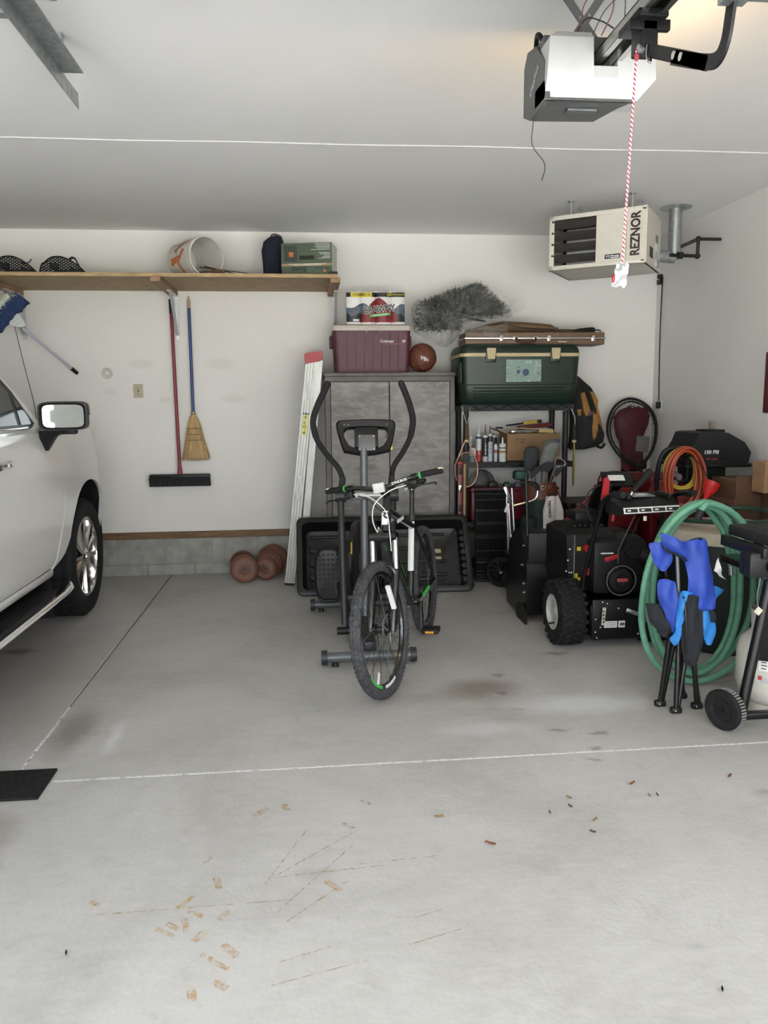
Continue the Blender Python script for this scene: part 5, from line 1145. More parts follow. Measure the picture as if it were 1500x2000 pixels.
MB().box(1.695, 2.155, 6.40, 6.406, ZS + .001, ZS + .235).build('front_wall', CARD, bx2); MB().box(1.695, 2.155, 6.66, 6.666, ZS + .001, ZS + .235).build('back_wall', CARD, bx2)
MB().box(1.695, 1.701, 6.406, 6.66, ZS + .001, ZS + .235).build('side_wall', CARD, bx2); MB().box(2.149, 2.155, 6.406, 6.66, ZS + .001, ZS + .235).build('side_wall', CARD, bx2); MB().box(1.695, 2.155, 6.40, 6.666, ZS + .001, ZS + .006).build('bottom', CARD, bx2)
MB().loft([[(1.697, 6.40, ZS + .235), (1.697, 6.66, ZS + .235), (1.70, 6.66, ZS + .239), (1.70, 6.40, ZS + .239)], [(1.60, 6.405, ZS + .275), (1.60, 6.655, ZS + .275), (1.603, 6.655, ZS + .279), (1.603, 6.405, ZS + .279)]], cap=True).build('open_flap', pm('pale_cardboard', (.40, .28, .17), .85, var=.08), bx2)
marks(bx2, [(1.765, 1.795, ZS + .185), (1.802, 1.815, ZS + .185), (1.822, 1.855, ZS + .185), (1.765, 1.772, ZS + .163), (1.778, 1.786, ZS + .163), (1.80, 1.85, ZS + .163)], .009, pm('brown_ink', (.15, .085, .042), .8), TM((0, 6.3992, 0)))
MB().box(2.10, 2.154, 6.3985, 6.4, ZS + .12, ZS + .185).build('blue_label', pm('blue_label', (.05, .07, .16), .5), bx2)
pbm = thing('paint_brush', 'wide grey-bristled paint brush lying in the cardboard box', 'brush', (1.82, 6.50, ZS + .235))
MB().box(1.75, 1.80, 6.47, 6.53, ZS + .236, ZS + .262, bev=.006).build('ferrule', STEEL, pbm); MB().loft([[(1.80, 6.47, ZS + .237), (1.80, 6.53, ZS + .237), (1.80, 6.53, ZS + .262), (1.80, 6.47, ZS + .262)], [(1.93, 6.455, ZS + .242), (1.93, 6.545, ZS + .242), (1.93, 6.545, ZS + .27), (1.93, 6.455, ZS + .27)]], cap=True).build('bristles', pm('grey_bristle', (.22, .20, .18), .8, var=.5, scale=30, stretch=(1, 8, 8)), pbm)
rs_ = thing('rod_bundle', 'thin dark rod with pale tip laid across the cardboard box', 'rod', (1.85, 6.43, ZS + .27)); MB().tube([(1.63, 6.42, ZS + .285), (2.10, 6.44, ZS + .268)], .005, 6).build('rod', pm('pale_rod', (.5, .4, .25), .5), rs_); MB().tube([(1.60, 6.42, ZS + .286), (1.66, 6.42, ZS + .284)], .007, 6).build('rod_end', BLK, rs_)
bkx = thing('boxed_tool', 'red and black boxed tool sticking out of the cardboard box', 'tool', (2.0, 6.55, ZS + .24)); MB().cbox((1.99, 6.605, ZS + .29), (.30, .08, .03), (0, -5, 8), bev=.003).build('red_case', pm('dark_red_case', (.16, .02, .02), .5), bkx)
MB().cbox((2.05, 6.47, ZS + .252), (.13, .05, .03), (0, 4, -5), bev=.003).build('yellow_panel', pm('buff_panel', (.50, .38, .14), .5), bkx)
ys = thing('yellow_scraper', 'yellow and black handled scraper on top of the cardboard box', 'scraper', (1.92, 6.52, ZS + .30)); MB().cbox((1.93, 6.53, ZS + .325), (.13, .03, .028), (0, -6, 5), bev=.006).build('yellow_handle', pm('tool_yellow', (.60, .40, .04), .45), ys); MB().cbox((2.01, 6.53, ZS + .333), (.04, .035, .03), (0, -6, 5), bev=.006).build('black_end', BLK, ys)
MB().tube([(1.87, 6.53, ZS + .318), (1.72, 6.54, ZS + .30)], .007, 6).build('blade_shank', BLK, ys)
# ------------------------------------------------------------------ rackets
def racket(cx, cy, ztop, wd, hd, hl, fcol, gcol, label, rz, edge=0):
    t = thing('racket', label, 'racket', (cx, cy, ztop - hl - hd - .10), rz)
    H0 = 0; cz = hd / 2
    MB().tube([(wd / 2 * math.copysign(abs(math.cos(R(a))) ** .9, math.cos(R(a))), 0, cz + hd / 2 * math.sin(R(a))) for a in range(0, 360, 10)], .0058, 8, closed=True).build('frame', fcol, t, world=False)
    MB().tube(smooth_pts([(-wd * .36, 0, cz + hd * .36), (-wd * .18, 0, hd + .045), (-.010, 0, hd + .10)], 4), .0055, 6).build('throat', fcol, t, world=False); MB().tube(smooth_pts([(wd * .36, 0, cz + hd * .36), (wd * .18, 0, hd + .045), (.010, 0, hd + .10)], 4), .0055, 6).build('throat', fcol, t, world=False)
    MB().cyl((0, 0, hd + .085), (0, 0, hd + .105), .019, n=12).build('collar', pm('cream_collar', (.55, .45, .25), .5), t, world=False)
    MB().cyl((0, 0, hd + .10), (0, 0, hd + .10 + hl), .0155, .0165, n=10).build('grip', gcol, t, world=False)
    gw = MB()
    for k in range(9): gw.torus((0, 0, hd + .11 + k * hl / 9), .0165, .0018, 14, 5)
    gw.build('grip_wrap', pm('grip_wrap_dark', (.06, .03, .016), .8), t, world=False)
    s = MB()
    for k in range(-8, 9):
        x = k * wd / 18; h2 = hd / 2 * math.sqrt(max(0, 1 - (2 * x / wd) ** 2)); s.cyl((x, .0006, cz - h2), (x, .0006, cz + h2), .0007, n=3, cap=False)
    for k in range(-12, 13):
        z = k * hd / 26; w2 = wd / 2 * math.sqrt(max(0, 1 - (2 * z / hd) ** 2)); s.cyl((-w2, -.0006, cz + z), (w2, -.0006, cz + z), .0007, n=3, cap=False)
    o = s.build('strings', pm('string_grey', (.25, .24, .20), .6), t, world=False); o['kind'] = 'stuff'
    MB().tube(smooth_pts([(-.034, .03, hd + hl + .235), (-.02, .0, hd + hl + .16), (0, 0, hd + .095 + hl), (.02, .0, hd + hl + .16), (.038, .03, hd + hl + .235)], 4), .0022, 5).build('hanging_cord', pm('white_cord', (.62, .62, .58), .7), t, world=False)
racket(1.316, 6.262, 1.315, .195, .285, .14, pm('copper_frame', (.48, .27, .19), .35, .5), pm('leather_grip', (.12, .06, .028), .7, var=.2), 'copper-framed racket with brown grip hanging at the left rack post', 3)
racket(2.232, 6.262, 1.29, .19, .28, .13, pm('yellow_frame', (.32, .29, .06), .4), pm('black_grip', (.02, .02, .02), .7), 'yellow-framed racket hanging edge-on at the right rack post', 74)
# ------------------------------------------------------------------ below: toolbox, red level, stake, mesh dome, crate
RDK = pm('dark_red_paint', (.14, .012, .02), .4, var=.15)
tb = thing('tool_chest', 'dark red tool tray with odds and ends on the lower rack shelf', 'tool box', (1.72, 6.50, .486))
MB().box(1.38, 2.13, 6.345, 6.67, .487, .735, bev=.006).build('chest', RDK, tb); MB().box(1.372, 2.138, 6.338, 6.676, .737, .765, bev=.006).build('lid', RDK, tb); MB().box(1.46, 1.62, 6.325, 6.338, .745, .758, bev=.003).build('chest_handle', pm('red_bar', (.22, .02, .04), .4), tb)
for (x, y, w, h, c, nm, lb) in ((1.80, 6.40, .07, .035, (.10, .16, .22), 'small_jar', 'small blue-capped jar on the dark red tool tray'), (1.70, 6.41, .06, .03, (.03, .12, .07), 'small_box', 'small green box on the dark red tool tray'), (1.58, 6.42, .08, .04, (.02, .02, .02), 'small_pouch', 'small black pouch on the dark red tool tray')):
    t = thing(nm, lb, nm.split('_')[1], (x, y, .766)); k_ = pm('odd_%d' % int(c[2] * 255), c, .5)
    MB().box(x - w / 2, x + w / 2, y - .03, y + .03, .766, .766 + h, bev=.008).build('body', k_, t); MB().box(x - w * .35, x + w * .35, y - .022, y + .022, .766 + h, .766 + h + .012, bev=.004).build('top', k_, t)
dm = thing('mesh_food_cover', 'grey mesh dome standing behind the copper racket on the tool tray', 'mesh cover', (1.52, 6.62, .766)); dmm = pm('grey_mesh', (.16, .16, .15), .6)
for a0 in (0, 60, 120): MB().tube(smooth_pts([(1.52 + .12 * math.cos(R(a)) * math.cos(R(a0)), 6.60 + .06 * math.cos(R(a)) * math.sin(R(a0)), .767 + .13 * math.sin(R(a))) for a in range(0, 181, 20)], 2), .003, 5).build('rib', INKB, dm)
mg = []
for i in range(7): mg.append([(1.52 + .119 * math.cos(R(i * 15)) * math.cos(R(a)), 6.60 + .06 * math.cos(R(i * 15)) * math.sin(R(a)), .767 + .128 * math.sin(R(i * 15))) for a in range(0, 361, 15)])
mm, n, L, b = nodes_of('see_through_mesh'); b.inputs['Base Color'].default_value = (.16, .16, .15, 1); b.inputs['Alpha'].default_value = .5
MB().sheet(mg).build('mesh', mm, dm)
rl = thing('red_level', 'red metal spirit level standing between the cabinet and the rack', 'level', (1.253, 6.24, 0)); MB().box(1.236, 1.272, 6.205, 6.243, 0, 1.0, bev=.003).build('beam', RDK, rl)
for z in (.93, .78, .62): MB().box(1.242, 1.266, 6.201, 6.206, z - .03, z + .03, bev=.002).build('vial_window', BLK if z != .78 else CHROME, rl)
MB().box(1.232, 1.276, 6.202, 6.246, .98, 1.004, bev=.004).build('end_cap', REDP, rl)
solo(MB().box(1.281, 1.300, 6.208, 6.24, 0, .985, bev=.003), 'wooden_stake', pm('bare_wood_stake', (.35, .20, .10), .75, var=.2, scale=5, stretch=(6, 6, 1)), 'thin wooden stake standing against the left rack post', 'stake', (1.29, 6.23, 0))
cw = pm('black_wire', (.025, .025, .027), .4, .3); ct = thing('folded_wire_crate', 'folded black wire dog crate leaning against the rack front', 'crate', (1.50, 6.10, 0), rot=(-6, 0, -4))
for q in range(4):
    p = MB(); y = q * .028
    for z in ([.012, .03, .05, .07, .10, .17, .18, .27, .375, .39, .49, .505, .60, .61, .69, .74, .775] if q == 0 else [.02, .2, .4, .6, .775]): p.cyl((-.125, y, z), (.125, y, z), .0026, n=5)
    for k in range(18 if q < 2 else 10): x = -.12 + k * .24 / (17 if q < 2 else 9); p.cyl((x, y + .004, .01), (x, y + .004, .78), .0026, n=5)
    o = p.build('wire_panel', cw, ct, world=False); o['kind'] = 'stuff'
MB().box(-.12, .12, .10, .115, .02, .77, bev=.004).build('floor_pan', BLKM, ct, world=False)
# ------------------------------------------------------------------ golf bag, clubs, cart, towel
GBG = pm('dark_green_nylon', (.012, .03, .024), .7, var=.25, scale=20, bump=.15); LEA = pm('brown_leather', (.11, .035, .018), .5, var=.2, scale=25, bump=.1)
gb = thing('golf_bag', 'dark green golf bag with brown leather cuff standing before the rack', 'golf bag', (1.88, 5.93, 0))
ga, gbb = Vector((1.88, 5.86, .02)), Vector((1.862, 6.02, .80)); GF = frame(ga, gbb); gl = (gbb - ga).length
MB().lathe([(.001, 0), (.125, 0), (.13, .02), (.135, .35), (.128, .60), (.125, gl - .10), (.118, gl - .10)], 28, GF).build('bag_body', GBG, gb)
MB().lathe([(.127, gl - .11), (.133, gl - .06), (.14, gl + .03), (.134, gl + .03), (.125, gl - .08)], 28, GF).build('leather_cuff', LEA, gb)
MB().lathe([(.122, gl - .085), (.001, gl - .085)], 24, GF).build('bag_well', INKB, gb)
for a in (250, 285): MB().tube([GF @ Vector((.136 * math.cos(R(a)), .136 * math.sin(R(a)), z)) for z in (.05, .3, .5, .68)], .012, 6, flat=.3).build('brown_stripe', LEA, gb)
MB().cbox((1.74, 5.90, .40), (.10, .14, .38), (4, 0, 12), bev=.03).build('side_pocket', GBG, gb); MB().cbox((1.89, 5.74, .24), (.20, .07, .28), (6, 0, 0), bev=.025).build('front_pocket', GBG, gb)
MB().cbox((1.71, 6.02, .90), (.12, .10, .075), (0, 5, 0), bev=.02).build('green_pouch', pm('teal_pouch', (.012, .06, .05), .6), gb)
text('C', .034, pm('cream_letters', (.62, .55, .42), .6), gb, (1.845, 5.878, .812), (95, 0, 0), bold=.01); text('I D', .028, pm('faded_letters', (.26, .17, .11), .6), gb, (1.895, 5.878, .818), (95, 0, 0))
MB().tube(smooth_pts([(1.985, 5.92, .78), (2.02, 5.86, .6), (2.01, 5.83, .4)], 5), .012, 6, flat=.4).build('carry_strap', LEA, gb)
HCV = pm('grey_head_cover', (.13, .135, .13), .9, col2=(.20, .205, .195), scale=12, bump=.3)
cl_ = ((1.76, .93, -.06, 'i'), (1.80, .95, -.02, 'i'), (1.845, .98, .0, 'i'), (1.895, .97, .02, 'i'), (1.955, .94, .05, 'i'), (1.89, 1.06, -.01, 'w'), (1.95, 1.07, .03, 'w'), (1.80, 1.02, .04, 'd'), (1.965, 1.0, -.03, 'p'))
for k, (x, z, dx, kd) in enumerate(cl_):
    lb = {'i': 'bare steel iron club, %s one from the green pouch in the golf bag' % ('first second third fourth fifth'.split()[min(k, 4)]), 'w': ('grey fabric head cover nearer the green pouch on a wood club' if k == 5 else 'grey fabric head cover on the wood club nearer the rack post'), 'd': 'dark head-covered club behind the grey head covers', 'p': 'putter with a pale looped head at the right of the golf bag'}[kd]
    t = thing('golf_club', lb, 'golf club', (x, 6.0, .74), 0, 'clubs in the golf bag'); y = {5: 6.02, 6: 6.10}.get(k, {'i': 5.90 + .04 * (k % 2), 'd': 6.11, 'p': 5.95}.get(kd, 6.02))
    MB().cyl((1.87 + (x - 1.87) * .45, 6.0 + (y - 6.0) * .5, .745), (x, y, z - .03), .006, n=8).build('shaft', STEEL, t)
    if kd == 'i':
        MB().loft([[(x - .008, y - .012, z - .04), (x + .012, y - .012, z - .04), (x + .012, y + .008, z - .04), (x - .008, y + .008, z - .04)], [(x - .006, y - .02, z), (x + .05, y - .02, z + .008), (x + .05, y - .008, z + .008), (x - .006, y, z)], [(x - .002, y - .026, z + .022), (x + .055, y - .026, z + .045), (x + .055, y - .018, z + .045), (x - .002, y - .016, z + .022)]], cap=True).build('club_head', pm('dull_iron_head', (.16, .16, .165), .35, .8), t)
    elif kd in 'wd':
        m_ = HCV if kd == 'w' else pm('dark_head_cover', (.035, .04, .045), .8); tl = 22 if k == 5 else 4
        MB().loft([[(x + math.sin(R(tl)) * h_ + w * math.copysign(abs(math.cos(R(a))) ** .8, math.cos(R(a))), y - .04 + w * .55 * math.sin(R(a)), z - .09 + h_) for a in range(0, 360, 20)] for h_, w in ((0, .040), (.03, .055), (.10, .062), (.16, .064), (.19, .05), (.20, .02))], cap=True).build('head_cover', m_, t)
    else:
        MB().tube(smooth_pts([(x, y, z - .03), (x + .005, y - .02, z + .045), (x + .045, y - .02, z + .035), (x + .08, y - .02, z + .005), (x + .07, y - .02, z - .02), (x + .005, y - .02, z - .02)], 3), .005, 6).build('looped_head', pm('pale_putter', (.5, .48, .42), .3, .6), t)
# cart
gcart = thing('golf_cart', 'folding golf pull cart with silver tubes and two black spoked wheels', 'golf cart', (1.60, 5.86, 0)); SIL = pm('silver_tube', (.62, .63, .64), .25, .9, var=.06)
for (a, b_, r) in (((1.548, 5.84, .77), (1.575, 5.82, .12), .009), ((1.565, 5.84, .70), (1.60, 5.80, .10), .010), ((1.588, 5.84, .82), (1.625, 5.78, .12), .009), ((1.572, 5.83, .52), (1.64, 5.76, .10), .006)): MB().cyl(a, b_, r, n=10).build('frame_tube', SIL, gcart)
MB().cbox((1.553, 5.82, .77), (.028, .012, .14), (0, -22, 0), bev=.004).build('top_bracket', SIL, gcart); MB().cbox((1.545, 5.82, .655), (.03, .01, .05), (0, 20, 0), bev=.004).build('tag', WHITEP, gcart); MB().cbox((1.60, 5.80, .41), (.05, .04, .06), bev=.008).build('clamp', BLK, gcart)
MB().tube(smooth_pts([(1.60, 5.84, .68), (1.70, 5.83, .705), (1.765, 5.83, .725), (1.79, 5.83, .755), (1.795, 5.83, .80)], 4), .011, 8).build('handle_tube', SIL, gcart); MB().tube(smooth_pts([(1.795, 5.83, .80), (1.785, 5.83, .835), (1.75, 5.84, .855), (1.66, 5.86, .862)], 4), .016, 8).build('handle_grip', BLK, gcart)
MB().cyl((1.605, 5.70, .125), (1.545, 5.95, .125), .008, n=8).build('axle', SIL, gcart)
for c in ((1.607, 5.69, .125), (1.545, 5.96, .125)):
    F = Matrix.Translation(c) @ Vector((-.45, -.89, 0)).to_track_quat('Z', 'Y').to_matrix().to_4x4()
    w_ = MB().torus((0, 0, 0), .112, .0135, 36, 8, M=F).build('tire', RUB, gcart); MB().torus((0, 0, 0), .098, .006, 32, 6, M=F).build('rim', BLK, w_); MB().cyl((0, 0, -.02), (0, 0, .022), .018, n=12, M=F).build('hub', BLK, w_); MB().cyl((0, 0, .022), (0, 0, .027), .009, n=10, M=F).build('hub_bolt', STEEL, w_)
    for k in range(14): a = 2 * math.pi * k / 14; MB().cyl((.015 * math.cos(a), .015 * math.sin(a), 0), (.098 * math.cos(a + .25), .098 * math.sin(a + .25), 0), .0028, n=5, M=F).build('spoke', BLK, w_)
tw_ = thing('golf_towel', 'white lettered towel with frayed hem hanging from the golf cart handle', 'towel', (1.90, 5.74, .49)); g = []; rt = random.Random(6)
for i in range(15):
    z = .765 - i * .0185; w = .048 + .030 * min(1, i / 6); row = []
    for j in range(13): u = j / 12 * 2 - 1; row.append((1.885 + .012 * i / 14 + u * w, 5.735 - .012 * math.cos(u * 5 + i * .15) + (.01 if i < 2 else 0), z - (.03 * abs(math.sin(u * 3.1 + .6)) + rt.uniform(0, .02) if i == 14 else 0)))
    g.append(row)
MB().sheet(g, .004).build('cloth', pm('white_terry', (.66, .62, .60), .95, var=.08, scale=60, bump=.3), tw_); text('DURACELL', .020, INKB, tw_, (1.858, 5.718, .665), (90, -95, 0), bold=.04)
for k in range(5): MB().tube([(1.86 + k * .02, 5.725, .50), (1.86 + k * .021, 5.722, .462)], .0016, 4).build('frayed_thread', pm('white_terry', (.66, .62, .60), .95), tw_)
MB().tube([(1.85, 5.75, .765), (1.92, 5.75, .768)], .008, 6).build('clip', BLK, tw_)
# ------------------------------------------------------------------ backpack, landing net, red jacket
GOLD = pm('gold_canvas', (.33, .17, .045), .85, var=.22, scale=16, bump=.25); BKC = pm('black_canvas', (.016, .016, .017), .85, var=.3, scale=30, bump=.2)
bp_ = thing('backpack', 'gold and black canvas backpack hanging at the right end of the rack', 'backpack', (2.44, 6.50, 1.06)); lp = []
for z, cx_, w, d in ((1.70, 2.335, .02, .02), (1.66, 2.35, .05, .05), (1.60, 2.375, .095, .08), (1.52, 2.40, .115, .10), (1.42, 2.405, .115, .105), (1.32, 2.425, .13, .115), (1.20, 2.447, .152, .12), (1.13, 2.44, .15, .12), (1.09, 2.40, .12, .10), (1.07, 2.36, .07, .07)): lp.append([(cx_ + w * math.copysign(abs(math.cos(R(a))) ** .75, math.cos(R(a))), 6.55 + d * math.sin(R(a)), z) for a in range(0, 360, 15)])
MB().loft(lp, cap=True).build('pack_body', BKC, bp_)
def on_pack(poly, nm, mat, off=.0, th=.012):
    m = MB(); c = Vector((sum(p[0] for p in poly) / len(poly), 0, sum(p[1] for p in poly) / len(poly))); rings = []
    for k, y in ((1, 6.455), (1, 6.445), (.9, 6.434), (.4, 6.427), (.02, 6.426)): rings.append([(c.x + (x - c.x) * k, y - off + .5 * max(0, abs(x - 2.43) - .06), c.z + (z - c.z) * k) for x, z in poly])
    m.loft(rings); return m.build(nm, mat, bp_)
on_pack([(2.46, 1.43), (2.50, 1.44), (2.555, 1.28), (2.585, 1.18), (2.56, 1.14), (2.455, 1.11), (2.425, 1.17), (2.45, 1.30)], 'lower_gold_panel', GOLD); on_pack([(2.345, 1.55), (2.375, 1.565), (2.435, 1.40), (2.455, 1.37), (2.39, 1.355), (2.37, 1.40)], 'upper_gold_panel', GOLD, .004)
on_pack([(2.42, 1.57), (2.46, 1.56), (2.50, 1.49), (2.495, 1.41), (2.475, 1.43)], 'side_gold_panel', GOLD, .002); on_pack([(2.32, 1.415), (2.355, 1.42), (2.355, 1.37), (2.335, 1.355)], 'gold_tab', GOLD, .004)
MB().tube(smooth_pts([(2.37, 6.44, 1.61), (2.42, 6.43, 1.52), (2.465, 6.43, 1.42), (2.48, 6.44, 1.38)], 4), .018, 6, flat=.4).build('compression_strap', BKC, bp_); MB().cbox((2.43, 6.418, 1.385), (.035, .004, .028), (0, 15, 0), bev=.0015).build('badge', pm('purple_badge', (.09, .05, .13), .5), bp_)
MB().tube(smooth_pts([(2.52, 6.50, 1.10), (2.55, 6.47, 1.085), (2.58, 6.47, 1.12)], 3), .014, 6).build('strap_end', BKC, bp_); MB().tube(smooth_pts([(2.335, 6.55, 1.69), (2.34, 6.56, 1.74), (2.35, 6.62, 1.76), (2.35, 6.68, 1.70)], 4), .012, 6, flat=.5).build('hang_loop', BKC, bp_)
hk = thing('wall_hook', 'small steel hook on the wall holding the gold backpack', 'hook', (2.35, 6.80, 1.70)); MB().tube(smooth_pts([(2.35, 6.80, 1.72), (2.35, 6.70, 1.70), (2.35, 6.66, 1.71), (2.35, 6.65, 1.74)], 4), .006, 6).build('hook', STEEL, hk); MB().box(2.335, 2.365, 6.793, 6.80, 1.69, 1.75).build('hook_plate', STEEL, hk)
nt = thing('landing_net', 'black hoop landing net leaning in the corner in front of a red jacket', 'fishing net', (2.88, 6.55, .30)); HP = [(2.90, .915), (2.80, .945), (2.72, 1.02), (2.655, 1.13), (2.64, 1.24), (2.675, 1.36), (2.75, 1.455), (2.865, 1.505), (2.985, 1.475), (3.07, 1.39), (3.095, 1.27), (3.07, 1.13), (3.0, 1.0)]
def ny(z): return 6.46 + .20 * (z - .9) / .6
for off, r_ in ((0, .0115), (.022, .0075)): MB().tube(smooth_pts([(x + (2.875 - x) * off * 4, ny(z) - off * .6, z + (1.21 - z) * off * 4) for x, z in HP], 4, True), r_, 8, closed=True).build('hoop', BLK, nt)
HPs = smooth_pts([Vector((x, 0, z)) for x, z in HP], 4, True); nm_ = MB()
def inside(x, z):
    c = False; n_ = len(HPs)
    for i in range(n_):
        a, b2 = HPs[i], HPs[(i + 1) % n_]
        if (a.z > z) != (b2.z > z) and x < (b2.x - a.x) * (z - a.z) / (b2.z - a.z) + a.x: c = not c
    return c
for s in (-1, 1):
    for k in range(44):
        run = []
        for j in range(60):
            x = 2.2 + k * .03 + s * (j - 30) * .012; z = .9 + j * .0105
            if inside(x, z): run.append((x, ny(z) + .09 * max(0, 1 - ((x - 2.87) ** 2 + (z - 1.2) ** 2) / .09), z))
        if len(run) > 2: nm_.tube(run[::4] + [run[-1]], .0017, 3, cap=False)
o = nm_.build('netting', INKB, nt); o['kind'] = 'stuff'
MB().tube([(2.91, 6.455, .93), (2.93, 6.44, .30)], .014, 8).build('handle', BLK, nt); MB().cbox((2.905, 6.45, .925), (.10, .04, .06), bev=.012).build('yoke', BLK, nt)
JK = pm('red_nylon_jacket', (.13, .008, .018), .55, var=.3, scale=9, bump=.4); jt = thing('red_jacket', 'crumpled red jacket bundled in the corner behind the net', 'jacket', (2.95, 6.72, .80)); lp = []
for z, cx_, w, d in ((.86, 2.95, .10, .03), (.95, 2.95, .10, .04), (1.12, 2.93, .10, .045), (1.18, 2.92, .13, .05), (1.28, 2.93, .155, .055), (1.35, 2.93, .16, .05), (1.40, 2.95, .13, .04), (1.425, 2.98, .08, .025)): lp.append([(cx_ + w * math.cos(R(a)) * (1 + .08 * math.sin(a * .07 + z * 30)), 6.735 + d * math.sin(R(a)), z + .012 * math.sin(a * .1)) for a in range(0, 360, 15)])
MB().loft(lp, cap=True).build('jacket_body', JK, jt); MB().cbox((3.02, 6.685, 1.10), (.12, .006, .14), (0, 4, 0)).build('pale_lining', pm('grey_lining', (.32, .31, .31), .8), jt); MB().tube(smooth_pts([(2.84, 6.69, 1.40), (2.88, 6.68, 1.44), (2.93, 6.68, 1.43)], 4), .005, 6).build('hang_cord', INKB, jt)
# ================================================================== SNOW BLOWER (heads towards the back wall)
SBK = pm('snow_blower_black', (.005, .005, .0055), .35, var=.2, scale=15, spec=.35); SBM = pm('engine_black', (.007, .007, .0075), .5, var=.3, scale=30, spec=.3)
sb = thing('snow_blower', 'black two-stage snow blower with knobby tires and red chute parts', 'snow blower', (1.82, 4.8, 0))
def sb_plate(x, nm):
    m = MB(); prof = [(4.93, .02), (5.42, .02), (5.45, .05), (5.46, .30), (5.40, .47), (5.25, .60), (5.08, .62), (4.96, .50), (4.93, .30)]
    m.prism(prof, .006, Matrix(((0, 0, 1, x), (1, 0, 0, 0), (0, 1, 0, 0), (0, 0, 0, 1)))); return m.build(nm, SBK, sb)
lp_ = sb_plate(1.455, 'auger_side_plate'); sb_plate(2.21, 'auger_side_plate')
MB().loft([[(x, y, z) for y, z in ((4.95, .05), (4.93, .30), (4.98, .50), (5.08, .60), (5.25, .595), (5.40, .46), (5.40, .45), (5.24, .58), (5.08, .585), (4.99, .49), (4.945, .30), (4.965, .05))] for x in (1.46, 2.212)], cap=True).build('auger_housing', SBK, sb)
MB().box(1.46, 2.21, 4.92, 4.935, .42, .62, bev=.003).build('housing_back', SBM, sb); MB().cyl((1.46, 5.24, .24), (2.21, 5.24, .24), .018, n=10).build('auger_shaft', SBM, sb)
for q, (x0, s) in enumerate(((1.50, 1), (2.17, -1))):
    pts = [(x0 + s * .3 * k / 40, 5.24 + .18 * math.cos(k * .32), .24 + .18 * math.sin(k * .32)) for k in range(41)]; MB().tube(pts, .016, 6, flat=.4).build('auger_spiral', REDP, sb)
MB().prism([(4.90, .0), (5.10, .0), (5.14, .03), (5.12, .10), (4.98, .13), (4.90, .08)], .014, Matrix(((0, 0, 1, 1.438), (1, 0, 0, 0), (0, 1, 0, 0), (0, 0, 0, 1)))).build('skid_shoe', SBM, lp_)
for y, z in ((4.97, .055), (5.06, .05), (4.99, .20), (5.0, .26), (5.05, .38), (5.02, .52)): MB().cyl((1.455, y, z), (1.445, y, z), .008, n=8).build('bolt', STEEL, lp_)
MB().tube([(1.458, 4.945, .60), (1.45, 4.95, .86), (1.445, 4.96, 1.0)], .010, 8).build('drift_cutter', SBK, sb)
# wheels with chevron lugs
def lug_wheel(x, s):
    F = Matrix.Translation((x, 4.48, .205)) @ Matrix(((0, 0, s, 0), (1, 0, 0, 0), (0, 1, 0, 0), (0, 0, 0, 1)))
    t_ = MB().lathe([(.105, -.005), (.125, -.012), (.165, -.014), (.188, .0), (.193, .02), (.193, .12), (.188, .14), (.165, .152), (.12, .148)], 44, F).build('tire', RUB, sb)
    for k in range(22):
        a = 2 * math.pi * k / 22
        for q in (0, 1):
            aa = a + q * math.pi / 22; M_ = Matrix.Translation((x, 4.48, .205)) @ Matrix.Rotation(aa, 4, 'X') @ Matrix.Translation((s * (.045 if q else .098), 0, .196))
            MB().cbox((0, 0, 0), (.05, .020, .020), (0, 0, 24 * (1 if q else -1) * s), bev=.003, M=M_, seg=1).build('lug', RUB, t_)
            MB().cbox((0, 0, 0), (.022, .024, .022), (0, 0, 0), bev=.003, M=M_ @ Matrix.Translation((s * (-.045 if q else .045), .012, -.006)), seg=1).build('side_lug', RUB, t_)
    r_ = MB().lathe([(.106, .0), (.110, -.008), (.103, -.012), (.096, .0), (.085, .012), (.03, .016), (.02, .004), (0, .004)], 36, F).build('wheel_rim', pm('pale_grey_rim', (.50, .50, .48), .4, .2), sb)
    MB().tube([F @ Vector((0, -.07, .004)), F @ Vector((.035, -.085, -.02))], .006, 6).build('valve_stem', INKB, r_)
lug_wheel(1.492, 1); lug_wheel(2.19, -1)
MB().cyl((1.5, 4.48, .205), (2.18, 4.48, .205), .014, n=10).build('wheel_axle', STEEL, sb)
# tractor frame, engine, belt cover
MB().box(1.70, 2.02, 4.40, 4.90, .06, .26, bev=.01).build('transmission_case', SBK, sb)
bc_ = MB().loft([[(1.64, 4.62, .30), (1.90, 4.60, .30), (1.92, 4.92, .32), (1.60, 4.92, .32)], [(1.62, 4.60, .42), (1.92, 4.58, .42), (1.93, 4.93, .45), (1.58, 4.93, .45)], [(1.61, 4.61, .66), (1.92, 4.59, .66), (1.93, 4.93, .68), (1.58, 4.93, .68)], [(1.66, 4.64, .70), (1.88, 4.63, .70), (1.89, 4.90, .71), (1.63, 4.90, .71)]], cap=True).build('engine_shroud', SBM, sb)
for k in range(6): MB().box(1.67 + k * .035, 1.69 + k * .035, 4.66, 4.88, .703, .715).build('vent_slot', INKB, bc_)
YEL = pm('warning_yellow', (.62, .50, .03), .5)
MB().box(1.675, 1.700, 4.594, 4.604, .56, .585).build('warning_sticker', YEL, bc_); MB().prism([(-.018, 0), (.018, 0), (0, .03)], .004, TM((1.69, 4.606, .545), (90, 180, 0))).build('warning_sticker', YEL, bc_); MB().box(1.665, 1.682, 4.592, 4.604, .385, .415).box(1.672, 1.700, 4.592, 4.604, .37, .388).build('lever_pictogram', YEL, bc_)
for z in (.575, .435): MB().cyl((1.735, 4.595, z), (1.735, 4.55, z), .026, .024, n=16).build('red_knob', REDP, bc_)
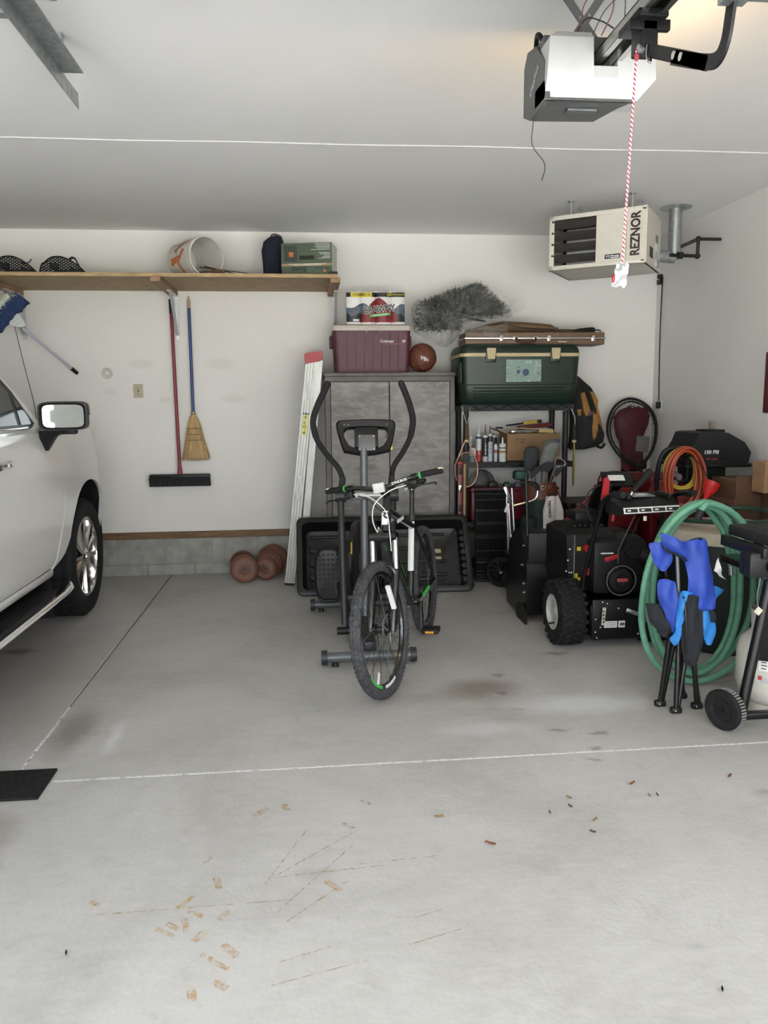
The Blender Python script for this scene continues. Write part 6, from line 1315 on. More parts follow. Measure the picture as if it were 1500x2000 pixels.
MB().box(1.652, 1.658, 4.585, 4.61, .36, .66).build('bright_edge', STEEL, bc_)
for x, z in ((1.63, .57), (1.62, .50), (1.61, .43), (1.63, .42), (1.645, .42)): MB().sph((x, 4.60, z), .008, 8, 6).build('dome_bolt', STEEL, bc_)
eb = MB().box(1.74, 2.08, 4.48, 4.80, .30, .64, bev=.03).build('engine_block', SBM, sb)
MB().lathe([(.0, 0), (.085, 0), (.09, .02), (.07, .045), (.04, .05), (.036, .06), (0, .06)], 28, TM((1.90, 4.475, .40), (90, 0, 0))).build('recoil_starter', SBM, eb)
for k in range(10): a = R(36 * k); MB().cbox((1.90 + .062 * math.cos(a), 4.438, .40 + .062 * math.sin(a)), (.030, .006, .007), (0, -math.degrees(a), 0)).build('starter_vane', BLK, eb)
MB().box(1.865, 1.935, 4.408, 4.416, .396, .418, bev=.002).build('engine_badge', pm('badge_red', (.35, .06, .06), .4), eb); MB().torus((1.90, 4.43, .40), .092, .004, 30, 6, axis='Y').build('starter_ring', GREYM, eb)
MB().cyl((1.99, 4.50, .60), (1.99, 4.44, .60), .075, .07, n=24).build('fuel_cap_housing', SBM, eb); MB().cbox((1.85, 4.47, .535), (.09, .01, .03), (0, -14, 0), bev=.003).build('choke_lever', REDP, eb); MB().cbox((1.82, 4.468, .565), (.08, .004, .008)).build('green_mark', INKW, eb)
mf = MB(); mf.tube(smooth_pts([(2.02, 4.46, .56), (2.10, 4.44, .52), (2.13, 4.44, .42), (2.10, 4.46, .33)], 4), .045, 10); mf.build('muffler', SBM, eb)
for k in range(6): MB().torus((2.09 + .008 * k, 4.43, .55 - .03 * k), .048, .005, 18, 5, axis='Z').build('muffler_fin', BLK, eb)
pn = MB().box(1.70, 2.02, 4.37, 4.385, .05, .30, bev=.004).build('rear_cover', SBK, sb)
MB().box(1.775, 1.855, 4.364, 4.371, .125, .165).build('white_label', INKW, pn); MB().box(1.865, 1.905, 4.364, 4.371, .125, .165).build('code_label', INKW, pn)
for k in range(3): MB().box(1.785, 1.845, 4.3625, 4.3645, .134 + k * .010, .137 + k * .010).build('label_print', GREYM, pn)
for k in range(8): MB().box(1.872 + k * .004, 1.874 + k * .004 + (k % 3) * .0006, 4.3625, 4.3645, .135, .155).build('bar_mark', INKB, pn)
MB().cbox((1.765, 4.355, .20), (.022, .004, .11), (0, 3, 0), bev=.001).build('hanging_plate', pm('cream_plate', (.55, .52, .40), .5), pn)
for k in range(4): MB().cyl((1.765 - k * .001, 4.3535, .165 + k * .022), (1.765 - k * .001, 4.352, .165 + k * .022), .006, n=8).build('plate_hole', INKB, pn)
MB().cbox((1.95, 4.35, .22), (.10, .012, .026), (0, 22, 0), bev=.003).build('shift_link', STEEL, pn); MB().cbox((2.02, 4.345, .19), (.055, .012, .075), (0, 40, 0), bev=.004).build('link_plate', GREYM, pn); MB().box(2.0, 2.04, 4.34, 4.36, .20, .29, bev=.004).build('link_arm', GREYM, pn)
for x, z in ((1.79, .275), (1.86, .245), (1.72, .18), (1.72, .10), (1.73, .065), (1.99, .08), (1.76, .285), (1.75, .13)): MB().sph((x, 4.365, z), .007, 8, 6).build('dome_bolt', STEEL, pn)
# handles, dash
for s, x in ((-1, 1.665), (1, 2.05)): MB().tube(smooth_pts([(x - s * -.03, 4.42, .22), (x - s * -.02, 4.36, .50), (x, 4.24, .80), (x, 4.16, .93), (x, 4.02, .985), (x, 3.92, .995)], 5), .014, 10).build('handlebar', SBK, sb)
for x, z in ((1.625, 1.0), (2.02, .97)): MB().tube([(x + .04, 4.02, .987), (x + .04, 3.90, .997)], .019, 10).build('rubber_grip', RUB, sb)
ds = MB().loft([[(1.70, 3.98, .875), (2.03, 3.98, .885), (2.03, 4.0, .925), (1.70, 4.0, .915)], [(1.67, 4.05, .87), (2.05, 4.05, .88), (2.05, 4.06, .955), (1.67, 4.06, .945)], [(1.70, 4.22, .86), (2.02, 4.22, .87), (2.02, 4.22, .975), (1.70, 4.22, .965)]], cap=True).build('dash_panel', SBM, sb)
MB().loft([[(1.708, 3.975, .882), (2.025, 3.975, .892), (2.025, 3.977, .892), (1.708, 3.977, .882)], [(1.708, 3.990, .913), (2.025, 3.990, .923), (2.025, 3.992, .923), (1.708, 3.992, .913)]], cap=True).build('dash_label', INKW, ds)
for k in range(4): MB().cbox((1.75 + k * .078, 3.978, .8995 + k * .0024), (.068, .004, .020), (-25, 0, 0)).build('pictogram_panel', INKB, ds)
for k in range(4): MB().cbox((1.735 + k * .078, 3.9745, .900 + k * .0024), (.018, .002, .008), (-25, 0, 0)).build('pictogram', INKW, ds)
MB().cbox((1.86, 4.12, .967), (.13, .09, .006), (4, 0, 4), bev=.001).build('dash_plate', GREYM, ds); MB().cbox((1.85, 4.11, .972), (.07, .05, .003), (4, 0, 4)).build('dash_pattern', pm('silver_print', (.45, .46, .45), .5), ds)
for x in (1.755, 1.99): MB().cbox((x, 4.10, .968), (.035, .12, .03), (5, 0, 12), bev=.01).build('lever_slot', BLK, ds)
MB().tube([(1.77, 4.06, .955), (1.785, 4.05, 1.0)], .007, 8).build('shift_stem', CHROME, ds); MB().tube([(1.783, 4.05, .995), (1.855, 4.02, 1.10)], [.014, .019], 10).build('shift_grip', RUB, ds); MB().sph((1.858, 4.02, 1.105), .02, 10, 8).build('grip_end', RUB, ds)
MB().prism([(-.02, -.06), (.02, -.06), (.028, .05), (.012, .07), (-.006, .06)], .014, TM((1.675, 4.19, .995), (90, 0, 8))).build('red_clutch_lever', REDP, sb); MB().cbox((1.70, 4.10, .86), (.014, .012, .07), (0, 8, 0), bev=.003).build('red_trigger', REDP, sb)
MB().tube(smooth_pts([(1.66, 4.20, 1.02), (1.60, 4.21, .985), (1.585, 4.22, .92), (1.61, 4.24, .84), (1.64, 4.26, .80)], 4), .0045, 6).build('control_cable', INKB, sb); MB().tube([(1.80, 4.05, .86), (1.82, 4.30, .62), (1.87, 4.42, .48)], .0035, 6).build('control_rod', GREYM, sb); MB().tube([(1.835, 4.05, .86), (1.85, 4.30, .60), (1.86, 4.40, .50)], .0035, 6).build('control_rod', INKB, sb)
MB().cyl((1.838, 4.0, .865), (1.838, 4.0, .84), .010, n=10).build('cable_adjuster', WHITEP, sb)
# discharge chute
ch = MB(); lp = []
for z, c, r_ in ((.60, (1.98, 5.08), .085), (.72, (1.98, 5.06), .085), (.86, (1.985, 4.98), .085), (.96, (2.0, 4.86), .09)): lp.append([(c[0] + r_ * math.cos(R(a)), c[1] + r_ * .8 * math.sin(R(a)), z) for a in range(0, 271, 18)])
ch.loft(lp, close_loop=False); co2 = ch.build('discharge_chute', SBK, sb)
MB().cbox((2.005, 4.80, .985), (.19, .16, .02), (28, 0, -8), bev=.006).build('chute_deflector', SBM, co2); MB().cbox((1.985, 4.765, .998), (.10, .06, .004), (28, 0, -8)).build('chute_label', INKW, co2); MB().cbox((1.94, 4.80, .94), (.02, .16, .10), (20, 0, -8), bev=.004).build('deflector_side', SBM, co2)
MB().box(1.66, 1.80, 4.60, 4.80, .745, .80, bev=.01).build('battery_box', SBM, sb); MB().cbox((1.73, 4.58, .83), (.16, .02, .02), (0, 24, 0), bev=.003).build('chute_crank', SBK, sb)
# ================================================================== RED THINGS BEHIND
RSL = pm('red_sled_plastic', (.20, .012, .015), .4, var=.12)
rs = thing('red_sled', 'red curved plastic snow sled behind the snow blower', 'sled', (2.0, 5.58, 0)); g = []
for i in range(13):
    t = i / 12; row = []
    for j in range(9): u = j / 8 * 2 - 1; row.append((1.84 + .46 * t, 5.57 + .05 * u + .05 * (u * u), .32 + .42 * math.sin(t * 1.5) + .09 * u * (1 - t * .3)))
    g.append(row)
MB().sheet(g, .012).build('sled_shell', RSL, rs); MB().tube(smooth_pts([g[i][0] for i in range(13)], 2), .016, 8).build('sled_rim', RSL, rs); MB().tube(smooth_pts([g[i][8] for i in range(13)], 2), .016, 8).build('sled_rim', RSL, rs); MB().box(1.84, 1.95, 5.52, 5.64, 0, .36, bev=.02).build('sled_foot', RSL, rs)
gcn = thing('gas_can', 'red plastic fuel can standing under the landing net', 'gas can', (2.55, 6.15, 0)); MB().box(2.40, 2.72, 6.0, 6.30, 0, .80, bev=.05).build('can_body', RSL, gcn); MB().tube(smooth_pts([(2.42, 6.15, .79), (2.44, 6.15, .87), (2.56, 6.15, .89), (2.66, 6.15, .86), (2.68, 6.15, .79)], 4), .022, 8).build('can_handle', RSL, gcn); MB().cyl((2.66, 6.08, .80), (2.66, 6.08, .84), .03, n=16).build('can_cap', BLK, gcn)
rt_ = thing('red_tote', 'red plastic tote pushed against the right wall behind the snow blower', 'tote', (2.85, 6.10, 0)); MB().loft([rloop(2.76, 3.10, 5.90, 6.36, 0, .03), rloop(2.74, 3.12, 5.88, 6.38, .84, .03)], cap=True).build('tote_body', pm('tote_red', (.17, .012, .016), .45, var=.1), rt_); MB().loft([rloop(2.73, 3.13, 5.87, 6.39, .842, .03), rloop(2.73, 3.13, 5.87, 6.39, .872, .03)], cap=True).build('tote_lid', pm('tote_red', (.17, .012, .016), .45), rt_)
bbx = thing('black_bin', 'low black bin standing behind the red sled under the rack end', 'bin', (2.22, 5.95, 0)); MB().loft([rloop(2.06, 2.36, 5.86, 6.22, 0, .03), rloop(2.05, 2.37, 5.85, 6.23, .66, .03)], cap=True).build('bin_body', BLKM, bbx); MB().loft([rloop(2.03, 2.39, 5.83, 6.25, .662, .03), rloop(2.03, 2.39, 5.83, 6.25, .69, .03)], cap=True).build('bin_lid', BLK, bbx)
# ================================================================== AIR COMPRESSOR WITH HOSES
cpn = thing('air_compressor', 'red and black air compressor with a long tank near the right wall', 'compressor', (2.78, 5.2, 0)); TNK = pm('compressor_red', (.20, .018, .02), .4, var=.2, scale=10)
TZ = .78; lp = []
for x, r_ in ((2.42, .02), (2.44, .10), (2.49, .145), (2.54, .155), (2.98, .155), (3.03, .145), (3.075, .10), (3.095, .02)): lp.append([(x, 5.2 + r_ * math.cos(R(a)), TZ + r_ * math.sin(R(a))) for a in range(0, 360, 15)])
tk = MB().loft(lp, cap=True).build('tank', TNK, cpn); MB().box(2.78, 2.84, 5.043, 5.049, .80, .83).build('tank_label', pm('faded_label', (.30, .16, .06), .6), tk)
for x in (2.56, 2.97):
    for y in (5.08, 5.32): MB().cyl((x, y, 0), (x, y, .70), .02, n=8).build('leg', BLK, cpn)
MB().box(2.56, 3.0, 5.08, 5.32, .92, .95, bev=.005).build('motor_deck', BLK, cpn); MB().box(2.66, 2.92, 5.10, 5.30, .95, 1.05, bev=.01).build('pump_base', BLKM, cpn)
sh_ = MB().loft([[(x, y, z) for x, y in ((2.60 + i0, 5.02), (3.02 - i1, 5.02), (3.03 - i1, 5.36), (2.60 + i0, 5.36))] for z, i0, i1 in ((1.05, .0, .02), (1.06, -.02, -.015), (1.13, -.005, -.03), (1.20, .04, .02), (1.265, .065, .14), (1.272, .10, .18))], cap=True).build('motor_shroud', BLKM, cpn)
for k in range(6): MB().box(2.62, 2.69, 5.006, 5.016, 1.11 + k * .013, 1.115 + k * .013).build('vent_slit', INKB, sh_)
for k in range(7): MB().box(2.83, 2.99, 5.003, 5.014, 1.085 + k * .013, 1.089 + k * .013).build('vent_slit', INKB, sh_)
text('150 PSI', .026, INKW, sh_, (2.755, 5.008, 1.135), (98, 0, 0), bold=.03); marks(sh_, [(2.715, 2.75, 1.09), (2.757, 2.80, 1.088)], .014, pm('red_letters', (.16, .03, .03), .5), TM((0, 5.004, 0))); MB().box(2.57, 3.05, 5.0, 5.38, 1.03, 1.055, bev=.006).build('shroud_base', BLK, cpn); MB().box(2.76, 2.90, 5.10, 5.25, 1.268, 1.285, bev=.004).build('top_handle', BLKM, sh_)
MB().tube(smooth_pts([(2.42, 5.10, .82), (2.40, 5.06, 1.0), (2.42, 5.04, 1.12), (2.47, 5.03, 1.165), (2.56, 5.03, 1.16), (2.61, 5.04, 1.08), (2.615, 5.06, .95)], 4), .016, 8).build('push_handle', BLK, cpn)
MB().cyl((2.52, 5.05, 1.125), (2.52, 4.82, 1.125), .008, n=8).build('hose_hook', BLK, cpn); rg_ = MB().cbox((2.50, 5.06, .98), (.09, .05, .05), bev=.01).build('regulator', GREYM, cpn)
for x, z in ((2.47, .985), (2.53, .97), (2.50, .93)): MB().cyl((x, 5.045, z), (x, 5.0, z), .022, .022, n=14).build('gauge', STEEL, rg_)
def coil(name, mat, label, cx, cy, cz, rx, rz, turns, r, dy, jit, cat='hose', seed=1, tilt=0.):
    rr = random.Random(seed); pts = []
    for k in range(int(turns * 20) + 1):
        a = 2 * math.pi * k / 20; t = k / (turns * 20); jx = jit * math.sin(t * 17 + seed); pts.append((cx + (rx + jx + .012 * math.sin(t * 9)) * math.cos(a) + tilt * math.sin(a), cy + dy * (t - .5) + .01 * math.sin(a * 2), cz + (rz + jx * .6) * math.sin(a)))
    return solo(MB().tube(smooth_pts(pts, 2), r, 8), name, mat, label, cat, (cx, cy, cz - rz))
coil('air_hose', pm('orange_hose', (.36, .06, .022), .45, var=.1), 'orange air hose coiled over the compressor handle', 2.505, 4.885, .975, .115, .195, 7, .0085, .07, .022, seed=2); coil('extension_cord', pm('yellow_cord', (.45, .34, .03), .5, var=.15), 'yellow cord coiled behind the orange air hose', 2.53, 4.966, 1.03, .10, .13, 6, .008, .012, .018, 'cord', 5)
rf = thing('red_funnel', 'bright red funnel hanging at the orange hose', 'funnel', (2.62, 4.77, .86)); FF = frame((2.60, 4.765, .86), (2.655, 4.765, .99)); MB().lathe([(.012, -.03), (.014, 0), (.05, .06), (.052, .11), (.048, .11), (.01, .0)], 20, FF).build('cone', pm('bright_red', (.60, .02, .02), .4), rf); MB().tube(smooth_pts([(2.62, 4.785, .97), (2.58, 4.80, 1.06), (2.522, 4.822, 1.118)], 3), .004, 5).build('hang_cord', INKB, rf)
# ================================================================== CARTONS, GREEN BIN, HOSES
ctn = thing('cardboard_carton', 'large dark brown carton against the right wall behind the bin', 'box', (2.98, 4.9, 0)); BRN = pm('dark_brown_carton', (.13, .07, .04), .85, var=.12, scale=6)
MB().box(2.78, 3.14, 4.72, 5.03, .0, .97, bev=.004, seg=1).build('carton_body', BRN, ctn); MB().box(2.78, 3.14, 4.72, 4.725, .965, 1.0).build('carton_flap', BRN, ctn); MB().box(2.778, 2.7805, 4.72, 5.03, .80, .84).build('tape', pm('brown_tape', (.20, .12, .07), .4), ctn)
def straw(name):
    m, n, L, b = nodes_of(name); co = n.new('ShaderNodeNewGeometry').outputs['Position']
    c = ramp(n, L, noise(n, L, mapping(n, L, co, (30, 30, 60)), 1.6, 3, .7, 1.), .4, .6, (.06, .07, .03), (.42, .43, .22)); L.new(c, b.inputs['Base Color']); b.inputs['Roughness'].default_value = .8; return m
scn = thing('grass_seed_box', 'tan box printed with dry grass on the dark brown carton', 'box', (2.98, 4.62, .60)); MB().box(2.87, 3.13, 4.56, 4.70, .902, 1.10, bev=.003, seg=1).build('box_body', pm('tan_box', (.36, .22, .12), .8), scn); MB().prism([(.03, .02), (.255, .02), (.255, .19), (.10, .19), (.06, .12)], .002, TM((2.87, 4.56, .902), (90, 0, 0))).build('grass_print', straw('dry_grass_print'), scn)
MB().box(2.945, 3.12, 4.57, 4.69, .0, .90, bev=.003, seg=1).build('lower_stack', BRN, ctn)
DGB = pm('black_green_bin', (.008, .016, .014), .5, var=.15); bn = thing('round_bin', 'dark round bin with cream lid behind the green hose', 'bin', (2.55, 4.42, 0))
MB().lathe([(0, 0), (.31, 0), (.325, .02), (.36, .66), (.36, .68)], 40, Matrix.Translation((2.55, 4.42, 0))).build('bin_body', DGB, bn); MB().lathe([(.372, .655), (.378, .66), (.378, .70), (.36, .725), (.2, .745), (0, .75)], 44, Matrix.Translation((2.55, 4.42, 0))).build('lid', pm('cream_lid', (.50, .46, .38), .5, var=.08), bn)
dh = coil('garden_hose', pm('dark_green_hose', (.012, .05, .035), .45, var=.1), 'dark green hose coiled flat on the cream bin lid', 0, 0, 0, .30, .30, 3, .015, .0, .02, seed=4)
for v in dh.data.vertices: x, y, z = v.co; v.co = (x, (z - .30) * .9, y * .9 + .018 * (1 + math.sin(x * 3)) + .0)
dh.location = (2.56, 4.44, .768)
GHM = pm('mint_green_hose', (.13, .34, .23), .45, var=.12, scale=25); pts = []
for k in range(4 * 24 + 1):
    a = math.pi / 2 + 2 * math.pi * k / 24; t = k / 96; rx = .31 + .05 * math.sin(t * 11) - .05 * t; rz = .468 + .012 * math.sin(t * 8 + 1) - .05 * t
    sq = max(0, -math.sin(a)); pts.append((2.045 + .06 * (t - .4) + rx * math.cos(a) * (1 + .10 * sq), 3.68 + .18 * t + .03 * math.cos(a), .50 + .03 * t * math.sin(a) + rz * math.sin(a) - .0 ))
pts = [(1.96, 3.64, .94), (1.98, 3.65, .96)] + pts + [(2.22, 3.88, .80), (2.28, 3.88, .60)]
gh = thing('garden_hose', 'mint green garden hose hanging in big upright loops beside the camp chair', 'hose', (2.1, 3.9, 0)); MB().tube(smooth_pts(pts, 2), .0165, 10).build('hose', GHM, gh); MB().cyl((1.965, 3.64, .945), (1.945, 3.64, .90), .019, n=12).build('hose_coupling', BLKM, gh); MB().cyl((2.28, 3.88, .60), (2.285, 3.88, .55), .018, n=12).build('hose_coupling', STEEL, gh)
# ================================================================== FOLDED CAMP CHAIR
BLU = pm('blue_nylon', (.018, .055, .36), .6, var=.15, scale=15, bump=.12); BLL = pm('light_blue_nylon', (.02, .19, .55), .6, var=.15, scale=15); CBK = pm('chair_black_mesh', (.007, .009, .015), .8, var=.3, scale=80, bump=.2)
cc = thing('folded_camp_chair', 'folded blue and black camping chair standing beside the grill', 'camp chair', (1.79, 3.45, 0))
feet = [(1.705, 3.46), (1.742, 3.37), (1.868, 3.41), (1.855, 3.54)]; knee = [(1.745, 3.45), (1.77, 3.43), (1.83, 3.43), (1.82, 3.47)]
for k, ((fx, fy), (kx, ky)) in enumerate(zip(feet, knee)):
    f_ = MB().box(fx - .028, fx + .028, fy - .016, fy + .016, 0, .032, bev=.01).build('foot', BLK, cc); MB().sph((fx - .01, fy - .018, .018), .005, 8, 6).build('rivet', STEEL, f_)
    MB().tube([(fx, fy, .025), (kx, ky, .45)], .0125, 10).build('leg_tube', BPAINT, cc); nx, ny_ = knee[(k + 1) % 4]; MB().tube([(fx + .012, fy + .004, .025), (nx, ny_, .47)], .011, 10).build('brace_tube', BPAINT, cc)
    MB().tube([(kx, ky, .45), (kx + (-.075, -.03, .02, .07)[k], ky, .82 - .03 * k)], .009, 8).build('upper_tube', GREYM if k % 2 else BPAINT, cc)
def cloth(rows, nm, mat, th=.006, wr=.006):
    """a limp piece of fabric: the rows are smoothed both ways, spread a little and wrinkled"""
    G = [smooth_pts(r, 4) for r in rows]; T = [smooth_pts([g[j] for g in G], 4) for j in range(len(G[0]))]; G = [[T[j][i] for j in range(len(T))] for i in range(len(T[0]))]
    c = sum((p for r in G for p in r), Vector()) / (len(G) * len(G[0])); k0 = len(nm) * .7; out = []
    for i, r in enumerate(G):
        out.append([Vector((c.x + (p.x - c.x) * 1.14, p.y + wr * math.sin(j * 1.1 + i * .55 + k0) + wr * .6 * math.sin(i * 1.3 - j * .4 + k0), c.z + (p.z - c.z) * 1.05 + .3 * wr * math.sin(j * .9 + k0))) for j, p in enumerate(r)])
    return MB().sheet(out, th).build(nm, mat, cc)
cloth([[(1.655, 3.42, .875), (1.70, 3.38, .855), (1.755, 3.38, .815)], [(1.66, 3.40, .84), (1.715, 3.36, .815), (1.765, 3.37, .775)], [(1.675, 3.42, .80), (1.72, 3.39, .775), (1.765, 3.40, .745)]], 'arm_rest', BLU); cloth([[(1.615, 3.45, .815), (1.66, 3.44, .825), (1.70, 3.45, .80)], [(1.625, 3.44, .775), (1.67, 3.43, .775), (1.715, 3.44, .755)], [(1.65, 3.45, .71), (1.675, 3.44, .69), (1.70, 3.45, .70)]], 'side_flap', BLU)
cloth([[(1.752, 3.41, .815), (1.79, 3.36, .845), (1.835, 3.37, .84), (1.865, 3.40, .80)], [(1.765, 3.38, .76), (1.80, 3.345, .78), (1.85, 3.36, .77), (1.872, 3.39, .74)], [(1.775, 3.37, .66), (1.815, 3.335, .66), (1.865, 3.35, .655), (1.885, 3.38, .65)], [(1.785, 3.37, .56), (1.825, 3.335, .555), (1.88, 3.345, .555), (1.90, 3.38, .555)], [(1.79, 3.38, .525), (1.83, 3.35, .52), (1.885, 3.355, .525), (1.91, 3.39, .53)]], 'back_panel', BLU)
cloth([[(1.86, 3.42, .74), (1.90, 3.46, .70), (1.96, 3.50, .62)], [(1.885, 3.42, .66), (1.93, 3.45, .62), (1.985, 3.48, .585)], [(1.90, 3.42, .55), (1.925, 3.44, .53), (1.97, 3.46, .55)]], 'side_panel', CBK); cloth([[(1.90, 3.40, .62), (1.94, 3.42, .60), (1.99, 3.45, .58)], [(1.895, 3.41, .54), (1.925, 3.42, .53), (1.95, 3.44, .545)], [(1.875, 3.42, .45), (1.885, 3.42, .46), (1.90, 3.43, .485)]], 'light_blue_panel', BLL)
cloth([[(1.945, 3.42, .745), (1.955, 3.42, .70), (1.965, 3.43, .66)], [(1.925, 3.41, .685), (1.945, 3.41, .665), (1.985, 3.43, .64)]], 'white_tag', INKW, .003)
cloth([[(1.655, 3.42, .64), (1.69, 3.40, .65), (1.72, 3.40, .63)], [(1.655, 3.41, .575), (1.69, 3.385, .56), (1.735, 3.39, .54)], [(1.68, 3.41, .50), (1.71, 3.39, .47), (1.74, 3.40, .45)], [(1.71, 3.42, .42), (1.725, 3.41, .40), (1.74, 3.42, .39)]], 'seat_fold', BLU)
cloth([[(1.745, 3.38, .59), (1.765, 3.36, .60), (1.80, 3.36, .59)], [(1.735, 3.37, .52), (1.75, 3.355, .53), (1.77, 3.36, .52)], [(1.725, 3.38, .42), (1.74, 3.365, .41), (1.755, 3.37, .42)], [(1.71, 3.39, .37), (1.725, 3.38, .345), (1.745, 3.39, .36)]], 'seat_fold', BLL)
cloth([[(1.62, 3.45, .52), (1.66, 3.42, .53), (1.71, 3.41, .50)], [(1.635, 3.45, .44), (1.675, 3.42, .44), (1.72, 3.41, .42)], [(1.67, 3.45, .39), (1.69, 3.43, .37), (1.72, 3.43, .36)]], 'mesh_pocket', CBK)
cloth([[(1.75, 3.37, .57), (1.79, 3.34, .58), (1.83, 3.35, .56)], [(1.755, 3.36, .42), (1.79, 3.33, .42), (1.835, 3.345, .41)], [(1.765, 3.37, .30), (1.795, 3.34, .29), (1.83, 3.35, .30)], [(1.775, 3.38, .26), (1.80, 3.36, .245), (1.825, 3.37, .26)]], 'seat_mesh', CBK); cloth([[(1.84, 3.38, .53), (1.87, 3.37, .54), (1.90, 3.39, .52)], [(1.845, 3.37, .43), (1.875, 3.36, .42), (1.915, 3.38, .42)], [(1.87, 3.38, .36), (1.885, 3.37, .34), (1.91, 3.38, .35)]], 'cup_pocket', BLL); cloth([[(1.855, 3.365, .545), (1.88, 3.355, .50), (1.895, 3.365, .45)], [(1.87, 3.36, .55), (1.90, 3.35, .50), (1.91, 3.365, .445)]], 'pocket_lining', CBK)
for k in range(3): MB().tube(smooth_pts([(1.75 + .03 * k, 3.36, .58), (1.755 + .025 * k, 3.34, .46), (1.77 + .02 * k, 3.35, .30)], 4), .007, 6).build('seam_piping', BLK, cc)
MB().tube(smooth_pts([(1.655, 3.42, .875), (1.67, 3.40, .80), (1.72, 3.36, .775), (1.765, 3.37, .745)], 4), .006, 6).build('seam_piping', BLK, cc); MB().tube(smooth_pts([(1.752, 3.41, .818), (1.79, 3.36, .85), (1.835, 3.37, .845), (1.868, 3.40, .80), (1.885, 3.38, .65), (1.912, 3.39, .53)], 4), .007, 6).build('seam_piping', BLK, cc)
# ================================================================== GAS GRILL
gr = thing('gas_grill', 'black gas grill on wheels at the right edge, propane tank beneath', 'grill', (2.35, 3.2, 0)); GF_ = TM((1.872, 3.17, .095), (0, 0, 24))
GAX = GF_ @ Matrix(((0, 0, 1, 0), (1, 0, 0, 0), (0, 1, 0, 0), (0, 0, 0, 1)))
GAX = GF_ @ Matrix.Rotation(-math.pi / 2, 4, 'Y')
for M_, nm in ((GAX, 'wheel'), (Matrix.Translation((.76, .44, 0)) @ GAX, 'wheel')):
    w_ = MB().lathe([(.0, .020), (.05, .018), (.055, .024), (.062, .028), (.086, .026), (.094, .018), (.095, -.018), (.086, -.026), (.05, -.02), (0, -.02)], 40, M_).build(nm, RUB, gr)
    tr = MB()
    for k in range(44): a = 2 * math.pi * k / 44; tr.cbox((0, 0, 0), (.004, .007, .030), M=M_ @ Matrix.Rotation(a, 4, 'Z') @ Matrix.Translation((.0955, 0, -.004)))
    o = tr.build('tread_ribs', pm('worn_tread', (.22, .22, .21), .8), w_, smooth=0); o['kind'] = 'stuff'; MB().cyl((0, 0, .018), (0, 0, .030), .012, n=10, M=M_).build('hub', BLK, w_)
MB().tube([(1.935, 3.15, .06), (2.045, 3.18, .62), (2.06, 3.18, .72)], .024, 12).build('leg', BPAINT, gr); MB().tube([(2.67, 3.56, .06), (2.67, 3.50, .72)], .024, 12).build('leg', BPAINT, gr); MB().tube([(3.0, 3.16, .02), (2.95, 3.18, .72)], .024, 12).build('leg', BPAINT, gr); MB().tube([(3.0, 3.6, .02), (2.95, 3.6, .72)], .024, 12).build('leg', BPAINT, gr)
MB().cyl((1.89, 3.178, .095), (1.945, 3.16, .095), .012, n=8).build('axle', STEEL, gr); MB().box(1.93, 2.98, 3.13, 3.17, .055, .085, bev=.004).build('bottom_rail', BPAINT, gr); MB().sph((1.985, 3.13, .25), .006, 8, 6).build('bolt', STEEL, gr)
MB().prism([(2.01, .315), (2.10, .30), (2.9, .30), (2.9, .72), (2.065, .72)], .01, Matrix(((1, 0, 0, 0), (0, 0, 1, 3.195), (0, 1, 0, 0), (0, 0, 0, 1)))).build('front_panel', BPAINT, gr)
fb = MB().loft([rloop(2.46, 3.02, 3.10, 3.52, .72, .04), rloop(2.42, 3.06, 3.06, 3.56, .82, .05), rloop(2.42, 3.06, 3.06, 3.56, .88, .05)], cap=True).build('firebox', BPAINT, gr); MB().loft([rloop(2.42, 3.06, 3.06, 3.56, .885, .05), rloop(2.44, 3.04, 3.10, 3.54, 1.02, .08), rloop(2.50, 2.98, 3.20, 3.48, 1.10, .10)], cap=True).build('hood', BPAINT, gr)
ss = MB().box(1.935, 2.41, 2.99, 3.335, .875, .925, bev=.008).build('side_shelf', BLKM, gr); MB().box(1.905, 1.935, 3.0, 3.345, .825, .875, bev=.006).build('shelf_rail', BLK, ss); MB().box(1.935, 2.41, 2.985, 3.01, .825, .875, bev=.006).build('shelf_rail', BLK, ss); MB().cbox((2.02, 3.20, .9255), (.06, .012, .003)).build('shelf_slot', INKB, ss)
MB().tube([(2.0, 3.2, .87), (2.03, 3.18, .70)], .02, 8).build('shelf_bracket', BLK, ss); MB().box(2.03, 2.90, 3.19, 3.56, .70, .735, bev=.006).build('cart_top', BPAINT, gr)
cp_ = MB().box(1.86, 2.10, 3.02, 3.07, .74, .85, bev=.012).build('control_panel', BLK, gr); MB().cbox((1.895, 3.10, .79), (.05, .05, .10), bev=.01).build('panel_bracket', BLK, cp_)
for x in (1.96, 2.08): MB().cyl((x, 3.02, .79), (x, 2.995, .79), .03, n=18).build('knob_bezel', BLK, cp_); MB().cbox((x, 2.988, .79), (.034, .02, .044), bev=.005).build('control_knob', GREYM, cp_)
marks(cp_, [(2.005, 2.022, .836), (2.026, 2.040, .833), (2.044, 2.058, .832), (2.062, 2.085, .830)], .013, INKW, TM((0, 3.018, 0)), name='badge_mark')
MB().tube(smooth_pts([(1.93, 3.05, .75), (1.925, 3.06, .65), (1.94, 3.07, .60)], 3), .003, 5).build('tag_string', GREYM, gr); MB().cbox((1.935, 3.06, .585), (.030, .002, .030), (0, 40, 0)).build('paper_tag', pm('tag_paper', (.55, .52, .42), .7), gr)
prt = thing('propane_tank', 'scuffed white propane tank standing under the black grill', 'propane tank', (2.20, 3.38, 0)); TW = pm('scuffed_white_tank', (.60, .58, .52), .5, var=.1, scale=12); TO = Matrix.Translation((2.205, 3.365, 0))
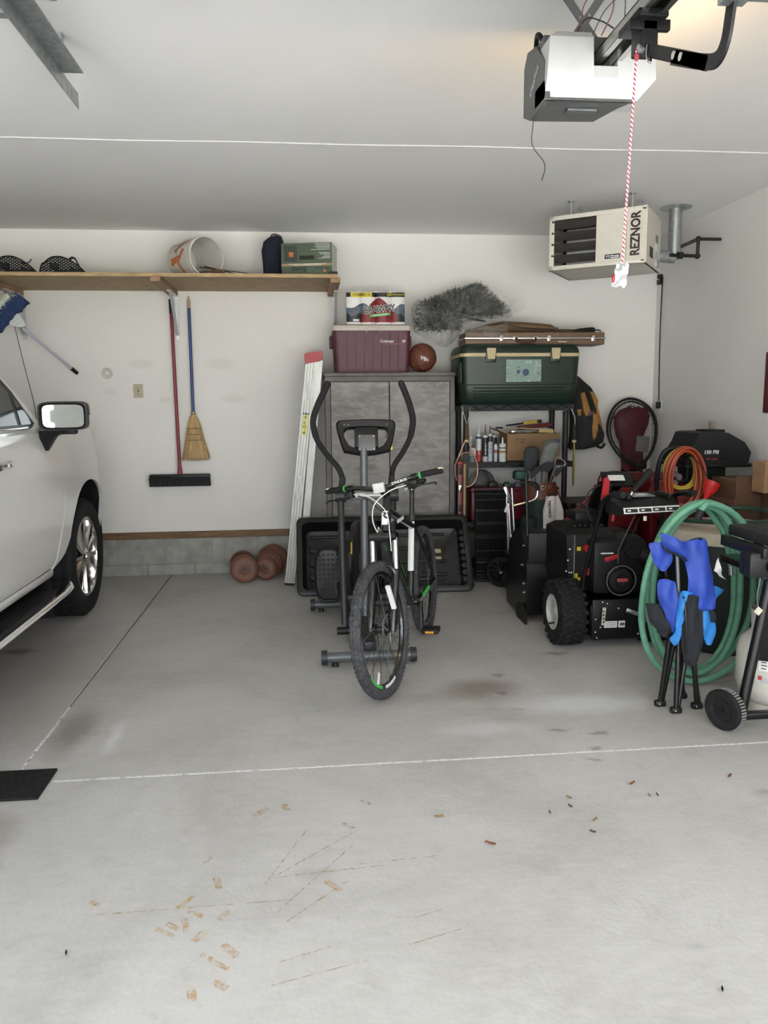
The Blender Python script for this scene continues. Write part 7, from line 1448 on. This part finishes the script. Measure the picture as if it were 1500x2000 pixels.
MB().lathe([(0, .03), (.08, .035), (.13, .075), (.152, .14), (.152, .30), (.14, .35), (.09, .40), (.03, .415), (0, .415)], 36, TO).build('cylinder', TW, prt); MB().lathe([(.10, 0), (.10, .05), (.094, .05), (.094, 0), (.10, 0)], 28, TO).build('foot_ring', TW, prt); MB().lathe([(.09, .39), (.10, .50), (.094, .50), (.085, .39)], 28, TO, 20, 320).build('collar', TW, prt); MB().cyl((2.205, 3.365, .41), (2.205, 3.365, .47), .02, n=12).build('valve', pm('brass', (.55, .42, .14), .35, .8), prt)
for (a, z, w, h, m_, nm) in ((228, .27, .05, .07, INKW, 'safety_label'), (246, .27, .05, .07, INKW, 'safety_label'), (222, .20, .018, .02, pm('red_label', (.5, .05, .05), .5), 'hazard_diamond'), (240, .19, .09, .03, pm('grey_label', (.45, .46, .47), .5), 'grey_label')):
    g = [[TO @ Vector((.1535 * math.cos(R(a + d)), .1535 * math.sin(R(a + d)), z + dz)) for d in (-w * 180, 0, w * 180)] for dz in (-h / 2, h / 2)]; lbo = MB().sheet(g, .0008).build(nm, m_, prt)
    if nm == 'safety_label':
        for q in range(4): g = [[TO @ Vector((.155 * math.cos(R(a + d)), .155 * math.sin(R(a + d)), z - .024 + q * .015 + dz)) for d in (-w * 100, 0, w * (60 + 30 * (q % 2)))] for dz in (0, .004)]; MB().sheet(g, .0006).build('label_print', INKB, lbo)
# ================================================================== RIGHT WALL BITS
sp_ = thing('wall_conduit_box', 'tan electrical box on the right wall above the compressor', 'electrical box', (3.15, 5.72, 1.2)); MB().box(3.125, 3.15, 5.69, 5.745, 1.20, 1.325, bev=.003).build('box', pm('tan_box_paint', (.40, .36, .27), .6), sp_); MB().cyl((3.138, 5.717, 1.20), (3.138, 5.717, .4), .009, n=8).build('conduit', pm('tan_box_paint', (.40, .36, .27), .6), sp_)
sg = thing('wall_sign', 'dark red metal sign on the right wall at the picture edge', 'sign', (3.15, 4.85, 1.4)); MB().box(3.138, 3.149, 4.55, 5.06, 1.40, 1.81, bev=.003).build('sign_plate', pm('dark_red_sign', (.09, .012, .012), .5), sg); MB().box(3.136, 3.139, 4.57, 5.04, 1.42, 1.79).build('sign_face', pm('dark_red_sign_face', (.11, .014, .014), .45), sg)
# ================================================================== HANGING UNIT HEATER
HWH = pm('heater_cream_enamel', (.66, .63, .55), .4, var=.03)
HP0 = Vector((1.775, 5.61, 2.425)); hu = Vector((.82, -.572, 0)).normalized(); hv = Vector((.572, .82, 0)).normalized()
ht = thing('unit_heater', 'cream ceiling-hung gas unit heater with dark louvres in the corner', 'heater', tuple(HP0 + hu * .33 + hv * .23), rot=(0, 0, math.degrees(math.atan2(hu.y, hu.x))))
HM = Matrix(((hu.x, hv.x, 0, HP0.x), (hu.y, hv.y, 0, HP0.y), (0, 0, 1, HP0.z), (0, 0, 0, 1)))     # x along the face, y into the body
WH, DH, HH = .675, .54, .375
MB().box(0, WH, 0, DH, 0, .012, M=HM).build('bottom_plate', HWH, ht); MB().box(0, WH, 0, DH, HH - .012, HH, M=HM).build('top_plate', HWH, ht); MB().box(0, .012, 0, DH, 0, HH, M=HM).build('side_plate', HWH, ht); MB().box(WH - .012, WH, .02, DH, 0, HH, M=HM).build('side_plate', HWH, ht); MB().box(0, WH, DH - .012, DH, 0, HH, M=HM).build('back_plate', HWH, ht)
fp = MB().prism([(.335, 0), (WH - .03, 0), (WH, .025), (WH, .03), (.335, .012)], HH - .044, HM @ Matrix.Translation((0, 0, .022))).build('front_panel', HWH, ht)
MB().box(.0, WH - .03, -.003, .012, 0, .03, M=HM, bev=.003).build('front_rail', HWH, ht); MB().box(.0, WH - .03, -.003, .012, HH - .03, HH, M=HM, bev=.003).build('front_rail', HWH, ht); MB().box(0, .035, -.003, .012, 0, HH, M=HM, bev=.003).build('front_stile', HWH, ht); MB().box(.54, .543, -.001, .003, .02, HH - .02, M=HM).build('panel_seam', pm('seam_shadow', (.30, .28, .24), .7), fp)
MB().box(.03, .335, .25, .26, .03, HH - .03, M=HM).build('inner_baffle', BLK, ht); MB().box(.328, .334, .012, .25, .03, HH - .03, M=HM).build('inner_side', BLK, ht)
for k in range(4):
    z = .335 - k * .078; l_ = MB().loft([[(.028, -.010, z), (.334, -.010, z), (.334, -.006, z - .003), (.028, -.006, z - .003)], [(.028, .055, z - .042), (.334, .055, z - .042), (.334, .057, z - .046), (.028, .057, z - .046)]], cap=True, M=HM).build('louvre', pm('dark_louvre', (.075, .068, .066), .5, .3), ht); MB().box(.022, .030, -.016, .0, z - .008, z + .004, M=HM).build('louvre_tab', BLK, l_)
for k in range(4): z = .29 - k * .078; MB().tube(smooth_pts([HM @ Vector((x, .13, z)) for x in (.09, .13, .20, .30, .33)], 3), [.012] + [.028] * 12, 10, flat=.75).build('heat_tube', STEEL, ht)
text('REZNOR', .062, pm('maroon_black_print', (.030, .015, .018), .5), ht, HM @ Vector((.605, -.003, .195)), (90, -90, math.degrees(math.atan2(hu.y, hu.x))), bold=.045, sx=.86)
vb = MB().box(.40, .505, -.003, .0, .045, .075, M=HM).build('model_badge', INKB, ht); text('V3', .018, INKW, vb, HM @ Vector((.42, -.005, .060)), (90, 0, math.degrees(math.atan2(hu.y, hu.x))), bold=.02); marks(vb, [(.438, .462, .064), (.466, .498, .062), (.438, .498, .052)], .006, INKW, HM @ Matrix.Translation((0, -.004, 0)))
ra = math.degrees(math.atan2(hv.y, hv.x))
MB().box(WH, WH + .003, .14, .25, .06, .13, M=HM).build('black_label', INKB, ht)
for (y0, y1, z0, z1, m_) in ((.34, .43, .19, .24, GREYM), (.35, .43, .135, .18, INKW), (.34, .42, .08, .13, pm('grey_label', (.45, .46, .47), .5)), (.36, .43, .03, .07, WHITEP)): MB().box(WH, WH + .0025, y0, y1, z0, z1, M=HM).build('rating_label', m_, ht)
MB().cyl(HM @ Vector((WH, .43, .05)), HM @ Vector((WH + .01, .43, .05)), .028, n=16).build('round_knockout', GALV, ht)
for x, y in ((.12, .12), (.55, .12), (.12, .38), (.55, .38)):
    p = HM @ Vector((x, y, HH)); MB().cyl(p, (p.x, p.y, 2.92), .006, n=8).build('hanger_rod', GALV, ht); MB().box(p.x - .02, p.x + .02, p.y - .02, p.y + .02, 2.912, 2.92).build('hanger_plate', GALV, ht)
fx, fy = 2.80, 5.78
MB().cyl((fx, fy, 2.55), (fx, fy, 2.92), .046, n=20).build('flue_pipe', GALV, ht); MB().lathe([(.05, 0), (.115, 0), (.115, -.004), (.05, -.012)], 32, Matrix.Translation((fx, fy, 2.92))).build('ceiling_flange', GALV, ht); MB().tube([tuple(HM @ Vector((WH - .15, DH, .15))), (fx, fy, 2.56)], .045, 14).build('flue_elbow', GALV, ht)
GPI = pm('black_iron_pipe', (.03, .028, .026), .5, .5, var=.2, scale=40); gp = [(2.74, 5.72, 2.565), (2.97, 5.75, 2.566), (2.972, 5.75, 2.69), (2.76, 5.85, 2.60)]
gpo = MB().tube(gp[:2], .013, 10).build('gas_pipe', GPI, ht)
MB().tube(gp[1:3], .013, 10).build('gas_riser', GPI, gpo); MB().tube([gp[2], gp[3]], .013, 10).build('gas_branch', GPI, gpo)
for p in (gp[1], gp[2]): MB().sph(p, .022, 12, 8).build('pipe_elbow', GPI, gpo)
MB().cyl((2.80, 5.728, 2.565), (2.84, 5.733, 2.565), .026, n=10).build('pipe_union', GPI, gpo); MB().cyl((2.97, 5.75, 2.69), (3.15, 5.75, 2.69), .012, n=8).build('wall_stub', GPI, gpo)
pc = thing('power_cord', 'black heater power cord hanging down the right wall near the corner', 'cord', (3.13, 6.66, 1.42)); MB().tube(smooth_pts([(3.135, 6.665, 2.56), (3.13, 6.66, 2.3), (3.135, 6.67, 2.0), (3.13, 6.645, 1.7), (3.132, 6.635, 1.48)], 5), .006, 8).build('cord', INKB, pc); MB().cbox((3.128, 6.635, 1.445), (.035, .04, .06), bev=.01).build('plug', BLK, pc)
oo = thing('wall_outlet', 'white outlet low in the corner with the heater cord plugged in', 'outlet', (3.15, 6.635, 1.43)); MB().box(3.144, 3.15, 6.60, 6.67, 1.375, 1.49, bev=.002).build('cover_plate', WHITEP, oo); MB().box(3.142, 3.1445, 6.62, 6.65, 1.385, 1.415, bev=.002).build('receptacle', WHITEP, oo)
jb = thing('junction_box', 'small double black switch box under the heater on the right wall', 'switch box', (3.15, 6.72, 2.53)); MB().box(3.12, 3.15, 6.69, 6.75, 2.50, 2.545, bev=.004).build('lower_switch', BLK, jb); MB().box(3.12, 3.15, 6.695, 6.745, 2.552, 2.585, bev=.004).build('upper_switch', BLK, jb)
# ================================================================== GARAGE DOOR OPENER
OGT = None; OGR = pm('opener_grey', (.11, .112, .11), .5, var=.06); LENS = pm('milky_lens', (.56, .56, .545), .35, var=.02)
op = thing('door_opener', 'grey garage door opener with milky white lens under the ceiling', 'door opener', (.97, 2.85, 2.92))
MB().loft([[(.81, 2.66, z0), (1.10, 2.66, z0), (1.08, 2.86, z1), (.815, 2.86, z1)] for z0, z1 in ((2.480, 2.51), (2.69, 2.69))], cap=True).build('housing', OGR, op)
MB().prism([(2.60, 2.475), (2.66, 2.464), (2.78, 2.464), (2.86, 2.50), (2.86, 2.66), (2.82, 2.70), (2.72, 2.68), (2.63, 2.60)], .016, Matrix(((0, 0, 1, .800), (1, 0, 0, 0), (0, 1, 0, 0), (0, 0, 0, 1)))).build('left_cheek', OGR, op)
bt = MB().loft([[(.806, 2.615, 2.474), (1.09, 2.615, 2.474), (1.10, 2.66, 2.480), (.806, 2.66, 2.470)], [(.812, 2.785, 2.464), (1.03, 2.785, 2.468), (1.05, 2.785, 2.484), (.812, 2.785, 2.484)]], cap=True).build('bottom_pan', OGR, op); MB().box(.90, 1.0, 2.67, 2.70, 2.462, 2.469).build('warning_plate', GREYM, bt)
marks(op, [(-.055 + k * .016, -.043 + k * .016, .004 * math.sin(k * 2)) for k in range(7)], .016, pm('pale_logo', (.42, .43, .45), .5), TM((.7985, 2.73, 2.575), (0, 0, -90)) @ Matrix.Rotation(R(-38), 4, 'Y'), name='logo_mark')
for x0, x1 in ((.80, .955), (1.035, 1.165)): MB().loft([[(x0, 2.615, 2.478), (x1 - (.05 if x1 > 1.1 else 0), 2.615, 2.478), (x1 - (.03 if x1 > 1.1 else 0), 2.72, 2.48), (x0, 2.72, 2.48)], [(x0, 2.585, 2.535), (x1, 2.585, 2.535), (x1, 2.72, 2.535), (x0, 2.72, 2.535)], [(x0 + (.01 if x0 < .9 else 0), 2.595, 2.66), (x1 - (.006 if x1 > 1.1 else 0), 2.595, 2.66), (x1 - (.006 if x1 > 1.1 else 0), 2.72, 2.66), (x0 + (.01 if x0 < .9 else 0), 2.72, 2.66)], [(x0 + (.04 if x0 < .9 else 0), 2.62, 2.685), (x1 - (.03 if x1 > 1.1 else 0), 2.62, 2.685), (x1 - (.03 if x1 > 1.1 else 0), 2.72, 2.685), (x0 + (.04 if x0 < .9 else 0), 2.72, 2.685)]], cap=True).build('light_lens', LENS, op)
MB().loft([[(.954, 2.587, 2.536), (1.036, 2.587, 2.536), (1.036, 2.72, 2.536), (.954, 2.72, 2.536)], [(.954, 2.589, 2.572), (1.036, 2.589, 2.572), (1.036, 2.72, 2.572), (.954, 2.72, 2.572)]], cap=True).build('light_lens', LENS, op); MB().loft([[(.955, 2.616, 2.479), (1.035, 2.616, 2.479), (1.035, 2.72, 2.479), (.955, 2.72, 2.479)], [(.955, 2.587, 2.536), (1.035, 2.587, 2.536), (1.035, 2.72, 2.536), (.955, 2.72, 2.536)]], cap=True).build('light_lens', LENS, op)
MB().box(.80, 1.10, 2.607, 2.618, 2.471, 2.479).build('lens_trim', STEEL, op); MB().box(.83, 1.19, 2.70, 2.95, 2.688, 2.698, bev=.003).build('added_bulb_shield', OGR, op)  # the top plate is added to keep the bulb's glow off the ceiling above
MB().sph((1.125, 2.82, 2.60), .026, 14, 10).build('light_bulb', pm('warm_bulb', (1, .85, .6), .4, emit=((1, .72, .38), 14.)), op)
bl_ = bpy.data.lights.new('opener_bulb_light', 'POINT'); bl_.energy = 4; bl_.color = (1, .66, .28); bl_.shadow_soft_size = .03; bo_ = bpy.data.objects.new('opener_bulb_light', bl_); COL.objects.link(bo_); bo_.location = (1.145, 2.86, 2.61)
for (a, b_) in (((.92, 2.69), (1.08, 2.92)), ((1.08, 2.69), (.90, 2.92))):
    d = Vector((b_[0] - a[0], 0, b_[1] - a[1])).normalized(); n_ = Vector((-d.z, 0, d.x)) * .014; yb = 2.80 if a[0] < 1 else 2.806; m = MB()
    m.add([Vector((q[0], yb + dy, q[1])) + s * n_ for q in (a, b_) for s in (-1, 1) for dy in (0, .004)], [(0, 1, 3, 2), (4, 6, 7, 5), (0, 2, 6, 4), (1, 5, 7, 3), (0, 4, 5, 1), (2, 3, 7, 6)]); st = m.build('hanger_strap', GREYM, op)
    for k in range(3): q = Vector((a[0], yb - .001, a[1])) + d * (.08 + .08 * k); MB().cyl(q, q + Vector((0, -.0015, 0)), .004, n=8).build('strap_hole_light', pm('hole_light', (.55, .54, .53), .8), st)  # pale discs, painted as light showing through the perforated strap
RAIL = pm('rail_steel', (.50, .50, .48), .25, .95, var=.12, scale=12, stretch=(6, .4, 6))
rl_ = MB().box(.972, 1.048, .15, 2.72, 2.625, 2.629).box(.972, .978, .15, 2.72, 2.590, 2.629).box(1.042, 1.048, .15, 2.72, 2.590, 2.629).box(.972, .990, .15, 2.72, 2.588, 2.592).box(1.030, 1.048, .15, 2.72, 2.588, 2.592).build('rail', RAIL, op); MB().cyl((1.01, .2, 2.607), (1.01, 2.70, 2.607), .005, n=8).build('drive_chain', BLKM, rl_)
tr_ = MB().box(.965, 1.055, 2.27, 2.42, 2.578, 2.60, bev=.004).box(.985, 1.035, 2.29, 2.37, 2.50, 2.58, bev=.006).build('trolley', BLK, op); MB().box(.95, 1.07, 2.29, 2.31, 2.55, 2.58, bev=.003).build('trolley_wing', BLK, tr_); MB().cyl((.98, 2.305, 2.503), (1.04, 2.305, 2.503), .014, n=10).build('arm_pin', STEEL, tr_); MB().tube(smooth_pts([(.995, 2.27, 2.50), (.985, 2.25, 2.46), (.99, 2.24, 2.44), (1.0, 2.26, 2.47)], 3), .004, 6).build('release_lever', CHROME, tr_)
def arm_strip(pts, w, nm):
    P = smooth_pts([Vector((1.0, y, z)) for y, z in pts], 5); lo = []
    for i, p in enumerate(P):
        t = (P[min(i + 1, len(P) - 1)] - P[max(i - 1, 0)]).normalized(); n_ = Vector((0, -t.z, t.y)) * w / 2; lo.append([p + n_ + Vector((-.004, 0, 0)), p + n_ + Vector((.004, 0, 0)), p - n_ + Vector((.004, 0, 0)), p - n_ + Vector((-.004, 0, 0))])
    return MB().loft(lo, cap=True).build(nm, BLK, op)
a1 = arm_strip([(2.31, 2.505), (2.05, 2.375), (1.93, 2.313)], .034, 'straight_arm'); arm_strip([(2.12, 2.405), (1.95, 2.325), (1.885, 2.305), (1.85, 2.33), (1.835, 2.385), (1.825, 2.44)], .036, 'curved_arm')
for y, z in ((2.10, 2.402), (2.06, 2.382)): MB().cyl((.99, y, z), (1.01, y, z), .011, n=8).build('arm_bolt', CHROME, a1)
for k, pts in enumerate(([(.93, 2.75, 2.70), (.96, 2.70, 2.76), (1.0, 2.66, 2.74), (1.03, 2.62, 2.70)], [(.96, 2.74, 2.70), (.94, 2.66, 2.78), (.98, 2.60, 2.82), (1.02, 2.60, 2.76), (1.0, 2.65, 2.69)], [(.99, 2.74, 2.70), (1.02, 2.68, 2.78), (1.06, 2.62, 2.80), (1.05, 2.58, 2.72)])): MB().tube(smooth_pts(pts, 5), .0022, 5).build('loose_wire', (INKB, pm('red_wire', (.25, .10, .09), .5), GREYM)[k], op)
MB().tube(smooth_pts([(.83, 2.72, 2.69), (.815, 2.74, 2.725), (.82, 2.78, 2.725), (.83, 2.82, 2.69)], 4), .009, 8).build('cable_loop', BLK, op); MB().tube(smooth_pts([(.804, 2.74, 2.475), (.80, 2.74, 2.43), (.80, 2.74, 2.37), (.845, 2.74, 2.31), (.835, 2.74, 2.255)], 5), .0016, 5).build('antenna_wire', INKB, op)
rp = thing('release_rope', 'red and white emergency release rope hanging with a silver tag', 'rope', (.965, 2.32, 1.85)); ra_, rb2 = Vector((.975, 2.30, 2.50)), Vector((.962, 2.32, 1.905))
for ph, m_, nm in ((0, INKW, 'white_strand'), (math.pi, pm('red_strand', (.42, .06, .09), .7), 'red_strand')):
    pts = [ra_ + (rb2 - ra_) * (k / 320) + Vector((.0018 * math.cos(k * .9 + ph), .0018 * math.sin(k * .9 + ph), 0)) for k in range(321)]; MB().tube(pts, .0021, 5).build(nm, m_, rp)
MB().sph(ra_ + Vector((0, 0, -.02)), (.008, .008, .012), 10, 8).build('knot', pm('red_strand', (.42, .06, .09), .7), rp); g = [[(.942 + .040 * j / 4 - .012 * i / 6 + .003 * math.sin(i * 2 + j), 2.315 + .006 * math.sin(i * 1.5 + j * 1.3), 1.905 - .068 * i / 6 - .004 * math.sin(j * 2)) for j in range(5)] for i in range(7)]
MB().sheet(g, .002).build('foil_tag', pm('foil_tag', (.62, .63, .64), .3, .5, var=.1, scale=30), rp); MB().sph((.934, 2.315, 1.862), (.005, .005, .014), 8, 6).build('red_toggle', REDP, rp)
# ================================================================== OPEN DOOR, TRACKS
gd = thing('garage_door', 'open overhead door whose galvanised strut shows at the top right', 'garage door', (.9, 1.0, 2.44))
for k in range(3): MB().box(-.93, 2.73, .04 + k * .60, .635 + k * .60, 2.452, 2.495, bev=.004, seg=1).build('door_section', SIDING, gd)
MB().box(-.93, 2.73, 1.80, 1.855, 2.418, 2.450, bev=.003, seg=1).build('strut', GALV, gd); MB().box(.97, 1.03, 1.80, 1.84, 2.40, 2.47).build('arm_bracket', GALV, gd)
tk = thing('track_hanger', 'punched steel angle end of the left door track under the ceiling', 'track', (-.93, 3.0, 2.80))
MB().box(-.952, -.948, .2, 3.66, 2.765, 2.83, bev=.001, seg=1).build('vertical_flange', GALV, tk); MB().box(-.952, -.868, .2, 3.45, 2.83, 2.834).build('horizontal_flange', GALV, tk); MB().box(-1.5, -.952, 2.90, 2.94, 2.80, 2.806).build('cross_angle', GALV, tk)
for y in (1.2, 3.3): MB().box(-.93, -.905, y, y + .03, 2.834, 2.92).build('drop_angle', GALV, tk)
fx_ = thing('light_fixture', 'end of a shallow metal ceiling light at the top left edge', 'light fixture', (-.75, 2.2, 2.92)); MB().box(-.86, -.715, 1.4, 2.60, 2.70, 2.78, bev=.008).build('housing', GALV, fx_); MB().box(-.84, -.735, 1.42, 2.58, 2.695, 2.70).build('diffuser', WHITEP, fx_)
for y in (1.6, 2.4): MB().cyl((-.79, y, 2.78), (-.79, y, 2.92), .005, n=6).build('hanger_rod', GALV, fx_)
# ================================================================== FLOOR MAT AND LEAVES
mt = thing('rubber_mat', 'black diamond-tread rubber mat on the floor beside the car', 'mat', (-1.3, 2.99, 0)); MB().box(-1.75, -1.055, 2.875, 3.115, 0, .012, bev=.004).build('mat_base', RUB, mt); mm_ = MB()
for i in range(22):
    for j in range(7): mm_.cbox((-1.73 + i * .031 + (j % 2) * .015, 2.89 + j * .034, .013), (.02, .007, .004), (0, 0, 45 if (i + j) % 2 else -45))
o = mm_.build('diamond_tread', RUB, mt, smooth=0); o['kind'] = 'stuff'
LF = [pm('dry_leaf_rust', (.22, .085, .04), .8, var=.3, scale=60), pm('dry_leaf_tan', (.30, .19, .08), .8, var=.3, scale=60), pm('dry_leaf_brown', (.12, .065, .04), .8, var=.3, scale=60)]
spots = [(1.244, 2.726, 0.030, 'rust-brown curled leaf on the floor below the grill wheel'),
         (0.962, 2.649, 0.020, 'small rust leaf left of the pair of leaves on the floor'),
         (0.945, 2.587, 0.020, 'small yellow-brown leaf just below the small rust leaf'),
         (0.855, 2.551, 0.020, 'tiny tan leaf left of the small floor leaves'),
         (1.001, 2.488, 0.025, 'slim tan leaf in the middle of the right floor'),
         (0.965, 2.413, 0.020, 'short tan leaf under the slim tan leaf'),
         (0.593, 2.383, 0.035, 'upright amber leaf in the centre of the front slab'),
         (1.269, 2.628, 0.018, 'small brown leaf right of the curled rust leaf'),
         (1.301, 2.628, 0.018, 'smallest brown leaf next to the small brown leaf'),
         (1.653, 2.737, 0.030, 'long rust leaf near the right edge of the floor'),
         (0.447, 2.573, 0.030, 'brown crumbled leaf left on the front slab'),
         (1.024, 1.672, 0.016, 'black speck of debris at the lower right of the floor'),
         (-0.689, 1.995, 0.016, 'dark speck of debris at the lower left of the floor')]
rl2 = random.Random(21)
for k, (x, y, s, lb) in enumerate(spots):
    s *= .55; t = thing('dry_leaf', lb, 'leaf', (x, y, 0), rl2.uniform(0, 180), 'dry leaves and specks on the floor'); g = []
    for i in range(7):
        u = i / 6 * 2 - 1; w = s * .32 * math.sqrt(max(.02, 1 - u * u)); g.append([(u * s, v * w, .002 + .006 * abs(v) + .004 * u * u) for v in (-1, -.5, 0, .5, 1)])
    MB().sheet(g, .0006).build('leaf_blade', LF[k % 3] if k < 11 else INKB, t, world=False); MB().tube([(s * .9, 0, .004), (s * 1.3, 0, .003)], .0009, 4).build('leaf_stalk', LF[2], t, world=False)
